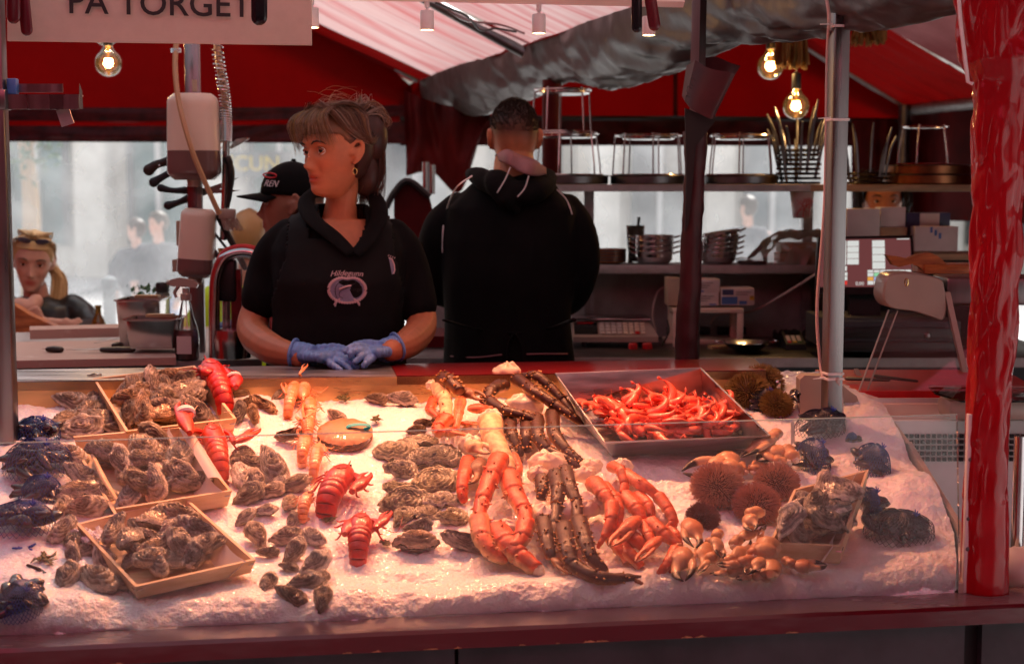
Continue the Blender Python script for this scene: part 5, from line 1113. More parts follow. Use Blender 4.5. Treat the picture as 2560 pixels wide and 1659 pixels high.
for (a, b_, w, lab) in (((548, 545), (610, 665), .014, 'black tool handle slanting across the rinse tube'), ((530, 575), (566, 620), .006, 'thin dark utensil behind the rinse tube'), ((528, 620), (545, 640), .012, 'black knob by the yellow vest behind the tap')):
    m = MB(); A, B = PY(*a, yp_ - .06), PY(*b_, yp_ - .06); m.tube([V(0, 0, 0), (B - A)], w, 8, flat=.7, round_=True); o = tag(m.build('tool_handle', M_['black_plastic']), lab, 'tool'); o.location = A
for (pts, w, lab, mm, rv) in (([(372, 425), (390, 412), (412, 405), (432, 398)], 13, 'brown knife handle with two rivets on the soap pole', 'knife_handle', True), ([(384, 456), (410, 440), (438, 426)], 11, 'black knife handle below the riveted one', 'black_plastic', False), ([(402, 470), (430, 476), (462, 476)], 9, 'slim black knife handle pointing level from the pole', 'black_plastic', False), ([(420, 514), (446, 506), (470, 496)], 10, 'black peeler handle with a hanging hole', 'black_plastic', False)):
    P = [PY(u, v, yp_ + .03) for u, v in pts]; t = thing('hanging_knife', lab, 'knife', P[-1]); m = MB(); C_ = crom([tuple(p - P[-1]) for p in P], 5); n_ = len(C_); r0 = px(w, yp_)
    m.tube(C_, [r0 * (1.12 - .35 * math.sin(i / (n_ - 1) * 3.0)) for i in range(n_)], 10, flat=.5, up=(0, 1, 0), round_=True); h_ = m.build('handle', M_[mm], t)
    d = (P[-1] - P[-2]).normalized(); m = MB(); s = d.cross(V(0, 1, 0)).normalized() * r0; m.slab([s, -s, d * .12 - s * .8, d * .17], (0, .002, 0)); m.build('blade', M_['steel_bright'], t, False)
    if rv:
        for u, v in ((400, 414), (422, 407)): m = MB(); m.ell(PY(u, v, yp_ + .03) - P[-1] + V(0, -.009, 0), (.0035, .002, .0035), 8); m.build('rivet', M_['steel_bright'], h_)
m = MB(); a = [(572, 370), (590, 348), (612, 344), (624, 346), (606, 358), (580, 372)]; P = [PY(u, v, yp_ + .02) for u, v in a]; m.slab([p - P[0] for p in P], (0, .003, 0)); o = tag(m.build('chef_knife', M_['steel_bright']), 'broad knife blade tip poking out past the spring hose', 'knife'); o.location = P[0]
# red rimmed chrome arch (tap surround)
yA = 4.2; t = thing('chrome_arch', 'tall chrome arch with red rim beside the gloved helper', 'machine', PY(590, 893, yA)); oa = PY(590, 893, yA)
pts = [(536, 893), (536, 760), (540, 690), (560, 645), (600, 630), (640, 636), (670, 660), (684, 720), (686, 893)]
C_ = [Vector(p) - oa for p in crom([tuple(PY(u, v, yA)) for u, v in pts], 6)]
m = MB(); m.tube(C_, .016, 10, up=(0, 1, 0)); fr_ = m.build('chrome_frame', M_['steel_bright'], t)
m = MB(); m.tube([p + V(0, -.002, .014) for p in C_[14:38]], .009, 8, up=(0, 1, 0)); m.build('red_rim', M_['red_tray'], fr_)
m = MB(); m.slab([p + V(0, .02, 0) for p in C_], (0, .004, 0)); m.build('dark_back', M_['clear_plastic'], t, False)
m = MB(); a = PY(566, 880, yA + .04) - oa; b_ = PY(566, 640, yA + .04) - oa; m.tube([a, b_], .012, 10); m.build('centre_tube', M_['steel_bright'], t); m = MB(); m.lathe([(.02, 0), (.022, .02), (.016, .03), (.02, .045)], 12, PY(562, 660, yA + .04) - oa); m.build('brass_nut', M_['brass'], t)
m = MB(); a = PY(592, 760, yA + .03) - oa; m.box(a, (.03, .02, .2)); m.build('red_bar', M_['red_lacquer_and_reflection'], t); m = MB(); a = PY(570, 700, yA + .03) - oa; m.box(a, (.05, .04, .12), bev=.008); m.build('valve_block', M_['black_plastic'], t)
m = MB(); a = PY(582, 850, yA + .0) - oa; m.lathe([(.05, -.05), (.055, 0), (.05, .03), (.03, .035)], 18, a); m.build('basin', M_['steel_bright'], t)
# things at the customers' table
yc = 5.55
t = thing('beer_bottle', 'brown glass beer bottle on the customers table', 'bottle', PY(247, 832, yc)); m = MB(); m.lathe([(.001, 0), (.026, 0), (.028, .004), (.028, .03), (.022, .05), (.012, .07), (.0105, .095), (.013, .098), (.013, .105), (.001, .105)], 20); m.build('bottle_body', M_['beer_glass'], t, True)
m = MB(); P = [(30, 760), (80, 790), (130, 812), (168, 830), (100, 838), (30, 842)]; Q = [PY(u, v, 5.25) for u, v in P]; m.slab([p - Q[0] for p in Q], (0, .05, 0)); o = tag(m.build('chair_back', M_['wood_red']), 'curved red-brown chair back in front of the blonde customer', 'chair'); o.location = Q[0]
t = thing('customer_table', 'narrow table at the tent window beneath the beer bottle', 'table', PY(150, 832, yc) ); m = MB(); m.box((.1, .1, -.015), (1.2, .35, .028)); m.build('top', M_['wood_tan'], t)
for x in (-.4, .6): m = MB(); m.box((x, .1, -.55), (.05, .05, 1.03)); m.build('leg', M_['steel_dark'], t)
# folded red umbrella / chair canvas behind the man
m = MB(); P = [(985, 480), (1020, 455), (1072, 490), (1090, 560), (1060, 640), (985, 620)]; Q = [PY(u, v, 5.3) for u, v in P]; m.slab([p - Q[0] for p in Q], (0, .03, 0)); o = tag(m.build('red_canvas', M_['tent_red_dark']), 'folded dark red canvas with black hem between woman and man', 'canvas'); o.location = Q[0]
cable('black_hem', [PY(965, 520, 5.28), PY(985, 482, 5.28), PY(1020, 452, 5.28), PY(1075, 492, 5.28)], .012, 'vinyl_black', 'thick black hem along the folded red canvas', 8, 'hem')
for (u, v0, v1, lab) in ((1064, 405, 480, 'bright chrome tube standing behind the folded canvas'), (1080, 412, 485, 'second chrome tube next to the bright one')):
    m = MB(); a, b_ = PY(u, v1, 5.6), PY(u, v0, 5.6); m.tube([V(0, 0, 0), b_ - a], .012, 10); o = tag(m.build('chrome_tube', M_['steel_bright']), lab, 'tube'); o.location = a
m = MB(); m.box((0, 0, .5), (.36, .3, .9)); o = tag(m.build('red_cabinet', M_['red_lacquer_and_reflection']), 'dark red cabinet with striped shelves between woman and man', 'cabinet'); o.location = PY(1060, 900, 5.2) - V(0, 0, .85)
# ================================================================ SEAFOOD
def hpt(u, v, h): 
    s, t = st(PI(u, v)); q = PI(u, v, h + .6 * (sum(b[2] * math.exp(-((s - b[0]) ** 2 + (t - b[1]) ** 2) / b[3] ** 2) for b in BUMPS)))
    return q
def bumpat(u, v):
    s, t = st(PI(u, v)); return sum(b[2] * math.exp(-((s - b[0]) ** 2 + (t - b[1]) ** 2) / b[3] ** 2) for b in BUMPS)
# ---- oysters
def oyster_meshes(seed, green=False):
    r = random.Random(seed); NA, NR = 36, 20; off = V(seed * 3.7, seed * 1.3, 0); wid = r.uniform(.26, .33) if not green else r.uniform(.36, .42); hgt = r.uniform(.2, .27) if not green else r.uniform(.11, .15)
    out = []
    for side in (1, -1):
        mb = MB(); vs = []; cs = []
        for k in range(NR + 1):
            f = max(.03, k / NR)
            for j in range(NA):
                a = 2 * math.pi * j / NA; ca, sa = math.cos(a), math.sin(a)
                taper = 1 - .34 * (1 - ca) * .5 * 1.3
                rho = 1 + .13 * noise.noise(V(ca * 1.6, sa * 1.6, seed)) + .17 * noise.noise(V(ca * 4.5, sa * 4.5, seed + 5)) * f * f
                x = .5 * ca * f * rho; y = wid * sa * f * rho * taper * (1 + .1 * math.sin(x * 5 + seed))
                lay = (f * 5.2 + .5 * noise.noise(V(x * 5, y * 5, seed))) % 1.0
                z = (hgt if side > 0 else hgt * .55) * (1 - f ** 2.2) ** .75 * (1 + .3 * noise.noise(V(x * 3, y * 3, seed + 2))) * side
                z += .065 * (lay - .5) * (1 if side > 0 else .6) + .045 * noise.noise(V(x * 7, y * 7, seed + 8)) * (.4 + .6 * f)
                z += .05 * f * f * noise.noise(V(ca * 2.5, sa * 2.5, seed + 3)) + .05 * x * x + (.012 * side)
                vs.append((x, y, z)); nv = noise.noise(V(x * 4.5, y * 6.5, seed + 11)) + .55 * noise.noise(V(x * 11, y * 15, seed + 4)); ww = min(1, max(0, .46 + .75 * nv + (.5 if f > .9 else 0) - (.42 if lay < .2 else 0) + .12 * (lay - .5))); cs.append(tuple(Vector((.20, .14, .085)).lerp(Vector((1.0, .93, .80)), ww)))
        fs = []
        for k in range(NR):
            for j in range(NA):
                q = (k * NA + j, k * NA + (j + 1) % NA, (k + 1) * NA + (j + 1) % NA, (k + 1) * NA + j); fs.append(q if side > 0 else q[::-1])
        fs.append(tuple(range(NA))[::-1] if side > 0 else tuple(range(NA)))
        mb.add(vs, fs, cs); out.append(mb)
    return out
OYS = {}
for mm in ('oyster', 'oyster_green', 'oyster_dark'):
    OYS[mm] = [[q.mesh('valve', M_[mm], True) for q in oyster_meshes(k + (50 if mm == 'oyster_green' else 0), mm == 'oyster_green')] for k in range(7)]
def oyster(M, L, label, group, mm='oyster'):
    t = thing('oyster', label, 'oyster', M @ Matrix.Scale(L, 4), group); k = rng.integers(7)
    link('upper_valve', OYS[mm][k][0], t); link('lower_valve', OYS[mm][k][1], t)
def loose(lst, label, group, mm='oyster', h=.004, flip=.25):
    for (u, v, Lp, yaw) in lst:
        L = Lp * PI(u, v).y / FPX * 1.42
        M = Matrix.Translation(PI(u, v, h + bumpat(u, v) + .10 * L)) @ frame(AX, ICE_N) @ Matrix.Rotation(R(rng.uniform(0, 34)), 4, 'X') @ Matrix.Rotation(R(yaw), 4, 'Z') @ Euler((R(rng.uniform(-18, 18)), R(rng.uniform(-16, 16)), 0)).to_matrix().to_4x4()
        oyster(M, L, label, group, mm)
loose([(180, 1003, 72, -20), (223, 968, 62, 60), (218, 1018, 66, 55), (254, 1030, 55, 110), (166, 1048, 60, 40), (203, 1070, 84, 15), (256, 1056, 80, -15), (232, 1000, 60, 80), (300, 1072, 60, 0)], 'craggy grey-brown oyster heaped beside the rearmost wooden box', 'oysters beside the rear box')
loose([(178, 1140, 78, -40), (204, 1193, 80, -35), (200, 1232, 100, 10), (212, 1268, 90, -5), (152, 1275, 66, 70), (268, 1240, 70, -50), (240, 1218, 55, -60)], 'pale craggy oyster lying against the split side of the middle box', 'oysters beside the middle box')
loose([(156, 1326, 78, 60), (188, 1358, 70, 100), (186, 1394, 66, 110), (167, 1442, 72, 75), (244, 1452, 100, -45), (262, 1400, 72, -60), (300, 1456, 56, -30), (215, 1380, 55, 40)], 'pinkish craggy oyster piled beside the frontmost wooden box', 'oysters beside the front box')
loose([(687, 962, 58, 30), (632, 979, 42, 0), (602, 984, 36, 20), (598, 1030, 52, 80), (634, 1036, 50, 100), (657, 1012, 62, -40), (697, 993, 40, 50), (612, 1010, 40, 20)], 'dark olive oyster in the clump between rear lobster and langoustines', 'oysters behind the langoustines', 'oyster_dark')
loose([(602, 1140, 66, 60), (681, 1166, 100, -70), (602, 1194, 78, 95), (632, 1158, 60, -30), (619, 1238, 72, 40), (676, 1228, 58, 20), (739, 1212, 66, 30), (724, 1258, 50, 70), (665, 1278, 46, 10), (640, 1200, 60, 120), (700, 1215, 50, 80)], 'golden brown oyster in the clump left of the whole red lobster'.replace('left of', 'beside'), 'oysters beside the whole lobster', 'oyster')
loose([(614, 1294, 52, 50), (642, 1337, 72, 110), (715, 1341, 62, 10), (734, 1382, 72, 60), (786, 1415, 82, 45), (760, 1458, 78, 20), (668, 1462, 66, 70), (729, 1492, 72, -35), (806, 1498, 66, 80), (783, 1343, 64, -50), (669, 1379, 44, 0), (723, 1417, 40, -10), (731, 1302, 46, 80), (800, 1450, 50, 60)], 'knobbly brown oyster in the heap beside the front box corner', 'oysters beside the front box corner', 'oyster')
loose([(986, 1126, 84, -10), (1046, 1101, 70, 20), (1000, 1172, 72, 10), (1082, 1140, 100, 5), (1085, 1208, 100, 20), (997, 1222, 64, 5), (1013, 1258, 100, 12), (1098, 1250, 82, 20), (1007, 1290, 60, 60), (1045, 1318, 56, 10), (1128, 1292, 70, 20), (1065, 1280, 60, 40)], 'flat green-grey oyster half buried in the ice beside the crab legs', 'flat oysters beside the crab legs', 'oyster_green', h=.004)
loose([(1040, 1356, 86, 5), (1156, 1352, 86, -15)], 'dark flat oyster lying alone below the green ones', 'dark flat oysters', 'oyster_dark', h=.004)
loose([(725, 1087, 58, 0), (842, 1042, 46, -50), (1005, 998, 56, -10), (943, 997, 44, -15), (1060, 1060, 40, 0), (1040, 1075, 40, 20), (1100, 1042, 40, 30)], 'small dark oyster sunk in the ice near the scallop', 'oysters near the scallop', 'oyster_dark', h=.002)
# scraps of seaweed
for (u, v, w) in ((856, 998, 50), (940, 1050, 50), (960, 1360, 30), (1290, 1360, 16), (820, 1300, 40), (735, 1290, 30), (110, 1400, 60)):
    m = MB()
    for k in range(14): 
        a = rng.uniform(0, 6.3); L = w * rng.uniform(.2, .6) * 3.0 / FPX; p = V(rng.normal(0, .3) * L, rng.normal(0, .3) * L, .003); m.tube([p, p + V(math.cos(a), math.sin(a), .25) * L * .5, p + V(math.cos(a + .5), math.sin(a + .5), .1) * L], [.003, .004, .001], 5, flat=.35)
    tag(m.build('seaweed_scrap', M_['weed'], None, True, ICEM(u, v, 0, .006 + bumpat(u, v))), 'dark scrap of seaweed lying loose on the ice', 'seaweed', 'seaweed scraps')
# ---- wooden boxes
def wood_box(rim, label, hh, fill, lab_o, mm, liner=False, hr=None, tiltpts=None, Lr=(60, 84), layers=((.55, 12), (.8, 10)), dropped=None):
    C = [PI(u, v, hh + .012 if tiltpts is None else tiltpts[k]) for k, (u, v) in enumerate(rim)]  # BL BR FR FL
    cen = sum(C, V(0, 0, 0)) / 4; nb = (C[1] - C[0]).cross(C[0] - C[3]).normalized(); nb = -nb if nb.z < 0 else nb
    bot = [c + (cen - c) * .06 - nb * hh for c in C]; base = sum(bot, V(0, 0, 0)) / 4
    t = thing('wooden_box', label, 'wooden box', base)
    for k in range(4):
        a, b_ = C[k], C[(k + 1) % 4]; a2, b2 = bot[k], bot[(k + 1) % 4]; ins = (cen - (a + b_) / 2); ins = (ins - nb * ins.dot(nb)).normalized() * .006
        d = (b_ - a).normalized()
        if dropped == k: a = a - nb * hh * .5; b_ = b_ - nb * hh * .7
        loc = (a2 + b2) / 2; Mx = Matrix.Translation(loc - base) @ frame(d, ins)
        inv = (Matrix.Translation(loc) @ frame(d, ins)).inverted()
        m = MB(); e = d * (.0061 if k % 2 == 0 else 0); e2 = d * (-.0002 if k % 2 == 0 else -.0061)
        q = [a2, b2, b_, a]; q = [q[0] + e2 * -1, q[1] + e2, q[2] + e2, q[3] + e2 * -1]
        m.hexa([inv @ p for p in q] + [inv @ (p + ins) for p in q]); pl = m.build('side_board', M_['wood_pale'], t, False, Mx)
        for f in (.03, .97):
            m = MB(); p = a.lerp(b_, f).lerp(a2.lerp(b2, f), .3) - ins * .25; m.tube([inv @ (p - d * .006), inv @ (p + d * .006)], .0009, 4); m.build('staple', M_['steel_bright'], pl)
    m = MB(); m.hexa([p - base for p in bot] + [p + nb * .004 - base for p in bot]); m.build('bottom_board', M_['wood_pale'], t, False)
    if liner:
        P0, P1 = C[1] + nb * .003 - (C[1] - C[0]).normalized() * .02, C[2] + nb * .002 - (C[1] - C[0]).normalized() * .01
        m = MB(); m.sheet(lambda a, b: P0.lerp(P1, a) + (bot[1].lerp(bot[2], a) - P0.lerp(P1, a)) * b * .9 + (C[0] - C[1]).normalized() * (.006 + .035 * b + .008 * math.sin(a * 9)) - base, 12, 6); m.build('paper_liner', M_['paper'], t, True)
    if fill:
        for (lev, n) in layers:
            side = int(math.ceil(math.sqrt(n)))
            cells = [(i, j) for j in range(side) for i in range(side)]; random.shuffle(cells)
            for (i, j) in cells[:n]:
                a = .13 + .74 * (i + .5 + rng.uniform(-.3, .3)) / side; b_ = .13 + .74 * (j + .5 + rng.uniform(-.3, .3)) / side
                p = bot[0].lerp(bot[1], a).lerp(bot[3].lerp(bot[2], a), b_) + nb * (hh * lev * rng.uniform(.9, 1.1) + .008)
                L = rng.uniform(*Lr) * p.y / FPX * 1.4
                M = Matrix.Translation(p) @ frame(C[1] - C[0], nb) @ Matrix.Rotation(R(rng.uniform(0, 30)), 4, 'X') @ Matrix.Rotation(rng.uniform(0, 6.28), 4, 'Z') @ Euler((R(rng.uniform(-30, 30)), R(rng.uniform(-25, 25)), 0)).to_matrix().to_4x4()
                oyster(M, L, lab_o, lab_o.split(' oyster ')[1], mm)
    return t, C, bot, nb
wood_box([(232, 945), (487, 913), (592, 1046), (315, 1078)], 'pale wooden box of dark oysters at the rear beside the lobster', .042, True, 'dark brown oyster lying in the rear wooden box', 'oyster_dark', layers=((.4, 12), (.7, 14), (.9, 9)), Lr=(56, 80))
bx2 = wood_box([(183, 1090), (452, 1066), (580, 1226), (290, 1272)], 'pale wooden box with broken side and printed paper liner in the middle', .038, True, 'craggy cream oyster lying in the middle wooden box', 'oyster', True, layers=((.4, 8), (.8, 9)), Lr=(72, 98), dropped=3)
wood_box([(190, 1308), (462, 1240), (640, 1398), (338, 1466)], 'pale wooden box lined with pink paper at the front edge', .030, True, 'ruffled brown oyster lying in the front wooden box', 'oyster', True, layers=((.4, 10), (.8, 12), (1.1, 9)), Lr=(64, 90))
wood_box([(1985, 1222), (2172, 1172), (2104, 1364), (1922, 1358)], 'tilted wooden box of oysters beside the brown crab claws', .045, True, 'long rust-brown oyster lying in the tilted box', 'oyster', True, tiltpts=[.075, .10, .055, .05], layers=((.4, 6), (.9, 8), (1.3, 6)), Lr=(72, 92))
m = MB(); m.sheet(lambda a, b: PI(448 + 40 * a, 1072 + 10 * a, .068).lerp(PI(520 + 45 * a, 1195 + 8 * a, .068), b) + ICE_N * (.012 * math.sin(a * 2.6) - .012 * a), 6, 8); 
o = tag(m.build('paper_note', M_['paper'], None, True), 'folded white paper note tucked into the middle box', 'paper')
m = MB(); m.tube([PI(300, 1262, .02), PI(262, 1200, .045), PI(218, 1110, .06)], [.004, .006, .004], 6, flat=.5); tag(m.build('wood_splinter', M_['wood_pale']), 'long broken splinter of the middle wooden box', 'splinter')
# ---- ice-like white blobs in box two are ice lumps
def icepile(u, v, w, name_l):
    m = MB()
    for k in range(60): 
        q = rng.uniform(.004, .010); p = V(rng.normal(0, .35) * w, rng.normal(0, .35) * w, rng.uniform(0, .012)); e = Euler(rng.uniform(0, 6.3, 3)).to_matrix(); m.add([p + e @ (w_ * q) for w_ in lump], lf)
    kind(tag(m.build('ice_pile', M_['ice_chunk'], None, False, ICEM(u, v, 0, .022)), name_l, 'ice'), 'stuff')
icepile(390, 1215, .06, 'small pile of ice among the cream oysters'); icepile(230, 1345, .04, 'small pile of ice at the corner of the front box')
# ---- mussel nets
def mussel_mesh(seed, mm):
    m = MB(); rs = []; N = 14
    for i in range(11):
        f = i / 10; x = -.5 + f; w = .26 * (math.sin(math.pi * min(1, .06 + f * .94)) ** .55) * (.45 + .55 * f) * 1.15 + .004; c = .06 * math.sin(f * 3)
        rs.append([V(x, c + w * math.cos(a), .72 * w * math.sin(a) * (1 + .05 * math.sin(f * 30))) for a in np.linspace(0, 2 * math.pi, N, endpoint=False)])
    m.rings(rs); return m.mesh('mussel', M_[mm], True)
MUS = {k: mussel_mesh(1, k) for k in ('mussel', 'mussel_red')}
def mussel_net(u, v, wp, dp, label, h=.05, mm='mussel', net='net_blue', yaw=0, n=16, tie=True, L=.062, fillc=None):
    s = PI(u, v).y / FPX; w = wp * s / 2; d = dp * s / 2 * 1.7; M = Matrix.Translation(PI(u, v, bumpat(u, v))) @ frame(AX, ICE_N) @ Matrix.Rotation(R(yaw), 4, 'Z')
    t = thing('mussel_net', label, 'mussel net', M)
    rs_ = random.Random(u * 7 + v)
    for k in range(n):
        a = rs_.uniform(0, 6.28); q = math.sqrt(rs_.uniform(0, 1)) * .78; x, y = w * q * math.cos(a), d * q * math.sin(a); z = h * .72 * math.sqrt(max(.05, 1 - q * q)) * rs_.uniform(.55, 1)
        Mx = Matrix.Translation((x, y, z)) @ Euler((rs_.uniform(-.6, .6), rs_.uniform(-.5, .5), rs_.uniform(-.7, .7) + (0 if rs_.random() < .7 else 1.5))).to_matrix().to_4x4() @ Matrix.Scale(L * rs_.uniform(.8, 1.1), 4)
        link('mussel', MUS[mm], t, Mx)
    NA, NH = 34, 13; vs = []; ed = []
    for j in range(NH):
        th = .06 + (math.pi * .49) * j / (NH - 1)
        for i in range(NA):
            a = 2 * math.pi * (i + .5 * (j % 2)) / NA; k = 1 + .10 * noise.noise(V(math.cos(a) * 1.5, math.sin(a) * 1.5, u * .1 + j * .2))
            vs.append(V(w * .97 * math.sin(th) * math.cos(a) * k, d * .97 * math.sin(th) * math.sin(a) * k, h * 1.02 * math.cos(th) * k + .004))
            if j < NH - 1:
                ed.append((j * NA + i, (j + 1) * NA + i)); ed.append((j * NA + i, (j + 1) * NA + ((i + 1) % NA if j % 2 else (i - 1) % NA)))
    m = MB(); edges_mb(m, vs, ed, .0006, 3); kind(m.build('netting', M_[net], t, False), 'stuff')
    if tie:
        m = MB(); p = V(w * .35, -d * .2, h * 1.0)
        for k in range(8): a = k * .8; m.tube([p, p + V(math.cos(a) * .007, math.sin(a) * .007, .006 + .003 * (k % 3))], [.002, .0012], 4)
        m.build('net_knot', M_['net_tie'], t)
mussel_net(92, 1100, 118, 64, 'blue netted mussels behind the steel post, tied with a white tag')
mussel_net(92, 1172, 176, 100, 'large blue net of black mussels under the steel post', n=24, h=.06)
mussel_net(104, 1248, 112, 54, 'small net of purple mussels beside the pale oysters', mm='mussel_red', n=12)
mussel_net(58, 1322, 170, 66, 'wide net of purple mussels beside the front box', mm='mussel_red', n=20, h=.055)
mussel_net(52, 1520, 120, 106, 'dark mussel net with blue mesh sunk in ice near the rail', n=20, h=.04)
mussel_net(1905, 1024, 74, 54, 'small dark mussel net beside the green urchins', n=9, net='net_dark')
mussel_net(2010, 1005, 80, 24, 'blue mussel net buried in the ice mound', n=8, h=.03)
mussel_net(2048, 1078, 156, 60, 'long net of black mussels on the ice mound', n=18, h=.05, net='net_dark', yaw=20)
mussel_net(2030, 1165, 84, 80, 'upright net of black mussels beside the crab claws', n=14, h=.06)
mussel_net(2180, 1172, 84, 80, 'net of dark red mussels behind the tilted box', n=14, h=.055, mm='mussel_red')
mussel_net(2172, 1275, 50, 70, 'net of purple mussels squeezed beside the tilted box', n=9, h=.045, mm='mussel_red')
mussel_net(2245, 1340, 190, 82, 'broad greenish net of mussels in front of the tilted box', n=26, h=.05, mm='mussel', net='net_dark')
mussel_net(2128, 1105, 30, 14, 'scrap of mussel net poking out of the ice mound', n=4, h=.02, tie=False, L=.04)
m = MB(); m.slab([(0, 0, 0), (.016, 0, .002), (.02, .01, .05), (.006, .01, .052)], (0, .001, 0)); tag(m.build('net_tag', M_['paper'], None, False, ICEM(1978, 1112, 40, .01)), 'white plastic tag standing beside the long mussel net', 'tag')
m = MB(); m.tube([PI(112, 1098, .055), PI(118, 1118, .045), PI(126, 1134, .03)], [.003, .006, .006], 6, flat=.4); tag(m.build('net_tag', M_['paper']), 'white tag hanging from the rear blue mussel net', 'tag')
m = MB(); m.tube([PI(68, 1412, .012), PI(95, 1422, .014), PI(122, 1436, .012)], [.003, .004, .002], 6); tag(m.build('dark_shard', M_['mussel']), 'thin dark blue shell shard on the ice', 'shell')
m = MB()
for k in range(6): m.tube([V(0, 0, 0), V(rng.normal(0, .012), rng.normal(0, .012), rng.uniform(.004, .015))], [.004, .002], 5)
tag(m.build('net_scrap', M_['net_tie'], None, True, ICEM(66, 1372, 0, .01)), 'scrap of bright blue net on the ice', 'net scrap')
# ---- lobsters
def claw_mb(L, w, open_=.2, flat=.6, crab=False):
    """claw along +X from the wrist: palm with fixed finger, and a movable finger (two meshes)"""
    a = MB(); b = MB()
    pts = [(0, 0, 0), (.12, .0, 0), (.3, -.01, 0), (.5, -.02, 0), (.68, -.05, 0), (.85, -.05, 0), (1.0, .0, 0)]; rad = [.2, .42, .62, .6, .36, .24, .05]
    if crab: pts = [(0, 0, 0), (.1, 0, 0), (.26, -.03 * w / L, 0), (.42, -.06 * w / L, 0), (.58, -.26 * w / L, 0), (.8, -.30 * w / L, 0), (1.0, -.04 * w / L, 0)]; rad = [.22, .46, .6, .54, .25, .17, .03]
    c = crom([(*p, r) for p, r in zip(pts, rad)], 4)
    a.tube([(p[0] * L, p[1] * L, p[2] * L) for p in c], [p[3] * w for p in c], 12, flat=flat, up=(0, 0, 1), bump=lambda i, q: 1 + .04 * math.sin(i * 2.3 + q * 5) )
    pts = [(.46, .30 * w / L * 1.0, 0), (.6, .33 * w / L + open_ * .3, 0), (.78, .2 * w / L + open_ * .7, 0), (.97, open_ * .55, 0)]; rad = [.22, .27, .2, .04]
    if crab: pts = [(.38, .36 * w / L, 0), (.58, .44 * w / L, 0), (.8, .34 * w / L, 0), (1.0, .06 * w / L, 0)]; rad = [.2, .21, .15, .03]
    c = crom([(*p, r) for p, r in zip(pts, rad)], 4)
    b.tube([(p[0] * L, p[1] * L, p[2] * L) for p in c], [p[3] * w for p in c], 10, flat=flat * 1.1, up=(0, 0, 1))
    return a, b
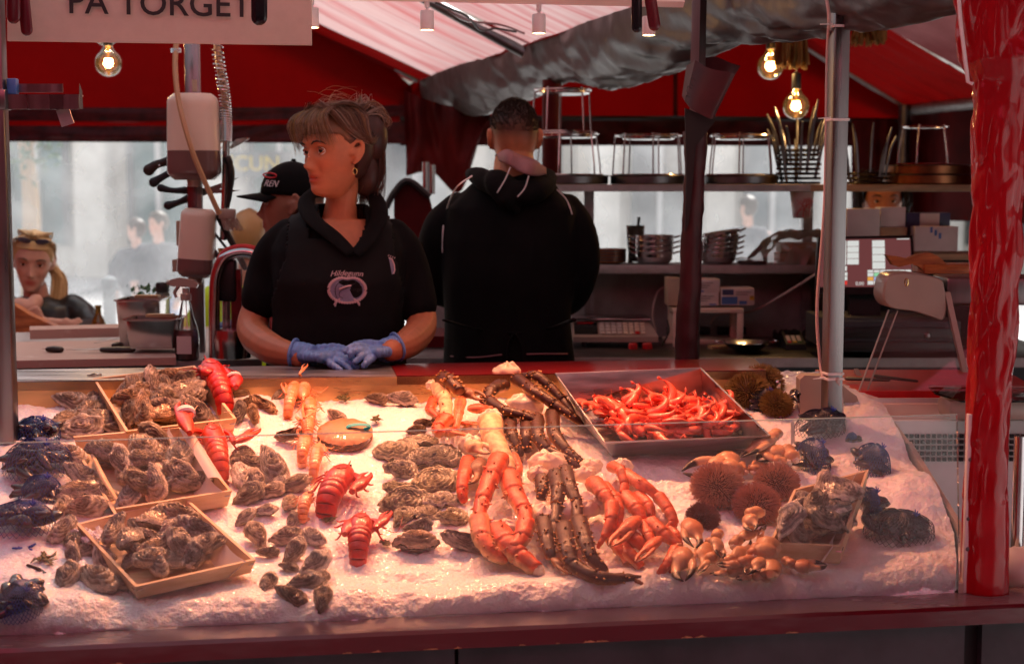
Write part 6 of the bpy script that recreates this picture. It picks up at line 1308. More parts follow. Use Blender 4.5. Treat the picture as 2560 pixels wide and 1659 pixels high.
def lobster(head, tail, label, mm, claws, legs=True, h=.0, name='lobster', cat='lobster', wid=.15, curl=1.0, antenna=(), slim=False, group=None, bands=()):
    """claws: list of (wrist px, tip px, height, size) in photo pixels"""
    A, B = PI(*tail, h + .012 + bumpat(*tail)), PI(*head, h + .012 + bumpat(*head)); L = (B - A).length
    M = Matrix.Translation((A + B) / 2) @ frame(B - A, ICE_N); inv = M.inverted(); t = thing(name, label, cat, M, group)
    W = wid * ((A + B) / 2).y / FPX
    def half(x, w, hh, z0, n=14, flatb=.45): return [V(x, w * math.cos(a), z0 + (hh if math.sin(a) > 0 else hh * flatb) * math.sin(a)) for a in np.linspace(0, 2 * math.pi, n, endpoint=False)]
    prof = [(.5, .05, .04, .10), (.47, .16, .12, .10), (.42, .42, .36, .1), (.34, .74, .72, .1), (.24, .95, .95, .1), (.14, 1.02, 1.05, .1), (.05, 1.0, 1.0, .1), (.0, .93, .92, .1)]
    m = MB(); m.rings([half(x * L, w * W, hh * W, z * W * 3 + W * .25, 16) for x, w, hh, z in prof]); m.tube([(.47 * L, 0, W * .6), (.53 * L, 0, W * .72), (.58 * L, 0, W * .75)], [W * .1, W * .06, W * .01], 6); cp = m.build('carapace', M_[mm], t)
    m = MB(); m.tube(crom([(.2 * L, W * .5, W * 1.48), (.12 * L, 0, W * 1.61), (.2 * L, -W * .5, W * 1.48)], 6), W * .03, 5); m.build('groove', M_[mm], cp)
    ang = 0; x, z = -.005 * L, W * .55; seg = .42 * L / 6
    for k in range(6):
        w0 = W * (.96 - .055 * k); m = MB(); dx, dz_ = -math.cos(ang), -math.sin(ang)
        e0 = V(x, 0, z); e1 = V(x + dx * seg * 1.25, 0, z + dz_ * seg * 1.25)
        up = V(-dz_ * -1 * -1, 0, 0); upv = V(-math.sin(ang), 0, math.cos(ang))
        def rg(c, w, hh): return [c + V(0, w * math.cos(a), 0) + upv * ((hh if math.sin(a) > 0 else hh * .4) * math.sin(a)) for a in np.linspace(0, 2 * math.pi, 16, endpoint=False)]
        m.rings([rg(e0 - (e1 - e0) * .05, w0 * .90, w0 * .86), rg(e0, w0 * .98, w0 * .96), rg(e0.lerp(e1, .5), w0 * 1.02, w0 * 1.0), rg(e0.lerp(e1, .86), w0 * 1.0, w0 * .97), rg(e1, w0 * .93, w0 * .9)])
        m.build('tail_segment', M_[mm], t); x += dx * seg; z += dz_ * seg; ang += curl * (.10 + .10 * k)
    for k in range(5):
        a = (k - 2) * .42; m = MB(); c0 = V(x, 0, z); d = V(-math.cos(ang) * math.cos(a), math.sin(a), -math.sin(ang) * math.cos(a)); m.tube([c0, c0 + d * W * .7, c0 + d * W * 1.25], [W * .22, W * .42, W * .25], 8, flat=.25, up=(0, 1, 0)); m.build('tail_fan', M_[mm], t)
    for s in (-1, 1):
        m = MB(); m.ell((.43 * L, s * W * .28, W * .85), (W * .09,) * 3, 8); m.build('eye', M_['eye_black'], t)
    for k, (wp, tp, ch, cs) in enumerate(claws):
        w = inv @ PI(*wp, h + ch); tp_ = inv @ PI(*tp, h + ch); sgn = 1 if w.y > 0 else -1; d = tp_ - w; cl = d.length; w_y = PI(*wp).y
        s0 = V(.36 * L, sgn * W * .7, W * .4); mid = (s0 + w) / 2 + V(.03 * L, sgn * W * .3, W * .1)
        m = MB(); ar = crom([tuple(s0), tuple(mid), tuple(w)], 5); r0 = W * (.2 if slim else .26); m.tube(ar, [r0 * (.75 + .35 * abs(math.sin(i / len(ar) * 6.3))) for i in range(len(ar))], 8); arm = m.build('claw_arm', M_[mm], t)
        cw_ = cs * w_y / FPX / .62; a_, b_ = claw_mb(cl, cw_, .10); Mx = Matrix.Translation(w) @ frame(d, V(0, 0, 1)) @ Matrix.Rotation(R(rng.uniform(-15, 15)), 4, 'X') @ (Matrix.Scale(-1, 4, (0, 1, 0)) if sgn > 0 else Matrix.Identity(4))
        c_ = a_.build('claw', M_[mm], t, True, Mx); b_.build('claw_finger', M_[mm], c_, True)
        if k in bands:
            q = MB(); rr_ = cw_ * .55; ring_ = [(.62 * cl, .03 * cl + rr_ * 1.05 * math.cos(a), rr_ * .66 * math.sin(a)) for a in np.linspace(0, 2 * math.pi, 19)]
            q.tube(ring_, cl * .035, 6, cap=False); q.tube([(p[0] + cl * .05, p[1], p[2]) for p in ring_], cl * .035, 6, cap=False); q.build('rubber_band', M_['rubber_white'], c_)
    if legs:
        for s in (-1, 1):
            for k in range(4):
                m = MB(); x0 = (.30 - .075 * k) * L; sp_ = W * (1.75 + .25 * math.sin(k * 2 + head[0])); m.tube(crom([(x0, s * W * .8, W * .3), (x0 + .03 * L, s * W * 1.25, W * .5), (x0 + (.12 - .06 * k) * L, s * sp_, W * .05), (x0 + (.17 - .08 * k) * L, s * (sp_ + W * .25), -W * .02)], 4), [W * .09] * 5 + [W * .075] * 4 + [W * .055] * 3 + [W * .03], 6); m.build('leg', M_[mm], t)
    for path in antenna:
        m = MB(); P = [V(.44 * L, W * .2, W * .7)] + [inv @ PI(u, v, h + hh) for u, v, hh in path]; c = crom([tuple(p) for p in P], 8); m.tube(c, list(np.linspace(W * .035, W * .015, len(c))), 5); m.build('antenna', M_[mm], t)
    return t
lobster((515, 925), (572, 1008), 'red lobster tucked behind the rear box with its claw raised', 'lobster', [((530, 935), (502, 918), .06, 17), ((590, 968), (585, 928), .05, 17)], h=.03, wid=31, bands=(1,), curl=.7)
lobster((525, 1072), (556, 1188), 'large red lobster lying between boxes, banded claw reaching into the rear box', 'lobster_orange', [((474, 1082), (450, 1004), .085, 19), ((585, 1106), (652, 1070), .03, 15)], h=.02, wid=30, antenna=[((500, 1090, .05), (480, 1120, .06))], bands=(0,), curl=.8)
lobster((872, 1182), (800, 1292), 'bright red lobster alone on the open ice, tail towards the glass', 'lobster', [((880, 1228), (928, 1180), .035, 17), ((830, 1205), (858, 1186), .02, 10)], h=.01, wid=37, curl=1.0, antenna=[((850, 1170, .08), (848, 1165, .09))])
lobster((905, 1298), (893, 1404), 'small red lobster with spread claws nearest the glass', 'lobster', [((862, 1335), (893, 1288), .035, 17), ((940, 1320), (978, 1275), .03, 15)], h=.008, wid=32, antenna=[((985, 1330, .03), (1008, 1290, .04)), ((960, 1350, .02),)], curl=1.0)
# ---- langoustines
lg = 'langoustines in the row beside the lobster'
for (hd, tl, cl, lab, cu) in (((742, 962), (716, 1028), [((748, 935), (768, 908), .05, 5), ((715, 985), (706, 955), .04, 5)], 'orange langoustine lying head to the steel back, topmost of the row', .6),
        ((758, 1008), (762, 958), [((765, 1020), (798, 1018), .04, 5)], 'orange langoustine with its tail turned to the steel back', .6),
        ((775, 1000), (776, 1062), [((760, 1045), (800, 1018), .07, 5)], 'orange langoustine crossed by a long pale claw', .5),
        ((768, 1048), (770, 1100), [((750, 1050), (738, 1040), .05, 5)], 'orange langoustine beside the scallop', .6),
        ((765, 1090), (752, 1158), [((745, 1075), (752, 1070), .03, 5)], 'orange langoustine with its tail curled sideways on the ice', 1.1),
        ((800, 1112), (780, 1194), [((812, 1130), (806, 1108), .04, 5)], 'orange langoustine at the end of the row with tail to the glass', .8),
        ((772, 1238), (752, 1296), [((772, 1230), (792, 1205), .05, 5)], 'orange langoustine curled against the lone red lobster', 1.3)):
    lobster(hd, tl, lab, 'langoustine', cl, True, .012, 'langoustine', 'langoustine', 17, cu, antenna=[((hd[0] + 40, hd[1] + 12, .02), (hd[0] + 75, hd[1] - 10, .015))] if hd[0] in (742, 800) else (), slim=True, group=lg)
m = MB(); m.tube(crom([tuple(PI(u, v, hh)) for u, v, hh in ((780, 972, .04), (800, 980, .04), (822, 965, .04), (835, 950, .05))], 6), .0008, 4); tag(m.build('feeler', M_['langoustine']), 'thin broken feeler lying beside the topmost langoustine', 'feeler')
# ---- scallop
p = PI(862, 1088, .02); t = thing('scallop', 'large brown scallop shell held shut by a teal band', 'scallop', Matrix.Translation(p) @ frame(AX, ICE_N) @ Euler((R(4), 0, R(-8))).to_matrix().to_4x4())
for s, nm in ((1, 'upper_shell'), (-1, 'lower_shell')):
    m = MB(); NA, NR = 64, 9; vs = []
    for k in range(NR + 1):
        f = k / NR
        for j in range(NA):
            a = 2 * math.pi * j / NA; x, y = math.cos(a), math.sin(a); rr_ = .062 * (1 + .10 * y) * f; hx_, hy = .0, -.055; rib = math.cos(math.atan2(y * f * .062 - hy, x * f * .062) * 26)
            vs.append((rr_ * x, rr_ * y * 1.05, s * (.006 + .013 * (1 - f ** 2) ** .7 if s > 0 else .006 + .022 * (1 - f * f) ** .7) + .0012 * rib * f))
    fs = [(k * NA + j, k * NA + (j + 1) % NA, (k + 1) * NA + (j + 1) % NA, (k + 1) * NA + j)[::s] for k in range(NR) for j in range(NA)]; m.add(vs, fs); m.build(nm, M_['scallop'], t, True)
m = MB(); m.tube([(.03 + .012 * math.cos(a) * 0 + .026 * math.cos(a), .02 * math.cos(a) * .2 + .006, .019 + .022 * math.sin(a) * .3) for a in np.linspace(0, 6.283, 20)], .007, 8, flat=.3, cap=False); m.build('rubber_band', M_['rubber_teal'], t)
# ---- crab legs
PAL = {'dark': ((.055, .014, .008), (.62, .32, .12)), 'orange': ((.72, .085, .02), (.82, .50, .24)), 'cream': ((.80, .52, .28), (.84, .62, .40)), 'snow': ((.74, .12, .035), (.82, .36, .18)), 'brown': ((.17, .06, .025), (.55, .25, .08))}
def leg_part(t, base, pts, pal, r, spines=12, name='leg', joints=True, tip=True, n=10):
    """pts: (u, v, h) photo pixels on the ice; colours: top and underside pigments"""
    P = [PI(u, v, h + bumpat(u, v)) - base for u, v, h in pts]; cs_ = crom([tuple(p) for p in P], 10); c = []; prf = []
    for i in range(len(P) - 1):
        for f, kk in ((.0, .88), (.07, 1.0), (.2, 1.03), (.45, .96), (.7, .94), (.88, 1.0), (.96, .95)): c.append(tuple(P[i].lerp(P[i + 1], f).lerp(Vector(cs_[min(len(cs_) - 1, round((i + f) * 10))]), .65))); prf.append(kk)
    c.append(tuple(P[-1])); prf.append(.5 if tip else .85); N = len(c); top, bot = (Vector(q) for q in PAL[pal])
    rad = []
    for i in range(N):
        f = i / (N - 1); k = 1.0 - .45 * f
        k *= prf[i] if joints else 1
        if tip and f > .85: k *= max(.08, (1 - f) / .15)
        rad.append(r * k)
    tilt = rng.uniform(-.35, .35)
    def cf(sa): 
        f = min(1, max(0, (sa + (.38 if pal in ('dark', 'brown') else -.08) + tilt) / .4)); return tuple(bot.lerp(top, f))
    cols = [cf] * N
    if tip: cols = [cf if i < N * .92 else (lambda sa: (.02, .01, .008)) for i in range(N)]
    rad = [q * 1.15 for q in rad]
    m = MB(); m.tube(c, rad, n, flat=.85, up=ICE_N, cols=cols, bump=lambda i, a: 1 + .05 * math.sin(i * 1.9 + a * 3))
    for k in range(int(spines * len(pts) * (1 if pal in ('dark', 'brown') else .5))):
        i = rng.integers(1, max(2, int(N * .85))); d = (Vector(c[min(i + 1, N - 1)]) - Vector(c[i - 1])).normalized(); x = d.cross(ICE_N).normalized(); y = x.cross(d); a = rng.uniform(-.3, 3.4)
        o_ = x * math.cos(a) + y * math.sin(a) * .85; p = Vector(c[i]) + o_ * rad[i] * .95; q = r * rng.uniform(.22, .42)
        m.col = tuple(Vector(PAL[pal][1]) * .95) if pal in ('dark', 'brown') else tuple(top.lerp(bot, .55)); m.tube([p, p + o_ * q + d * q * .4], [q * .5, q * .08], 5); m.col = None
    o = m.build(name, M_['crab_leg'], t, True); return o
def flesh(t, base, u, v, h, r, seed, name='body_meat'):
    m = MB(); m.ell((0, 0, 0), (1, 1, 1), 24, m=16); p = PI(u, v, h + bumpat(u, v)) - base
    for k, q in enumerate(m.v):
        q = Vector(q); a = math.atan2(q.y, q.x); f = 1 + .22 * noise.noise(q * 2.2 + V(seed, 0, 0)) - .16 * max(0, math.cos(a * 5 + seed)) * max(0, q.z + .3) + .1 * noise.noise(q * 6)
        m.v[k] = tuple(p + (frame(AX, ICE_N) @ V(q.x * r[0] * f, q.y * r[1] * f, q.z * r[2] * f)))
    m.build(name, M_['crab_flesh'], t, True)
def pincers(t, base, w, tp, h0, h1, pal, size, name='claw', black=False):
    A, B = PI(*w, h0 + bumpat(*w)) - base, PI(*tp, h1 + bumpat(*tp)) - base; d = B - A; L = d.length; szw = size * math.hypot(tp[0] - w[0], tp[1] - w[1]) * PI(*w).y / FPX * 1.15; L *= 1.15; a_, b_ = claw_mb(L, szw, .10, .6, True)
    top, bot = (Vector(q) for q in PAL[pal]) if isinstance(pal, str) else (Vector(pal[0]), Vector(pal[1]))
    for mb_ in (a_, b_):
        mb_.c = []
        for q in mb_.v:
            f = min(1, max(0, (q[2] / (szw * .5) + .5))); cc = bot.lerp(top, f); x = q[0] / L
            if black and x > .70: cc = Vector((.012, .008, .008))
            elif x > .9: cc = cc * .4
            mb_.c.append(tuple(cc))
    Mx = Matrix.Translation(A) @ frame(d, ICE_N) @ Matrix.Rotation(rng.uniform(-.5, .5), 4, 'X') @ (Matrix.Scale(-1, 4, (0, 1, 0)) if rng.random() < .5 else Matrix.Identity(4))
    c = a_.build(name, M_['crab_claw' if black else 'crab_leg'], t, True, Mx); b_.build('claw_finger', M_['crab_claw' if black else 'crab_leg'], c, True)
def cluster(u, v, label): 
    b = PI(u, v); return thing('crab_cluster', label, 'crab legs', b), b
t, b = cluster(1110, 1040, 'spiky orange and cream king crab section with claws at the back')
leg_part(t, b, [(1108, 948, .07), (1128, 955, .08), (1150, 978, .07)], 'dark', .021, 9, tip=False); pincers(t, b, (1148, 975), (1206, 1002), .06, .05, 'brown', .36)
leg_part(t, b, [(1098, 965, .05), (1112, 1000, .05), (1118, 1050, .05)], 'cream', .020, 3, tip=False); leg_part(t, b, [(1085, 1000, .04), (1075, 1025, .05), (1098, 1045, .05)], 'orange', .013, 10, tip=False)
leg_part(t, b, [(1152, 1000, .05), (1146, 1035, .05), (1138, 1075, .04)], 'orange', .013, 2, tip=False); pincers(t, b, (1168, 1020), (1248, 1024), .05, .05, 'orange', .34); pincers(t, b, (1150, 1058), (1196, 1058), .035, .035, 'orange', .32)
leg_part(t, b, [(1118, 1045, .05), (1095, 1070, .05), (1100, 1085, .05)], 'orange', .018, 8, tip=False); pincers(t, b, (1098, 1076), (1168, 1094), .045, .04, 'orange', .42); flesh(t, b, 1082, 962, .045, (.018, .012, .012), 2); flesh(t, b, 1175, 1075, .02, (.02, .014, .014), 3)
t, b = cluster(1310, 1010, 'dark brown king crab cluster with long spotted legs at the back')
flesh(t, b, 1268, 935, .045, (.036, .03, .03), 1); flesh(t, b, 1312, 1012, .035, (.045, .03, .028), 4); flesh(t, b, 1250, 950, .03, (.02, .02, .02), 5)
for pts in ([(1290, 945, .065), (1335, 978, .075), (1385, 1010, .06), (1430, 1040, .045), (1460, 1064, .03)], [(1300, 948, .06), (1340, 940, .085), (1372, 965, .07), (1408, 1000, .05), (1438, 1034, .04)], [(1262, 962, .05), (1228, 975, .06), (1222, 1000, .05), (1262, 1025, .055), (1310, 1038, .055), (1352, 1056, .05)], [(1250, 960, .05), (1218, 985, .05), (1205, 1010, .03)],
            [(1272, 1040, .03), (1278, 1085, .045), (1292, 1120, .03), (1305, 1140, .02)], [(1318, 1048, .035), (1316, 1090, .045), (1318, 1132, .02)], [(1342, 1042, .04), (1345, 1090, .05), (1368, 1125, .035), (1420, 1150, .025), (1458, 1176, .012)], [(1380, 1030, .04), (1386, 1085, .05), (1418, 1128, .035), (1445, 1150, .025), (1466, 1171, .012)]):
    leg_part(t, b, pts, 'dark', .0155, 7)
t, b = cluster(1390, 1200, 'dark king crab legs with cream joint lying mid counter')
flesh(t, b, 1368, 1158, .03, (.042, .03, .028), 7); flesh(t, b, 1345, 1185, .03, (.022, .02, .02), 8)
for pts in ([(1388, 1182, .05), (1396, 1222, .055), (1392, 1262, .045), (1386, 1310, .035), (1385, 1368, .02)], [(1412, 1172, .05), (1424, 1215, .055), (1440, 1255, .045), (1444, 1300, .035), (1441, 1334, .02)], [(1355, 1195, .03), (1356, 1225, .03), (1352, 1250, .015)]): leg_part(t, b, pts, 'dark', .0155, 9)
t, b = cluster(1400, 1350, 'long dark king crab legs stretching to the front ice')
flesh(t, b, 1362, 1288, .028, (.03, .034, .024), 9); flesh(t, b, 1420, 1275, .028, (.03, .03, .024), 10)
for pts in ([(1358, 1300, .03), (1366, 1345, .04), (1378, 1395, .03)], [(1408, 1315, .03), (1418, 1370, .045), (1432, 1412, .035), (1490, 1442, .03), (1560, 1447, .02), (1628, 1444, .012)], [(1446, 1300, .035), (1462, 1350, .045), (1480, 1395, .035), (1520, 1432, .015)]): leg_part(t, b, pts, 'dark', .017, 8)
pincers(t, b, (1382, 1395), (1418, 1452), .03, .01, 'brown', .34); leg_part(t, b, [(1540, 1452, .01), (1590, 1455, .014), (1615, 1466, .01)], 'brown', .009, 4)
t, b = cluster(1240, 1220, 'large red-orange king crab section with cream trunk and looped legs')
leg_part(t, b, [(1226, 1052, .05), (1234, 1095, .055), (1262, 1150, .055), (1272, 1180, .05)], 'cream', .026, 0, 'trunk', tip=False); flesh(t, b, 1228, 1045, .04, (.03, .024, .022), 12); flesh(t, b, 1178, 1112, .035, (.028, .022, .024), 13); flesh(t, b, 1275, 1180, .03, (.025, .02, .02), 14)
leg_part(t, b, [(1250, 1145, .065), (1228, 1190, .065), (1206, 1250, .055), (1197, 1298, .045)], 'orange', .021, 8, tip=False); leg_part(t, b, [(1198, 1295, .045), (1205, 1345, .045), (1228, 1380, .035), (1270, 1402, .015)], 'orange', .0195, 6)
leg_part(t, b, [(1272, 1190, .05), (1285, 1232, .05), (1310, 1275, .05), (1316, 1310, .05)], 'orange', .0225, 6, tip=False); leg_part(t, b, [(1316, 1305, .05), (1304, 1345, .045), (1282, 1370, .04), (1254, 1380, .02)], 'orange', .018, 7)
leg_part(t, b, [(1238, 1328, .025), (1268, 1360, .035), (1300, 1390, .03), (1342, 1424, .02)], 'orange', .026, 4, tip=False); flesh(t, b, 1262, 1318, .022, (.03, .022, .016), 15); flesh(t, b, 1344, 1424, .018, (.013, .013, .013), 16)
leg_part(t, b, [(1172, 1150, .03), (1160, 1190, .04), (1155, 1225, .03), (1160, 1258, .015)], 'orange', .016, 2); pincers(t, b, (1208, 1150), (1172, 1222), .04, .02, 'brown', .42); leg_part(t, b, [(1250, 1094, .05), (1278, 1125, .04), (1302, 1160, .03)], 'dark', .011, 8); leg_part(t, b, [(1282, 1140, .04), (1296, 1170, .04), (1288, 1200, .03)], 'orange', .012, 2, tip=False); pincers(t, b, (1165, 1108), (1222, 1138), .055, .045, 'cream', .5)
t, b = cluster(1580, 1280, 'tangle of bright orange snow crab legs beside the dark ones')
for q in ((1462, 1185, .035, 21), (1478, 1165, .03, 22), (1500, 1262, .03, 23), (1470, 1270, .03, 24), (1555, 1165, .03, 25), (1660, 1300, .03, 26), (1540, 1220, .035, 27), (1585, 1215, .03, 28), (1640, 1295, .03, 29)): flesh(t, b, q[0], q[1], q[2], (.024, .02, .018), q[3])
for pts, r in (([(1530, 1165, .06), (1552, 1175, .07), (1562, 1210, .06), (1556, 1245, .05)], .013), ([(1560, 1185, .06), (1608, 1212, .065), (1645, 1240, .055)], .016), ([(1645, 1238, .055), (1672, 1275, .05), (1684, 1305, .04), (1664, 1328, .025)], .013), ([(1484, 1206, .065), (1512, 1236, .075), (1530, 1262, .07)], .0185), ([(1530, 1258, .07), (1528, 1300, .06), (1512, 1344, .04)], .0145), ([(1512, 1340, .04), (1500, 1358, .03), (1495, 1368, .02)], .006), ([(1510, 1212, .06), (1538, 1248, .065), (1548, 1275, .06), (1542, 1325, .04), (1522, 1362, .02)], .012),
               ([(1560, 1240, .05), (1592, 1272, .055), (1606, 1300, .045)], .018), ([(1595, 1235, .05), (1622, 1262, .055), (1628, 1290, .045), (1612, 1300, .03)], .012), ([(1560, 1330, .03), (1590, 1350, .04), (1615, 1370, .03)], .018), ([(1625, 1305, .05), (1660, 1335, .05), (1700, 1365, .04)], .0165), ([(1606, 1308, .045), (1622, 1338, .05), (1632, 1360, .045)], .0125), ([(1555, 1368, .025), (1580, 1390, .03), (1604, 1418, .015)], .015), ([(1530, 1345, .03), (1550, 1375, .03), (1570, 1400, .015)], .014), ([(1690, 1372, .04), (1668, 1410, .035), (1640, 1446, .012)], .012), ([(1700, 1376, .035), (1692, 1410, .03), (1668, 1450, .012)], .011), ([(1676, 1320, .03), (1694, 1340, .03), (1700, 1360, .02)], .01)):
    leg_part(t, b, pts, 'snow', r, 1, tip=len(pts) > 3)
pincers(t, b, (1598, 1292), (1532, 1384), .06, .035, 'snow', .26); pincers(t, b, (1650, 1342), (1596, 1424), .055, .03, 'snow', .26)
# ---- brown crab claws
CP = ((.62, .30, .14), (.86, .68, .46)); CP2 = ((.52, .19, .08), (.82, .60, .38))
def crabclaw(w, tp, h, label, size=.55, arm=None, pal=CP):
    b = PI(*w); t = thing('crab_claw', label, 'crab claw', b, 'brown crab claws'); pincers(t, b, w, tp, h, h * .8, pal, size, 'claw', True)
    if arm:
        m = MB(); A, B = PI(*w, h + bumpat(*w)) - b, PI(*arm, h * .9 + bumpat(*arm)) - b; L = (B - A).length
        m.tube(crom([tuple(A), tuple(A.lerp(B, .5) + ICE_N * .004), tuple(B)], 5), [L * .22, L * .3, L * .36, L * .36, L * .33, L * .26, L * .3, L * .36, L * .36, L * .33, L * .2], 10, flat=.8, up=ICE_N, cols=[(lambda sa: tuple(Vector(pal[1]).lerp(Vector(pal[0]), min(1, max(0, sa + .4)))))] * 11); m.build('arm_joint', M_['crab_claw'], t, True)
        flesh(t, b, arm[0] + 4, arm[1], h * .9, (.008, .008, .007), arm[0])
pl = 'brown crab claw with black pincer tips in the pile beside the steel tray'; pf = 'brown crab claw with black pincer tips in the heap before the tilted box'; pu = 'brown crab claw with black tips behind the pink urchins'
for (w, tp, h, s, arm, lab) in (((1930, 1095), (1862, 1148), .05, .5, (1945, 1082), pl), ((1962, 1120), (1902, 1158), .045, .5, (1985, 1150), pl), ((1935, 1150), (1895, 1132), .05, .5, (1965, 1155), pl), ((1900, 1160), (1930, 1185), .03, .5, (1880, 1180), pl), ((1850, 1160), (1725, 1178), .04, .40, (1858, 1180), pu), ((1815, 1145), (1790, 1160), .04, .7, (1830, 1190), pu)):
    crabclaw(w, tp, h, lab, s, arm)
for (w, tp, h, s, arm, pal) in (((1725, 1300), (1735, 1368), .04, .6, (1715, 1318), CP2), ((1700, 1372), (1708, 1450), .04, .62, (1690, 1360), CP2), ((1790, 1345), (1800, 1398), .05, .5, (1796, 1332), CP), ((1850, 1345), (1905, 1325), .045, .45, (1830, 1365), CP), ((1768, 1358), (1740, 1420), .03, .5, (1790, 1350), CP), ((1870, 1288), (1880, 1335), .065, .6, (1900, 1280), CP), ((1905, 1395), (1870, 1440), .045, .5, (1925, 1360), CP), ((1935, 1440), (1915, 1378), .04, .55, (1900, 1432), CP), ((1820, 1432), (1780, 1440), .03, .5, (1862, 1428), CP), ((1985, 1415), (2055, 1418), .035, .55, (1960, 1400), CP2), ((1880, 1440), (1845, 1452), .03, .5, (1925, 1446), CP), ((1835, 1395), (1870, 1360), .04, .5, (1805, 1410), CP), ((1770, 1400), (1748, 1436), .035, .45, (1800, 1388), CP), ((1850, 1410), (1800, 1420), .045, .45, (1880, 1400), CP2), ((1895, 1365), (1905, 1330), .05, .35, (1880, 1390), CP2)):
    crabclaw(w, tp, h, pf, s, arm, pal)
# ---- urchins
def urchin(u, v, rp, label, mm, h=.0, n=1100, spl=.2, thick=.0015):
    p = PI(u, v + rp * .55, bumpat(u, v)); r = rp * p.y / FPX * .88; t = thing('sea_urchin', label, 'sea urchin', Matrix.Translation(p) @ frame(AX, ICE_N) @ Matrix.Rotation(u, 4, 'Z'))
    m = MB(); m.ell((0, 0, r * .62), (r * .93, r * .93, r * .76), 20); m.build('test', M_['urchin_core'], t, True)
    m = MB(); g = math.pi * (3 - math.sqrt(5))
    n = int(n * .8)
    for k in range(n):
        z = 1 - 1.6 * (k + .5) / n; q = math.sqrt(max(0, 1 - z * z)); d = V(q * math.cos(k * g), q * math.sin(k * g), z); c = V(0, 0, r * .62) + V(d.x * r * .92, d.y * r * .92, d.z * r * .75)
        e = (d + Vector(rng.normal(0, .22, 3))).normalized(); L = r * spl * rng.uniform(.7, 1.3); m.tube([c, c + e * L], [thick, thick * .35], 4, cap=False)
    kind(m.build('spines', M_[mm], t, False), 'stuff')
urchin(1905, 952, 52, 'greenish brown sea urchin leaning behind its twin at the back', 'urchin_green', spl=.26, n=900); urchin(1868, 978, 58, 'green-gold sea urchin in front of its twin beside the shrimp tray', 'urchin_green', spl=.26); urchin(1938, 1008, 44, 'small golden sea urchin half covered by the mussel ice', 'urchin_green', spl=.26, n=800)
urchin(1790, 1210, 70, 'large pink-brown sea urchin with a crab claw behind it', 'urchin_pink', spl=.22, n=1700); urchin(1938, 1202, 60, 'pink sea urchin partly hidden behind the oyster box', 'urchin_pink', spl=.22, n=1300); urchin(1888, 1256, 64, 'pink sea urchin with radiating pattern before the other two', 'urchin_pink', spl=.22, n=1500); urchin(1755, 1290, 44, 'small dark red sea urchin beside the snow crab legs', 'urchin_dark', spl=.26, n=900)
# ---- steel tray of shrimps
C = [PI(1388, 934, .085), PI(1752, 920, .095), PI(1926, 1090, .075), PI(1512, 1106, .075)]; nb = ICE_N
bot = [PI(1420, 1010, .018), PI(1760, 995, .018), PI(1880, 1118, .012), PI(1530, 1140, .012)]; base = sum(bot, V(0, 0, 0)) / 4
t = thing('steel_tray', 'large stainless steel tray heaped with pink shrimps', 'tray', base)
for k in range(4):
    a, b_ = C[k], C[(k + 1) % 4]; a2, b2 = bot[k], bot[(k + 1) % 4]; cen = base + V(0, 0, .05); ins = (cen - (a + b_ + a2 + b2) / 4).normalized() * .002
    m = MB(); m.hexa([q - base for q in (a2, b2, b_, a)] + [q + ins - base for q in (a2, b2, b_, a)]); sd_ = m.build('side_wall', M_['steel_tray'], t, False)
    m = MB(); m.tube([a - base, (a + b_) / 2 - base, b_ - base], .0022, 6); m.build('rolled_rim', M_['steel_tray'], sd_)
m = MB(); m.hexa([q - base - ICE_N * .002 for q in bot] + [q - base for q in bot]); m.build('tray_bottom', M_['steel_tray'], t, False)
def shrimp_mesh(seed):
    r = random.Random(seed); cu = r.uniform(1.6, 3.6); N = 16; pts = []; rad = []; x = y = 0; an = 0
    for i in range(N):
        f = i / (N - 1); pts.append(V(x, y, 0)); k = math.sin(math.pi * min(1, .12 + f * .95)) ** .6 * .135 * (1.15 - .75 * f) + .008
        rad.append(k * (1 + .10 * (i % 2) * (f > .35))); an += cu / N * (.35 if f < .35 else 1.25); x -= math.cos(an) / N; y -= math.sin(an) / N
    m = MB(); m.tube(pts, rad, 9, flat=.8, up=(0, 0, 1)); m.tube([pts[0], pts[0] + V(.12, .02, 0), pts[0] + V(.22, .05, 0)], [.03, .014, .003], 5)
    e = pts[-1]; d = (pts[-1] - pts[-2]).normalized()
    for s in (-1, 0, 1): m.tube([e, e + d * .07 + V(0, 0, s * .03), e + d * .13 + V(0, 0, s * .05)], [.02, .03, .008], 5, flat=.3, up=(0, 0, 1))
    f_ = MB()
    for k in range(6):
        a0 = pts[2 + k]; n_ = V(-(pts[3 + k] - pts[1 + k]).normalized().y, (pts[3 + k] - pts[1 + k]).normalized().x, 0); n_ = -n_ if n_.y > 0 and True else n_
        f_.tube([a0 + n_ * .06, a0 + n_ * .15 + V(.03, 0, r.uniform(-.04, .04)), a0 + n_ * .2 + V(.07, 0, r.uniform(-.06, .06))], [.008, .006, .003], 4)
    for k in range(4): f_.tube(crom([tuple(pts[0] + V(.04, 0, 0)), (pts[0].x + .25, r.uniform(-.15, .1), r.uniform(-.1, .1)), (pts[0].x + r.uniform(.2, .55), r.uniform(-.5, .1), r.uniform(-.15, .15))], 4), .004, 3)
    g_ = MB()
    for s in (-1, 1): g_.ell(pts[0] + V(.015, .02, s * .05), (.022,) * 3, 7)
    return m.mesh('body', M_['shrimp'], True), f_.mesh('feelers', M_['shrimp'], True), g_.mesh('eyes', M_['eye_black'], True)
SHR = [shrimp_mesh(k) for k in range(6)]
def shrimp(M, L, label, group):
    t = thing('shrimp', label, 'shrimp', M @ Matrix.Scale(L, 4), group); a, f_, g_ = SHR[rng.integers(6)]; link('body', a, t); link('feelers', f_, t); link('eyes', g_, t)
sl_ = 'pink boiled shrimp heaped in the steel tray'
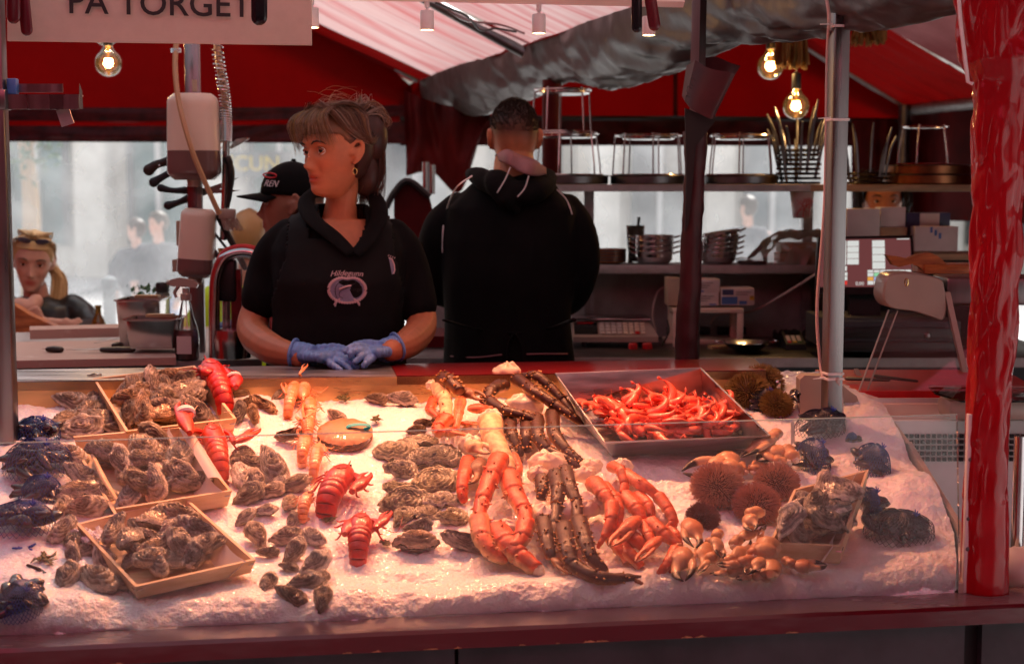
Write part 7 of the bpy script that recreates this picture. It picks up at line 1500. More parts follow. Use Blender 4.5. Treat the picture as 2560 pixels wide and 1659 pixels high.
for k in range(135):
    a, b_ = rng.uniform(.09, .91), rng.uniform(.08, .86)
    edge = min(a, 1 - a, b_ * .9 - .0, 1.05 - b_)
    if b_ < .34 and not (a < .1): 
        if rng.random() < .85: b_ = rng.uniform(.36, .86)
    p = bot[0].lerp(bot[1], a).lerp(bot[3].lerp(bot[2], a), b_); hh = .008 + .045 * min(1, max(0, edge) * 5) * rng.uniform(.3, 1) * (1 if b_ > .35 else .3)
    M = Matrix.Translation(p + ICE_N * hh) @ frame(AX, ICE_N) @ Euler((rng.uniform(-.7, .7), rng.uniform(-.5, .5), rng.uniform(0, 6.28))).to_matrix().to_4x4()
    shrimp(M, rng.uniform(.08, .105), sl_, 'shrimps heaped in the tray')
for (u, v, a, lab) in ((1700, 985, .4, 'single pink shrimp lying apart on the bare tray floor'), (1640, 960, 2.5, 'single shrimp leaning on the steel tray back wall')):
    shrimp(Matrix.Translation(PI(u, v, .03)) @ frame(AX, ICE_N) @ Matrix.Rotation(a, 4, 'Z'), .085, lab, None)
m = MB(); m.box((0, 0, 0), (.012, .006, .02)); tag(m.build('tray_ring', M_['steel_bright'], None, True, ICEM(1945, 960, 0, .05)), 'small steel ring beside the green urchins', 'ring')
# straw and short strands in rear box
for k, (u0, v0, u1, v1) in enumerate(((480, 1036, 500, 1008), (560, 1030, 585, 1035), (470, 1050, 452, 1055), (548, 1058, 558, 1080))):
    m = MB(); A, B = PI(u0, v0, .07), PI(u1, v1, .07); m.tube([V(0, 0, 0), (B - A) * .5 + ICE_N * .004, B - A], .0012, 4); o = tag(m.build('straw_strand', M_['card']), 'pale straw strand caught on the rear wooden box', 'straw', 'straw strands'); o.location = A
# ================================================================ PEOPLE
from mathutils.bvhtree import BVHTree
def proj(p):
    d = Vector(p) - C0; z = d.dot(_f); return 1280 + FPX * d.x / z, 829.5 - FPX * d.dot(_u) / z
def inpoly(x, y, P):
    c = False; j = len(P) - 1
    for i in range(len(P)):
        if (P[i][1] > y) != (P[j][1] > y) and x < (P[j][0] - P[i][0]) * (y - P[i][1]) / (P[j][1] - P[i][1]) + P[i][0]: c = not c
        j = i
    return c
HZ = [-.115, -.108, -.092, -.07, -.045, -.02, 0, .03, .06, .09, .11, .119, .122]
HF = [.040, .064, .074, .077, .079, .082, .085, .088, .084, .068, .042, .02, .002]
HB = [-.00, -.012, -.03, -.05, -.078, -.092, -.099, -.10, -.095, -.075, -.045, -.02, -.002]
HW = [.014, .026, .037, .0475, .0565, .065, .070, .0735, .071, .057, .037, .018, .002]
def head_pt(a, z, female=True, feat=1.0):
    yf, yb, w = (float(np.interp(z, HZ, t)) for t in (HF, HB, HW))
    c, s = math.cos(a), math.sin(a); e = .85
    x = w * math.copysign(abs(s) ** e, s); y = (yf if c > 0 else -yb) * math.copysign(abs(c) ** e, c)
    if c > 0 and feat:
        G = lambda x0, z0, sx, sz: math.exp(-((abs(x) - x0) / sx) ** 2 - ((z - z0) / sz) ** 2)
        y += feat * (.024 * G(0, -.037, .0095, .011) + .013 * G(0, -.018, .0075, .02) + .009 * G(.0115, -.042, .0055, .006) + .006 * G(.03, .024, .02, .008) - .013 * G(.031, .004, .015, .011) + .005 * G(.042, -.03, .018, .018)
                 + .009 * G(0, -.0605, .019, .0048) + .0095 * G(0, -.0735, .016, .005) - .007 * G(0, -.067, .022, .0026) - .003 * G(0, -.083, .02, .006) + .008 * G(0, -.1, .016, .012) - .004 * G(.024, -.052, .006, .014) - .002 * G(0, .012, .012, .01))
    return V(x, y, z)
def head_mb(mb, M, ears=True, feat=1.0, na=56, nz=64):
    zs = [-.115 + .237 * (.5 - .5 * math.cos(math.pi * i / nz)) for i in range(nz + 1)]
    mb.rings([[M @ head_pt(2 * math.pi * j / na, z, feat=feat) for j in range(na)] for z in zs])
    if ears:
        for s in (-1, 1):
            mb.tube([M @ V(s * (.071 + q[2]), q[0], q[1]) for q in crom([(.006, .012, -.002), (-.006, .03, .006), (-.022, .028, .012), (-.026, .008, .012), (-.016, -.014, .008), (-.004, -.026, .002)], 5)], [.0055] * 26, 8, round_=True)
            mb.ell(M @ V(s * .073, -.008, .004), (.006, .006, .006), 8); mb.tube([M @ V(s * .070, .002, -.0), M @ V(s * .075, -.012, .012), M @ V(s * .074, -.01, -.016)], [.009, .011, .007], 8, round_=True)
def headM(u, v, y, yaw, tilt=0, roll=0, s=1.0):
    """eye-line centre of the skull at a pixel; yaw 0 faces the camera, +90 faces the left of the picture; 180 away"""
    return Matrix.Translation(PY(u, v, y)) @ Matrix.Rotation(math.pi - R(yaw), 4, 'Z') @ Matrix.Rotation(R(tilt), 4, 'X') @ Matrix.Rotation(R(roll), 4, 'Y') @ Matrix.Scale(s, 4)
def face_parts(t, root, M, iris=(.05, .025, .015), brow='hair_dark', gaze=(0, 0)):
    for s in (-1, 1):
        c = V(s * .031, .0665, .004); m = MB(); m.ell((0, 0, 0), (.0125, .0125, .0125), 16); Mx = Matrix.Translation(-root) @ M @ Matrix.Translation(c)
        e = m.build('eye', M_['eye_white'], t, True, Mx); g = V(gaze[0] + 0, 1, gaze[1]).normalized()
        m = MB(); m.ell(g * .0062, (.0078,) * 3, 12); m.build('iris', M_['eye_black'], e, True)
        m = MB(); m.tube(crom([(s * -.015, -.001, -.001), (s * -.007, .0105, .0055), (s * .003, .0118, .0062), (s * .013, .006, .002)], 5), [.0012, .002, .0026, .0028, .003, .003, .003, .003, .003, .003, .003, .0028, .0026, .0022, .0018, .0014], 6); m.build('upper_lid', M_['skin'], e, True)
        m = MB(); m.tube(crom([(s * -.015, -.001, -.003), (s * -.005, .0095, -.0072), (s * .005, .0095, -.007), (s * .014, .004, -.001)], 5), .0018, 6); m.build('lower_lid', M_['skin'], e, True)
        m = MB(); m.tube(crom([(s * -.0145, .001, .001), (s * -.006, .0125, .0062), (s * .004, .0138, .0068), (s * .0145, .0075, .003)], 5), .0009, 5); m.build('lashes', M_['eye_black'], e, True)
        if s > 0: m = MB(); m.tube([tuple(head_pt(a, -.0668 + .0016 * abs(a) * 4) + V(0, .0012, 0)) for a in np.linspace(-.34, .34, 13)], [.0004] + [.0011] * 11 + [.0004], 5); m.build('mouth_line', M_['lip_line'], t, True, Matrix.Translation(-root) @ M)
        m = MB(); m.tube([tuple(head_pt(s * a, z) + V(0, .0025, 0)) for a, z in ((.17, .021), (.28, .0265), (.42, .0285), (.58, .0265), (.74, .02))], [.0022, .0034, .0034, .0026, .001], 6, flat=.7); m.build('eyebrow', M_[brow], t, True, Matrix.Translation(-root) @ M)
def face_cols(co, M, base=(1, 1, 1), lip=(.74, .30, .30), cheek=(1.06, .88, .84)):
    inv = np.array(M.inverted()); h = np.c_[co, np.ones(len(co))] @ inv.T; x, y, z = h[:, 0], h[:, 1], h[:, 2]; c = np.ones((len(co), 3)) * np.array(base)
    m = np.exp(-(x / .022) ** 4 - ((z + .067) / .0105) ** 4) * (y > .06); c = c * (1 - m[:, None]) + np.array(lip) * np.array(base) * m[:, None]
    m = np.exp(-((abs(x) - .042) / .02) ** 2 - ((z + .03) / .022) ** 2) * (y > 0); c *= 1 + (np.array(cheek) - 1) * m[:, None]
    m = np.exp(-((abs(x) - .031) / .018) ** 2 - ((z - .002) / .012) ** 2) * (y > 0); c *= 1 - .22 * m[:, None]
    return c
def torso_rows(mb, rows, y0, n=28):
    rs = []
    for (v, u0, u1, d, dy) in rows:
        a, b = PY(u0, v, y0 + dy), PY(u1, v, y0 + dy); c = (a + b) / 2; w = (b.x - a.x) / 2
        rs.append([c + V(w * math.copysign(abs(math.cos(q)) ** .75, math.cos(q)), d * math.copysign(abs(math.sin(q)) ** .85, math.sin(q)), 0) for q in np.linspace(0, 2 * math.pi, n, endpoint=False)])
    rs.reverse(); mb.rings(rs)
def limb(mb, pts, rad, y0, n=12):
    P = [tuple(PY(u, v, y0 + dy)) + (r,) for (u, v, dy), r in zip(pts, rad)]; c = crom(P, 6); mb.tube([p[:3] for p in c], [p[3] for p in c], n, round_=True)
def shrink_norm(co, fs):
    n = np.zeros_like(co); F = np.array([f[:3] for f in fs]); fn = np.cross(co[F[:, 1]] - co[F[:, 0]], co[F[:, 2]] - co[F[:, 0]])
    for k in range(3): np.add.at(n, F[:, k], fn)
    return n / np.maximum(1e-9, np.linalg.norm(n, axis=1))[:, None]
def cloth_folds(co, nrm, amp, fr=14, seed=0):
    d = np.array([noise.noise(V(p[0] * fr, p[1] * fr * .7, p[2] * fr * .45 + seed)) + .5 * noise.noise(V(p[0] * fr * 2.2, p[1] * fr * 2, p[2] * fr + seed)) for p in co]); return co + nrm * (amp * d)[:, None]
def subset(co, fs, keep):
    used = {}; out = []; fo = []
    for f in fs:
        if keep(f):
            g = []
            for i in f:
                if i not in used: used[i] = len(out); out.append(co[i])
                g.append(used[i])
            fo.append(tuple(g))
    return np.array(out), fo
def sub_root(co, root): return co - np.array(root)

# ---------------------------------------------------------------- saleswoman
YW = 3.98; WR = V(PY(845, 700, YW).x, YW, .1)
t = thing('person', 'woman in black polo and apron with blue gloves leaning on the counter', 'person', WR)
HM = headM(840, 386, YW - .03, 46, 2, 2, 1.0)
body = MB(); head_mb(body, HM)
limb(body, [(858, 450, .01), (852, 520, .02), (846, 590, .03)], [.042, .044, .056], YW, 16)
torso_rows(body, [(548, 775, 925, .065, .02), (585, 735, 965, .082, .01), (625, 712, 990, .10, 0), (700, 705, 990, .115, -.01), (780, 705, 985, .115, 0), (860, 705, 985, .12, 0), (960, 700, 990, .13, 0)], YW)
RA = [(705, 640, .02), (664, 725, .02), (630, 820, -.02), (676, 870, -.15), (748, 892, -.26)]; LA = [(1000, 640, .02), (1036, 725, .02), (1054, 810, -.02), (1022, 856, -.16), (976, 876, -.26)]
limb(body, RA, [.036, .040, .042, .041, .029], YW); limb(body, LA, [.036, .040, .042, .039, .028], YW)
co, fs = remesh(body, .0034, 3, .5); cols = face_cols(co, HM)
link('body', raw_mesh('body', sub_root(co, WR), fs, M_['skin'], cols), t); face_parts(t, WR, HM, gaze=(-.45, .05))
sh_ = MB(); torso_rows(sh_, [(508, 785, 915, .060, .03), (542, 752, 950, .082, .02), (572, 705, 1000, .10, .01), (625, 680, 1022, .122, 0), (700, 684, 1014, .142, -.012), (780, 694, 1000, .135, -.005), (860, 690, 1002, .138, 0), (960, 685, 1005, .148, 0)], YW)
limb(sh_, [(722, 588, .02), (692, 628, .02), (668, 690, .02), (656, 748, .0)], [.046, .054, .054, .056], YW, 16); limb(sh_, [(985, 588, .02), (1010, 628, .02), (1030, 690, .02), (1044, 762, .0)], [.046, .054, .053, .054], YW, 16)
co, fs = remesh(sh_, .0065, 6, .6); nr = shrink_norm(co, fs); co = cloth_folds(co, nr, .006, 9, 1)
VN = [(790, 480), (912, 480), (918, 556), (902, 600), (882, 636), (856, 592), (806, 556)]
PX_ = [proj(p) for p in co]
HEM = lambda i: (PX_[i][0] < 700 and PX_[i][1] > 752 + (PX_[i][0] - 605) * .38) or (PX_[i][0] > 1015 and PX_[i][1] > 792 - (PX_[i][0] - 1000) * .1 and PX_[i][1] < 860)
c2, f2 = subset(co, fs, lambda f: not (inpoly(*PX_[f[0]], VN) and co[f[0]][1] < YW + .01))
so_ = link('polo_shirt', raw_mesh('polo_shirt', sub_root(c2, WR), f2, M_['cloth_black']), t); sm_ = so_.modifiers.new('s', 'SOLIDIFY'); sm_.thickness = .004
bvh = BVHTree.FromPolygons([tuple(p) for p in co], fs)
def surf(u, v, off=.002, b=None):
    d = ray(u, v).normalized(); h = (b or bvh).ray_cast(C0, d); 
    return (h[0] - d * off) if h[0] is not None else PY(u, v, YW - .14)
# collar
for pts in ([(912, 470, .06), (940, 502, .0), (946, 552, -.075), (915, 606, -.13), (886, 634, -.148)], [(792, 470, .06), (766, 505, .0), (782, 548, -.075), (835, 592, -.125), (880, 634, -.148)]):
    m = MB(); P = [PY(u, v, YW + dy) - WR for u, v, dy in pts]; c = crom([tuple(p) for p in P], 6); m.tube(c, [.012 + .016 * math.sin(i / (len(c) - 1) * 2.6) for i in range(len(c))], 10, flat=.28, up=(0, -1, .4)); m.build('collar', M_['cloth_black'], t, True)
m = MB(); m.ell(surf(862, 604) - WR, (.004, .003, .004), 8); m.build('button', M_['black_gloss'], t)
# apron fitted over the shirt front
AP = [(736, 470), (768, 470), (778, 600), (930, 592), (948, 470), (968, 470), (985, 640), (1006, 760), (1016, 960), (672, 960), (682, 760), (722, 640)]
c3, f3 = subset(co + nr * .007, fs, lambda f: inpoly(*PX_[f[0]], AP) and nr[f[0]][1] < .05 and co[f[0]][1] < YW + .02 and not inpoly(*PX_[f[0]], VN))
if len(c3):
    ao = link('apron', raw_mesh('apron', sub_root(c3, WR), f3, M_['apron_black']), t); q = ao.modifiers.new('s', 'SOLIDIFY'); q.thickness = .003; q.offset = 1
    for s0, s1 in (((722, 640), (736, 500)), ((985, 640), (966, 500))): pass
bva = BVHTree.FromPolygons([tuple(p) for p in co + nr * .010], fs)
SU = lambda u, v, o=.001: surf(u, v, o, bva) - WR
# embroidered badge: rope oval, fish, lettering
def ovalpt(a): r = 1 - .16 * math.exp(-((a - math.pi / 2) / .28) ** 2); return 868 + 46 * math.cos(a) * r, 722 - 31 * math.sin(a) * r + (4 if math.sin(a) < 0 else 0)
m = MB(); pts = [SU(868 + (ovalpt(a)[0] - 868) * .93, 722 + (ovalpt(a)[1] - 722) * .93, .0008) for a in np.linspace(0, 2 * math.pi, 40, endpoint=False)]; m.add([SU(868, 722, .0012)] + pts, [(0, i + 1, (i + 1) % 40 + 1) for i in range(40)]); bd = m.build('badge', M_['patch_blue'], t, False)
m = MB()
for k in range(44):
    a = 2 * math.pi * k / 44; u, v = ovalpt(a); u2, v2 = ovalpt(a + .16); m.tube([SU(u * .94 + 868 * .06, v * .94 + 722 * .06, .003), SU(u2 * 1.05 - 868 * .05, v2 * 1.05 - 722 * .05, .003)], .0021, 5, round_=True)
for (u0, v0, u1, v1) in ((848, 748, 836, 760), (840, 752, 838, 764), (886, 748, 898, 758), (892, 752, 898, 762)): m.tube([SU(u0, v0, .003), SU(u1, v1, .003)], .0026, 5, round_=True)
m.build('rope_edge', M_['rope_pink'], bd, True)
m = MB(); fishl = [(842, 745), (838, 728), (842, 712), (856, 704), (872, 702), (884, 700), (890, 706), (880, 712), (866, 720), (852, 726), (848, 738), (858, 746)]; C_ = crom([tuple(SU(u, v, .0025)) for u, v in fishl], 4); m.tube(C_, .0009, 4)
for q in range(12): m.ell(SU(846 + rng.uniform(0, 26), 706 + rng.uniform(0, 14), .0025), (.0012,) * 3, 5)
m.build('fish_outline', M_['ink'], bd, True)
m = MB(); m.tube([SU(850, 722, .0025), SU(864, 716, .0025), SU(876, 714, .0025)], .0028, 6, round_=True); m.build('fish_belly', M_['rope_pink'], bd, True)
def surf_text(body_, u, v, hpx, wpx, mm, shear=0.0, arc=0.0, name='lettering'):
    tm = text_mesh(body_, 1.0, 0, shear=shear); xs = [q.co.x for q in tm.vertices]; k = wpx / (max(xs) - min(xs)); ys = [q.co.y for q in tm.vertices]; ky = hpx / (max(ys) - min(ys))
    for q in tm.vertices: uu = u + q.co.x * k; q.co = SU(uu, v - q.co.y * ky + arc * ((uu - u) / (wpx / 2)) ** 2, .0028)
    tm.materials.append(M_[mm]); link(name, tm, bd)
surf_text('Hildegunn', 866, 683, 18, 82, 'rope_pink', .35, 2); surf_text('Torget', 890, 723, 12, 30, 'ink', .1)
m = MB(); pts = [(972, 644), (980, 648), (985, 660), (987, 674), (984, 684), (980, 686)]; m.add([SU(u, v, .002) for u, v in pts], [tuple(range(len(pts)))]); b2_ = m.build('badge', M_['patch_blue'], t, False); m = MB(); m.tube([SU(u, v, .003) for u, v in pts[:5]], .0018, 5); m.build('rope_edge', M_['rope_pink'], b2_); m = MB()
for k in range(4): m.tube([SU(970 + k * 5, 640 + k * 2, .003), SU(973 + k * 5, 637 + k * 2, .003)], .001, 4)
m.build('lettering', M_['rope_pink'], b2_)
# gloves
def glove(wr, kn, fingers, thumb, y, cuff):
    m = MB(); P = lambda q: PY(q[0], q[1], y + (q[2] if len(q) > 2 else 0)); W_, K = P(wr), P(kn)
    d = (K - W_); side = V(0, 0, 1).cross(d).normalized()
    for f in (0, .25, .5, .75, 1): m.ell(W_.lerp(K, f), (.030, .030, .018 + .002 * math.sin(f * 3)), 14) if False else m.tube([W_.lerp(K, f) - side * (.022 + .014 * f), W_.lerp(K, f) + side * (.022 + .014 * f)], .016 - .002 * f, 10, round_=True)
    m.tube([P(cuff), W_, W_.lerp(K, .3)], [.034, .031, .026], 14)
    for q in fingers: c = crom([tuple(P(p)) for p in q], 5); m.tube(c, list(np.linspace(.0102, .0080, len(c))), 10, round_=True)
    c = crom([tuple(P(p)) for p in thumb], 5); m.tube(c, list(np.linspace(.0125, .0095, len(c))), 10, round_=True)
    co, fs = remesh(m, .0024, 2, .45); nr = shrink_norm(co, fs)
    ax = np.array(d.normalized()); w = np.array([.0013 * math.sin(np.dot(p, ax) * 420 + 4 * noise.noise(Vector(p) * 30)) * (.3 + abs(noise.noise(Vector(p) * 18))) for p in co]); co = co + nr * w[:, None]
    g_ = link('glove', raw_mesh('glove', sub_root(co, WR), fs, M_['glove_blue']), t)
    rim = MB(); c0 = P(cuff) - WR; dd = (W_ - P(cuff)).normalized(); x = dd.orthogonal().normalized(); yv = dd.cross(x)
    rim.tube([c0 + (x * math.cos(a) + yv * math.sin(a)) * (.0355 + .002 * math.sin(3 * a)) for a in np.linspace(0, 6.283, 24)], .004, 6, cap=False); rim.build('rolled_cuff', M_['glove_blue'], g_, True)
glove((770, 888, .02), (826, 890, -.02), [[(826, 876, .01), (868, 880, -.01), (884, 900, -.03), (890, 914, -.035)], [(832, 886, 0), (870, 898, -.03), (892, 918, -.045)], [(828, 896, -.02), (858, 908, -.045), (876, 924, -.06)], [(816, 902, -.035), (834, 914, -.06), (850, 924, -.07)]], [(796, 872, .03), (838, 868, .03), (866, 874, .02)], 3.70, (736, 884, .03))
glove((962, 876, .03), (922, 878, -.01), [[(922, 870, 0), (898, 864, -.03), (876, 868, -.045), (864, 878, -.05)], [(920, 878, -.02), (896, 876, -.05), (878, 882, -.06), (876, 888, -.06)], [(922, 886, -.03), (904, 890, -.055), (888, 904, -.065)], [(932, 894, -.035), (918, 904, -.06), (910, 914, -.065)]], [(944, 862, .03), (918, 858, .02), (888, 862, .0)], 3.70, (992, 868, .05))
# hair
def strands(t, root, M, guides, mm, name='hair'):
    """guides: list of (n, [4-5 local points], spread, radius, [colours])"""
    m = MB(); inv = Matrix.Translation(-root) @ M
    for n, pts, sp_, r_, cs in guides:
        base_c = cs[rng.integers(len(cs))]
        for k in range(n):
            j = rng.normal(0, 1, 3) * sp_; j2 = rng.normal(0, 1, 3) * sp_; P = [Vector(p) + Vector(j * (1 - i / (len(pts) - 1)) + j2 * (i / (len(pts) - 1))) for i, p in enumerate(pts)]
            c = crom([tuple(inv @ p) for p in P], 4); cl = tuple(Vector(base_c).lerp(Vector(cs[rng.integers(len(cs))]), .5)); rr = r_ * rng.uniform(.6, 1.3); N = len(c)
            m.tube(c, [rr * (1 - .75 * (i / (N - 1)) ** 3) for i in range(N)], 4, cap=False, cols=[cl] * N)
    return kind(m.build(name, M_[mm], t, True), 'stuff')
GR = [(.34, .21, .14), (.17, .075, .04), (.52, .42, .34), (.06, .025, .015), (.36, .18, .06), (.12, .05, .03)]; BRN = [(.10, .045, .03), (.16, .07, .045), (.06, .025, .02), (.22, .13, .10)]; DK = [(.03, .014, .012), (.05, .022, .018), (.08, .04, .03)]
cap = MB(); NA = 40
for_h = lambda a: .045 if math.cos(a) > .3 else (.03 if abs(math.sin(a)) > .75 and math.cos(a) > -.2 else -.06)
rs = []
for i in range(15):
    f = i / 14
    rs.append([tuple((Matrix.Translation(-WR) @ HM) @ (Vector([q * k for q, k in zip(head_pt(2 * math.pi * j / NA, for_h(2 * math.pi * j / NA) + (.1215 - for_h(2 * math.pi * j / NA)) * f, feat=0), (1.07, 1.07, 1.05))]))) for j in range(NA)])
cap.rings(rs, caps=True, cols=[(GR[1] if math.cos(2 * math.pi * j / NA) > 0 else BRN[2]) for i in range(15) for j in range(NA)]); hb_ = cap.build('hair_base', M_['hair_grey'], t, True)
gd = []
for s in np.linspace(-.07, .07, 15):   # fringe
    [gd.append((9, [(s * .35, .0, .126), (s * .75 + q * .006, .060, .114), (s * 1.05 + q * .01, .094, .082), (s * 1.12 + q * .016, .099 - abs(s) * .45, .044 - abs(s) * .42 + rng.normal(0, .009))], .003, .0006, GR if q < 1 else [(.36, .24, .08), (.20, .11, .06), (.30, .24, .2)])) for q in (-1, 0, 1)]
for y in np.linspace(-.05, .05, 9):     # sides swept back over the ear
    for s in (-1, 1): gd.append((14, [(s * .02, y + .02, .128), (s * .062, y + .01, .10), (s * .082, y * .6 - .01, .055), (s * .078, -.055, .03), (s * .035, -.108, .05)], .004, .0007, GR[:3] + BRN[:2] if y > -.02 else BRN)); gd.append((14, [(s * .02, y + .02, .126), (s * .06, y + .0, .102), (s * .08, y * .6 - .015, .06), (s * .075, -.06, .035), (s * .035, -.108, .055)], .005, .0006, GR + BRN))
for s in np.linspace(-.05, .05, 9): gd.append((14, [(s, .05, .122), (s, .0, .134), (s * .9, -.05, .125), (s * .6, -.1, .085)], .0035, .001, GR))
for k in range(16):                      # bun loops at the crown and back
    a = k * .8; gd.append((9, [(.03 * math.cos(a), -.085 + .02 * math.sin(a), .10), (.045 * math.cos(a + 1), -.115 + .03 * math.sin(a + 1), .125 + .018 * math.sin(k)), (.05 * math.cos(a + 2.2), -.13 + .03 * math.sin(a + 2.2), .09), (.035 * math.cos(a + 3.4), -.12, .06)], .006, .0011, GR + BRN))
for k in range(10): gd.append((24, [(.05 - .01 * k, -.085, .06), (.055 - .011 * k, -.12, .02), (.052 - .01 * k, -.128, -.05), (.045 - .009 * k, -.115, -.125)], .008, .0012, DK + BRN[:1]))
gd.append((60, [(.03, -.1, .12), (.03, -.12, .15), (.06, -.15, .13), (.07, -.16, .09)], .016, .0005, GR)); gd.append((50, [(.0, -.1, .0), (.0, -.115, -.06), (.01, -.10, -.12), (.02, -.10, -.165)], .018, .0005, BRN)); gd.append((40, [(0, .03, .125), (.02, .0, .145), (.03, -.05, .147), (.03, -.09, .13)], .02, .0004, GR)); gd.append((25, [(.068, .03, .03), (.072, .03, .0), (.07, .028, -.03), (.07, .026, -.045)], .004, .0006, GR))
gd.append((18, [(.02, -.075, .115), (.02, -.09, .14), (.018, -.09, .165)], .006, .0016, GR))
strands(t, WR, HM, gd, 'hair_grey')
m = MB(); m.ell((0, -.105, .05), (.062, .052, .078), 18); m.ell((0.0, -.098, -.045), (.045, .036, .065), 16); m.c = [DK[1]] * len(m.v); m.build('hair_bun', M_['hair_grey'], t, True, Matrix.Translation(-WR) @ HM)
for s in (1, -1): m = MB(); m.tube([(s * .076, -.004 + .007 * math.sin(a), -.04 - .008 + .008 * math.cos(a)) for a in np.linspace(0, 6.28, 16)], .0013, 6); m.build('earring', M_['gold'], t, True, Matrix.Translation(-WR) @ HM)
m = MB(); m.ell((-.012, .098, -.012), (.0018,) * 3, 6); m.build('nose_stud', M_['steel_bright'], t, True, Matrix.Translation(-WR) @ HM)
tr = MB(); limb(tr, [(790, 940, 0), (795, 1200, 0), (800, 1500, .0)], [.1, .08, .06], YW, 14); limb(tr, [(905, 940, 0), (900, 1200, 0), (895, 1500, .0)], [.1, .08, .06], YW, 14); tr.X = Matrix.Translation(-WR); tr.v = [tuple(Vector(p) - WR) for p in tr.v]; tr.v = [(x, y, max(0, z)) for x, y, z in tr.v]; tr.build('trousers', M_['cloth_black'], t, True)

# ---------------------------------------------------------------- man seen from behind
YM = 4.6; MR = V(PY(1280, 700, YM).x, YM, .1); t = thing('person', 'man in black hooded jacket with pink lining seen from behind', 'person', MR)
HM2 = headM(1286, 350, YM + .03, 176, 6, 0, 1.0)
body = MB(); head_mb(body, HM2); limb(body, [(1286, 400, .0), (1284, 450, -.02), (1284, 520, -.02)], [.062, .066, .075], YM, 16)
torso_rows(body, [(470, 1215, 1355, .07, 0), (520, 1160, 1400, .09, 0), (700, 1150, 1400, .11, 0), (960, 1150, 1410, .11, 0)], YM)
co, fs = remesh(body, .005, 5); inv = np.array(HM2.inverted()); h = np.c_[co, np.ones(len(co))] @ inv.T
hm = np.clip((h[:, 2] + .02) / .05, 0, 1) * (h[:, 1] < .055) * np.clip((.062 - h[:, 1] * .3 - 0) / .02, 0, 1); hm = np.where(h[:, 2] > .07, 1, hm); ear = (abs(h[:, 0]) > .0725) & (h[:, 2] < .036); hm = np.where(ear, 0, hm)
hm = hm * (.78 + .22 * np.clip((h[:, 2] - .03) / .05, 0, 1)); cols = np.ones((len(co), 3)) * (1 - hm[:, None]) + np.array((.05, .045, .05)) * hm[:, None]
link('body', raw_mesh('body', sub_root(co, MR), fs, M_['skin'], cols), t)
gd = []
for k in range(3600):  # cropped hair
    a = rng.uniform(0, 6.28); z = rng.uniform(.035, .1215)
    if math.cos(a) > .55 and z < .08: continue
    p = head_pt(a, z, feat=0); n_ = V(p.x, p.y, p.z * .8).normalized(); ln = .004 + .006 * max(0, (z - .05) / .07); gd.append((1, [tuple(p * .985), tuple(p + n_ * ln * .6), tuple(p + n_ * ln + V(0, 0, .001))], .001, .0007, [(.02, .012, .01), (.035, .02, .014)]))
strands(t, MR, HM2, gd, 'hair_grey', 'cropped_hair')
jk = MB(); torso_rows(jk, [(432, 1235, 1340, .07, -.0), (455, 1185, 1390, .095, 0), (480, 1162, 1402, .115, 0), (520, 1118, 1442, .135, 0), (600, 1102, 1450, .155, 0), (700, 1105, 1440, .16, 0), (800, 1112, 1430, .155, 0), (880, 1108, 1438, .158, 0), (990, 1105, 1445, .16, 0)], YM)
limb(jk, [(1142, 520, 0), (1102, 575, .0), (1086, 645, .02), (1096, 715, .06), (1140, 740, .18)], [.045, .056, .057, .054, .05], YM, 16); limb(jk, [(1418, 520, 0), (1446, 580, .0), (1456, 655, .02), (1440, 725, .07), (1395, 760, .18)], [.046, .058, .060, .056, .05], YM, 16)
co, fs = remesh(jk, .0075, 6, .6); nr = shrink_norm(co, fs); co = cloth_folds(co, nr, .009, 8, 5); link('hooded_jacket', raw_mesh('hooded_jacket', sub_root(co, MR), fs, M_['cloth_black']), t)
bvm = BVHTree.FromPolygons([tuple(p) for p in co], fs); SM = lambda u, v, o=.003: surf(u, v, o, bvm) - MR
hd = MB(); C_ = crom([tuple(PY(u, v, YM + dy)) + (r,) for u, v, dy, r in ((1178, 432, .06, .02), (1195, 440, -.06, .034), (1245, 465, -.13, .045), (1300, 480, -.14, .048), (1350, 470, -.11, .042), (1368, 440, .0, .03), (1360, 430, .06, .02))], 6); hd.tube([p[:3] for p in C_], [p[3] for p in C_], 14, flat=.75, round_=True)
hd.tube([PY(1260, 470, YM - .14), PY(1278, 500, YM - .16), PY(1290, 520, YM - .15)], [.07, .055, .025], 14, flat=.5, round_=True)
co, fs = remesh(hd, .006, 8, .6); co = cloth_folds(co, shrink_norm(co, fs), .006, 12, 9); link('hood', raw_mesh('hood', sub_root(co, MR), fs, M_['cloth_black']), t)
hl = MB(); T_ = crom([tuple(PY(u, v, YM + dy) - MR) for u, v, dy in ((1238, 392, -.03), (1266, 376, -.075), (1296, 388, -.09), (1336, 402, -.075), (1362, 424, -.02))], 6); B_ = crom([tuple(PY(u, v, YM + dy) - MR) for u, v, dy in ((1250, 402, -.10), (1272, 412, -.15), (1300, 430, -.165), (1334, 440, -.15), (1364, 436, -.07))], 6)
hl.sheet(lambda a, b: Vector(T_[round(a * 24)]).lerp(Vector(B_[round(a * 24)]), b) + V(0, -.018 * math.sin(b * 3.14), .010 * math.sin(b * 3.14)) + V(0, 1, 0) * (.008 * math.sin(a * 14 + b * 2)), 24, 8); ho = hl.build('hood_lining', M_['pink_lining'], t, True); q = ho.modifiers.new('s', 'SOLIDIFY'); q.thickness = .004
bvh2 = None
for pts in ([(1180, 440), (1140, 470), (1118, 520), (1108, 570), (1106, 632)], [(1392, 474), (1412, 494), (1424, 516), (1430, 536)]): m = MB(); m.tube(crom([tuple(SM(u, v, .004)) for u, v in pts], 8), .0022, 6); m.build('piping', M_['white_print'], t, True)
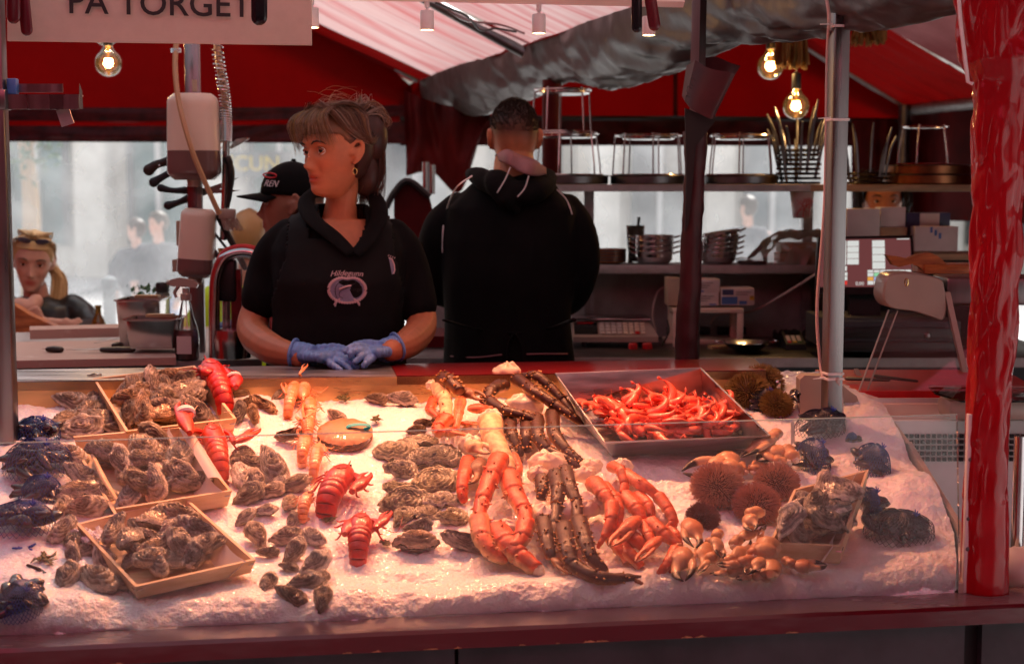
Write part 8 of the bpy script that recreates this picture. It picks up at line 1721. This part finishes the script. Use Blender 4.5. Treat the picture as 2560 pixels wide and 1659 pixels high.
for pts in ([(1276, 418), (1262, 450), (1243, 482)], [(1322, 440), (1312, 470), (1294, 492)]): m = MB(); m.tube(crom([tuple(PY(u, v, YM - .205 + .0 * i) - MR) for i, (u, v) in enumerate(pts)], 8), .002, 6); m.build('hood_cord', M_['white_print'], t, True)
for pts in ([(1127, 890), (1190, 893), (1255, 886)], [(1316, 885), (1365, 884), (1418, 884)]): m = MB(); m.tube(crom([tuple(SM(u, v, .004)) for u, v in pts], 6), .004, 6, flat=.6); m.build('hem_stripe', M_['pink_lining'], t, True)
m = MB(); m.tube(crom([tuple(SM(u, v, .006)) for u, v in ((1110, 800), (1200, 824), (1285, 832), (1370, 822), (1436, 798))], 6), .006, 6, flat=.5); ab = m.build('apron_string', M_['apron_black'], t, True)
for pts in ([(1285, 832), (1270, 860), (1266, 905)], [(1288, 832), (1305, 862), (1306, 905)]): m = MB(); m.tube(crom([tuple(SM(u, v, .008)) for u, v in pts], 5), .008, 6, flat=.3); m.build('string_end', M_['apron_black'], ab, True)
tr = MB(); limb(tr, [(1220, 960, 0), (1222, 1150, 0), (1225, 1330, 0)], [.1, .085, .07], YM, 14); limb(tr, [(1340, 960, 0), (1338, 1150, 0), (1335, 1330, 0)], [.1, .085, .07], YM, 14); tr.v = [tuple(Vector(p) - MR) for p in tr.v]; tr.v = [(x, y, max(0, z)) for x, y, z in tr.v]; tr.build('trousers', M_['cloth_black'], t, True)

# ---------------------------------------------------------------- helper in a black cap
YH = 4.38; HR = V(PY(720, 700, YH).x, YH, .1); t = thing('person', 'helper in black cap facing sideways behind the woman', 'person', HR)
HM3 = headM(728, 512, YH, 84, 4, 0, .96); body = MB(); head_mb(body, HM3); limb(body, [(745, 570, .0), (752, 640, .0)], [.05, .056], YH); torso_rows(body, [(640, 690, 850, .09, 0), (760, 670, 860, .11, 0), (960, 680, 860, .12, 0)], YH); limb(body, [(690, 690, 0), (650, 770, -.02), (610, 820, -.04), (580, 830, -.06)], [.05, .045, .04, .03], YH)
co, fs = remesh(body, .0048, 5); link('body', raw_mesh('body', sub_root(co, HR), fs, M_['skin_dark'], face_cols(co, HM3, lip=(.85, .35, .33))), t); face_parts(t, HR, HM3, brow='hair_black')
sh_ = MB(); torso_rows(sh_, [(620, 715, 800, .07, 0), (650, 680, 860, .105, 0), (760, 660, 870, .125, 0), (960, 670, 870, .13, 0)], YH); limb(sh_, [(700, 680, 0), (668, 730, -.01), (655, 770, -.02)], [.06, .062, .06], YH); co, fs = remesh(sh_, .009, 5); link('black_shirt', raw_mesh('black_shirt', sub_root(co, HR), fs, M_['cloth_black']), t)
cp = MB(); NA = 36; rs = []
for i in range(12):
    f = i / 11; zz = .026 + (.122 - .026) * math.sin(f * math.pi / 2); rs.append([V(*(q * k for q, k in zip(head_pt(2 * math.pi * j / NA, min(.1215, zz), feat=0), (1.10, 1.10, 1.10)))) for j in range(NA)])
cp.rings(rs); Mc = Matrix.Translation(-HR) @ HM3; ca = cp.build('cap_crown', M_['cloth_black'], t, True, Mc)
cp = MB(); cp.sheet(lambda a, b: V(math.sin((a - .5) * 2.1) * .085, .078 * math.cos((a - .5) * 2.1) + .085 * b * math.cos((a - .5) * 2.4) + .004, .034 - .018 * b - .02 * (abs(a - .5) * 2) ** 2 * .6), 18, 6); vz = cp.build('cap_visor', M_['cloth_black'], ca, True); q = vz.modifiers.new('s', 'SOLIDIFY'); q.thickness = .004
m = MB(); m.ell((0, 0, .136), (.008, .008, .005), 8); m.build('cap_button', M_['cloth_black'], ca)
lx = text_mesh('REN', .028, .001, shear=.35); lx.materials.append(M_['white_print']); link('lettering', lx, ca, Matrix.Translation((-.066, .062, .06)) @ frame(V(-.62, -.78, 0) * -1 if False else V(.62, .78, 0) * -1, V(-.80, .6, .15)) @ Matrix.Rotation(0, 4, 'Z'))
m = MB(); m.tube([(-.066 + .62 * .026 * math.cos(a) * -1, .066 + .78 * .026 * math.cos(a) * -1, .085 + .007 * math.sin(a)) for a in np.linspace(0, 6.28, 20)], .0025, 5); m.build('red_swoosh', M_['red_print'], ca)
gd = [(30, [(s * .07, -.02 - .01 * k, .02), (s * .074, -.035 - .01 * k, -.02), (s * .06, -.06 - .006 * k, -.06), (s * .04, -.07, -.09)], .006, .0012, [(.02, .012, .01), (.05, .03, .02)]) for s in (-1, 1) for k in range(5)]; strands(t, HR, HM3, gd, 'hair_grey')
m = MB(); m.tube([PY(572, 822, YH - .06) - HR, PY(560, 832, YH - .07) - HR], [.03, .034], 12, round_=True)
for k in range(4): m.tube(crom([tuple(PY(562 - 4 * k, 815 + 12 * k, YH - .09) - HR), tuple(PY(545 - 2 * k, 822 + 10 * k, YH - .11) - HR), tuple(PY(548 - 2 * k, 840 + 8 * k, YH - .1) - HR)], 4), .010, 8, round_=True)
m.tube([PY(575, 840, YH - .08) - HR, PY(585, 862, YH - .1) - HR, PY(600, 868, YH - .1) - HR], .011, 8, round_=True)
co, fs = remesh(m, .004, 3); link('glove', raw_mesh('glove', co, fs, M_['glove_blue']), t)
# ---------------------------------------------------------------- blonde customer
YB = 5.75; BR_ = V(PY(90, 700, YB).x, YB, .1); t = thing('person', 'blonde customer with sunglasses on her head leaning on her hand', 'person', BR_)
HM4 = headM(82, 655, YB, -14, -8, -6, 1.0); body = MB(); head_mb(body, HM4); limb(body, [(88, 720, .04), (95, 780, .05)], [.048, .055], YB); torso_rows(body, [(760, 40, 150, .08, .05), (820, 10, 200, .1, .05), (1000, 10, 200, .11, .05)], YB); limb(body, [(30, 800, 0), (45, 770, -.12), (75, 770, -.14), (90, 752, -.12)], [.045, .04, .032, .028], YB)
co, fs = remesh(body, .0055, 5); link('body', raw_mesh('body', sub_root(co, BR_), fs, M_['skin_pale'], face_cols(co, HM4)), t); face_parts(t, BR_, HM4, brow='hair_dark')
jk = MB(); torso_rows(jk, [(738, 50, 140, .07, .06), (765, 20, 190, .10, .05), (820, -10, 225, .12, .05), (1000, -10, 230, .13, .05)], YB); limb(jk, [(180, 770, .05), (215, 800, .0), (228, 822, -.08), (200, 828, -.16)], [.06, .058, .05, .042], YB); limb(jk, [(20, 770, .05), (0, 800, .0), (20, 826, -.1)], [.06, .058, .05], YB); co, fs = remesh(jk, .009, 5); nr = shrink_norm(co, fs); link('leather_jacket', raw_mesh('leather_jacket', sub_root(cloth_folds(co, nr, .007, 12, 2), BR_), fs, M_['black_plastic']), t)
hm_ = MB()
for (pts) in ([(60, 790), (78, 776), (92, 770)], [(62, 798), (82, 786), (98, 778)], [(66, 806), (86, 796), (102, 788)], [(165, 800), (178, 806), (196, 800)], [(160, 808), (176, 812), (196, 808)], [(160, 816), (178, 820), (200, 814)]): hm_.tube(crom([tuple(PY(u, v, YB - .17) - BR_) for u, v in pts], 4), .011, 8, round_=True)
hm_.tube([PY(74, 802, YB - .165) - BR_, PY(190, 812, YB - .165) - BR_], .02, 8); hm_.ell(PY(72, 800, YB - .16) - BR_, (.035, .03, .03), 12); hm_.ell(PY(192, 812, YB - .16) - BR_, (.03, .03, .025), 12); co, fs = remesh(hm_, .005, 4); link('hands', raw_mesh('hands', co, fs, M_['skin_pale']), t)
BL_ = [(.9, .82, .66), (1, .95, .8), (.7, .6, .42), (.55, .42, .26)]; cap = MB(); rs = []
hf = lambda a: .062 if math.cos(a) > .35 else (.01 if math.cos(a) > -.2 else -.06)
for i in range(12): rs.append([Vector([q * k for q, k in zip(head_pt(2 * math.pi * j / 36, hf(2 * math.pi * j / 36) + (.1215 - hf(2 * math.pi * j / 36)) * i / 11, feat=0), (1.07, 1.07, 1.06))]) for j in range(36)])
cap.rings(rs, cols=[BL_[2]] * 12 * 36); cap.build('hair_base', M_['hair_blonde'], t, True, Matrix.Translation(-BR_) @ HM4)
gd = []
for s in np.linspace(-.06, .06, 11): gd.append((14, [(s * .4, .06, .115), (s * .9, .03, .122), (s * 1.05, -.04, .105), (s * .7 , -.1, .04)], .004, .0013, BL_)); gd.append((12, [(s * .5, .07, .105), (s * 1.2, .05, .09), (math.copysign(.078, s), .0, .04), (-.06, -.06, -.02)], .004, .0013, BL_))
for k in range(12): gd.append((26, [(-.065, -.05, -.02), (-.085 - .003 * k, -.03, -.06), (-.085 - .004 * k, .0, -.13), (-.075 - .004 * k, .02, -.20), (-.07 - .004 * k, .03, -.25)], .008, .0016, BL_))
strands(t, BR_, HM4, gd, 'hair_blonde')
sg_ = thing('sunglasses', 'blue tinted sunglasses pushed up on blonde hair', 'sunglasses', Matrix(HM4)); 
for s in (-1, 1): m = MB(); m.ell((s * .033, .082, .098), (.027, .003, .017), 16, rot=(R(-42), 0, s * -.3)); m.build('lens', M_['navy_box'], sg_, True)
m = MB(); m.tube([(-.012, .09, .1), (0, .093, .103), (.012, .09, .1)], .003, 6); 
for s in (-1, 1): m.tube([(s * .062, .07, .1), (s * .082, .03, .08), (s * .082, -.02, .05)], .003, 6)
m.build('frame', M_['black_gloss'], sg_)
# ---------------------------------------------------------------- others: a face behind the cartons, a head behind the arch, passers-by
def simple_person(u, v, y, yaw, label, top, bottom, hairc, skin='skin_pale', s=1.0, hairlen=.0, up=0.0):
    M = headM(u, v, y, yaw, 0, 0, s); hp_ = M.translation; root = V(hp_.x, y, .0); t = thing('person', label, 'person', root); sc_ = s
    b = MB(); head_mb(b, M, feat=.8, na=32, nz=32); Z = lambda f: hp_.z - f
    for a, c, r0, r1 in ((V(hp_.x, y, Z(.09)), V(hp_.x, y, Z(.2)), .05, .055),): b.tube([a, c], [r0, r1], 12, round_=True)
    ss = 1 if True else 0
    for sx in (-1, 1): b.tube(crom([(hp_.x + sx * .19, y, Z(.27)), (hp_.x + sx * .24, y - .02, Z(.5)), (hp_.x + sx * .2, y - .1, Z(.72)), (hp_.x + sx * .18, y - .14, Z(.82))], 5), list(np.linspace(.048, .03, 16)), 10, round_=True); b.tube([(hp_.x + sx * .09, y, Z(.8)), (hp_.x + sx * .1, y - sx * .08, Z(1.2)), (hp_.x + sx * .1, y - sx * .05, .1)], [.07, .055, .04], 10, round_=True)
    b.ell((hp_.x, y, Z(.5)), (.17, .1, .32), 16); co, fs = remesh(b, .012, 4); link('body', raw_mesh('body', sub_root(co, root), fs, M_[skin], face_cols(co, M)), t)
    c = MB(); c.ell((0, 0, Z(.48)), (.2, .125, .3), 18); 
    for sx in (-1, 1): c.tube([(sx * .15, 0, Z(.25)), (sx * .235, -.01, Z(.38)), (sx * .245, -.03, Z(.52))], [.065, .065, .06], 12, round_=True)
    c.ell((0, 0, Z(.24)), (.17, .08, .07), 14); co, fs = remesh(c, .014, 5); link('top', raw_mesh('top', cloth_folds(co, shrink_norm(co, fs), .008, 9, u), fs, M_[top]), t)
    c = MB(); c.ell((0, 0, Z(.8)), (.18, .125, .15), 14)
    for sx in (-1, 1): c.tube([(sx * .09, 0, Z(.82)), (sx * .1, -sx * .08, Z(1.2)), (sx * .1, -sx * .05, .12)], [.1, .075, .065], 12, round_=True)
    co, fs = remesh(c, .016, 4); link('trousers', raw_mesh('trousers', co, fs, M_[bottom]), t)
    h = MB(); rs = []; hf_ = lambda a: .06 if math.cos(a) > .3 else (.0 if math.cos(a) > -.3 else -.07 - hairlen)
    for i in range(10): rs.append([Vector([q * k for q, k in zip(head_pt(2 * math.pi * j / 28, max(-.11, hf_(2 * math.pi * j / 28)) + (.1215 - max(-.11, hf_(2 * math.pi * j / 28))) * i / 9, feat=0), (1.1, 1.1, 1.09))]) + V(*(rng.normal(0, .002, 3))) for j in range(28)])
    h.rings(rs, cols=[hairc] * 280); h.build('hair', M_['hair_grey'], t, True, Matrix.Translation(-root) @ M); return t, root, M
t, root, M = simple_person(395, 560, 14.5, 60, 'grey shirted passer-by in jeans walking outside the tent window', 'shirt_grey', 'denim', (.12, .10, .08)); 
simple_person(340, 575, 15.5, 100, 'pale dressed passer-by beside the grey shirted one outside', 'shirt_grey', 'stone_pale', (.05, .03, .02))
simple_person(1870, 520, 15.0, 150, 'distant passer-by in grey seen through the shelf window', 'shirt_grey', 'denim', (.05, .03, .02))
t, root, M = simple_person(2205, 505, 5.95, 5, 'dark haired person peering over the cartons at the till', 'cloth_black', 'cloth_black', (.012, .009, .008), 'skin')
face_parts(t, root, M, brow='hair_black')
gd = [(10, [(s * .05, .03, .115), (s * .085, .03, .09), (s * .095 + .01 * math.sin(k), .03, .05 - .01 * k), (s * .09, .03, .03 - .012 * k)], .01, .0022, [(.015, .01, .01)]) for s in (-1, 1) for k in range(8)]; strands(t, root, M, gd, 'hair_grey', 'curls')
t, root, M = simple_person(622, 600, 6.3, 170, 'person with fair hair in a bright vest behind the chrome arch', 'hivis', 'cloth_black', (.35, .22, .1))
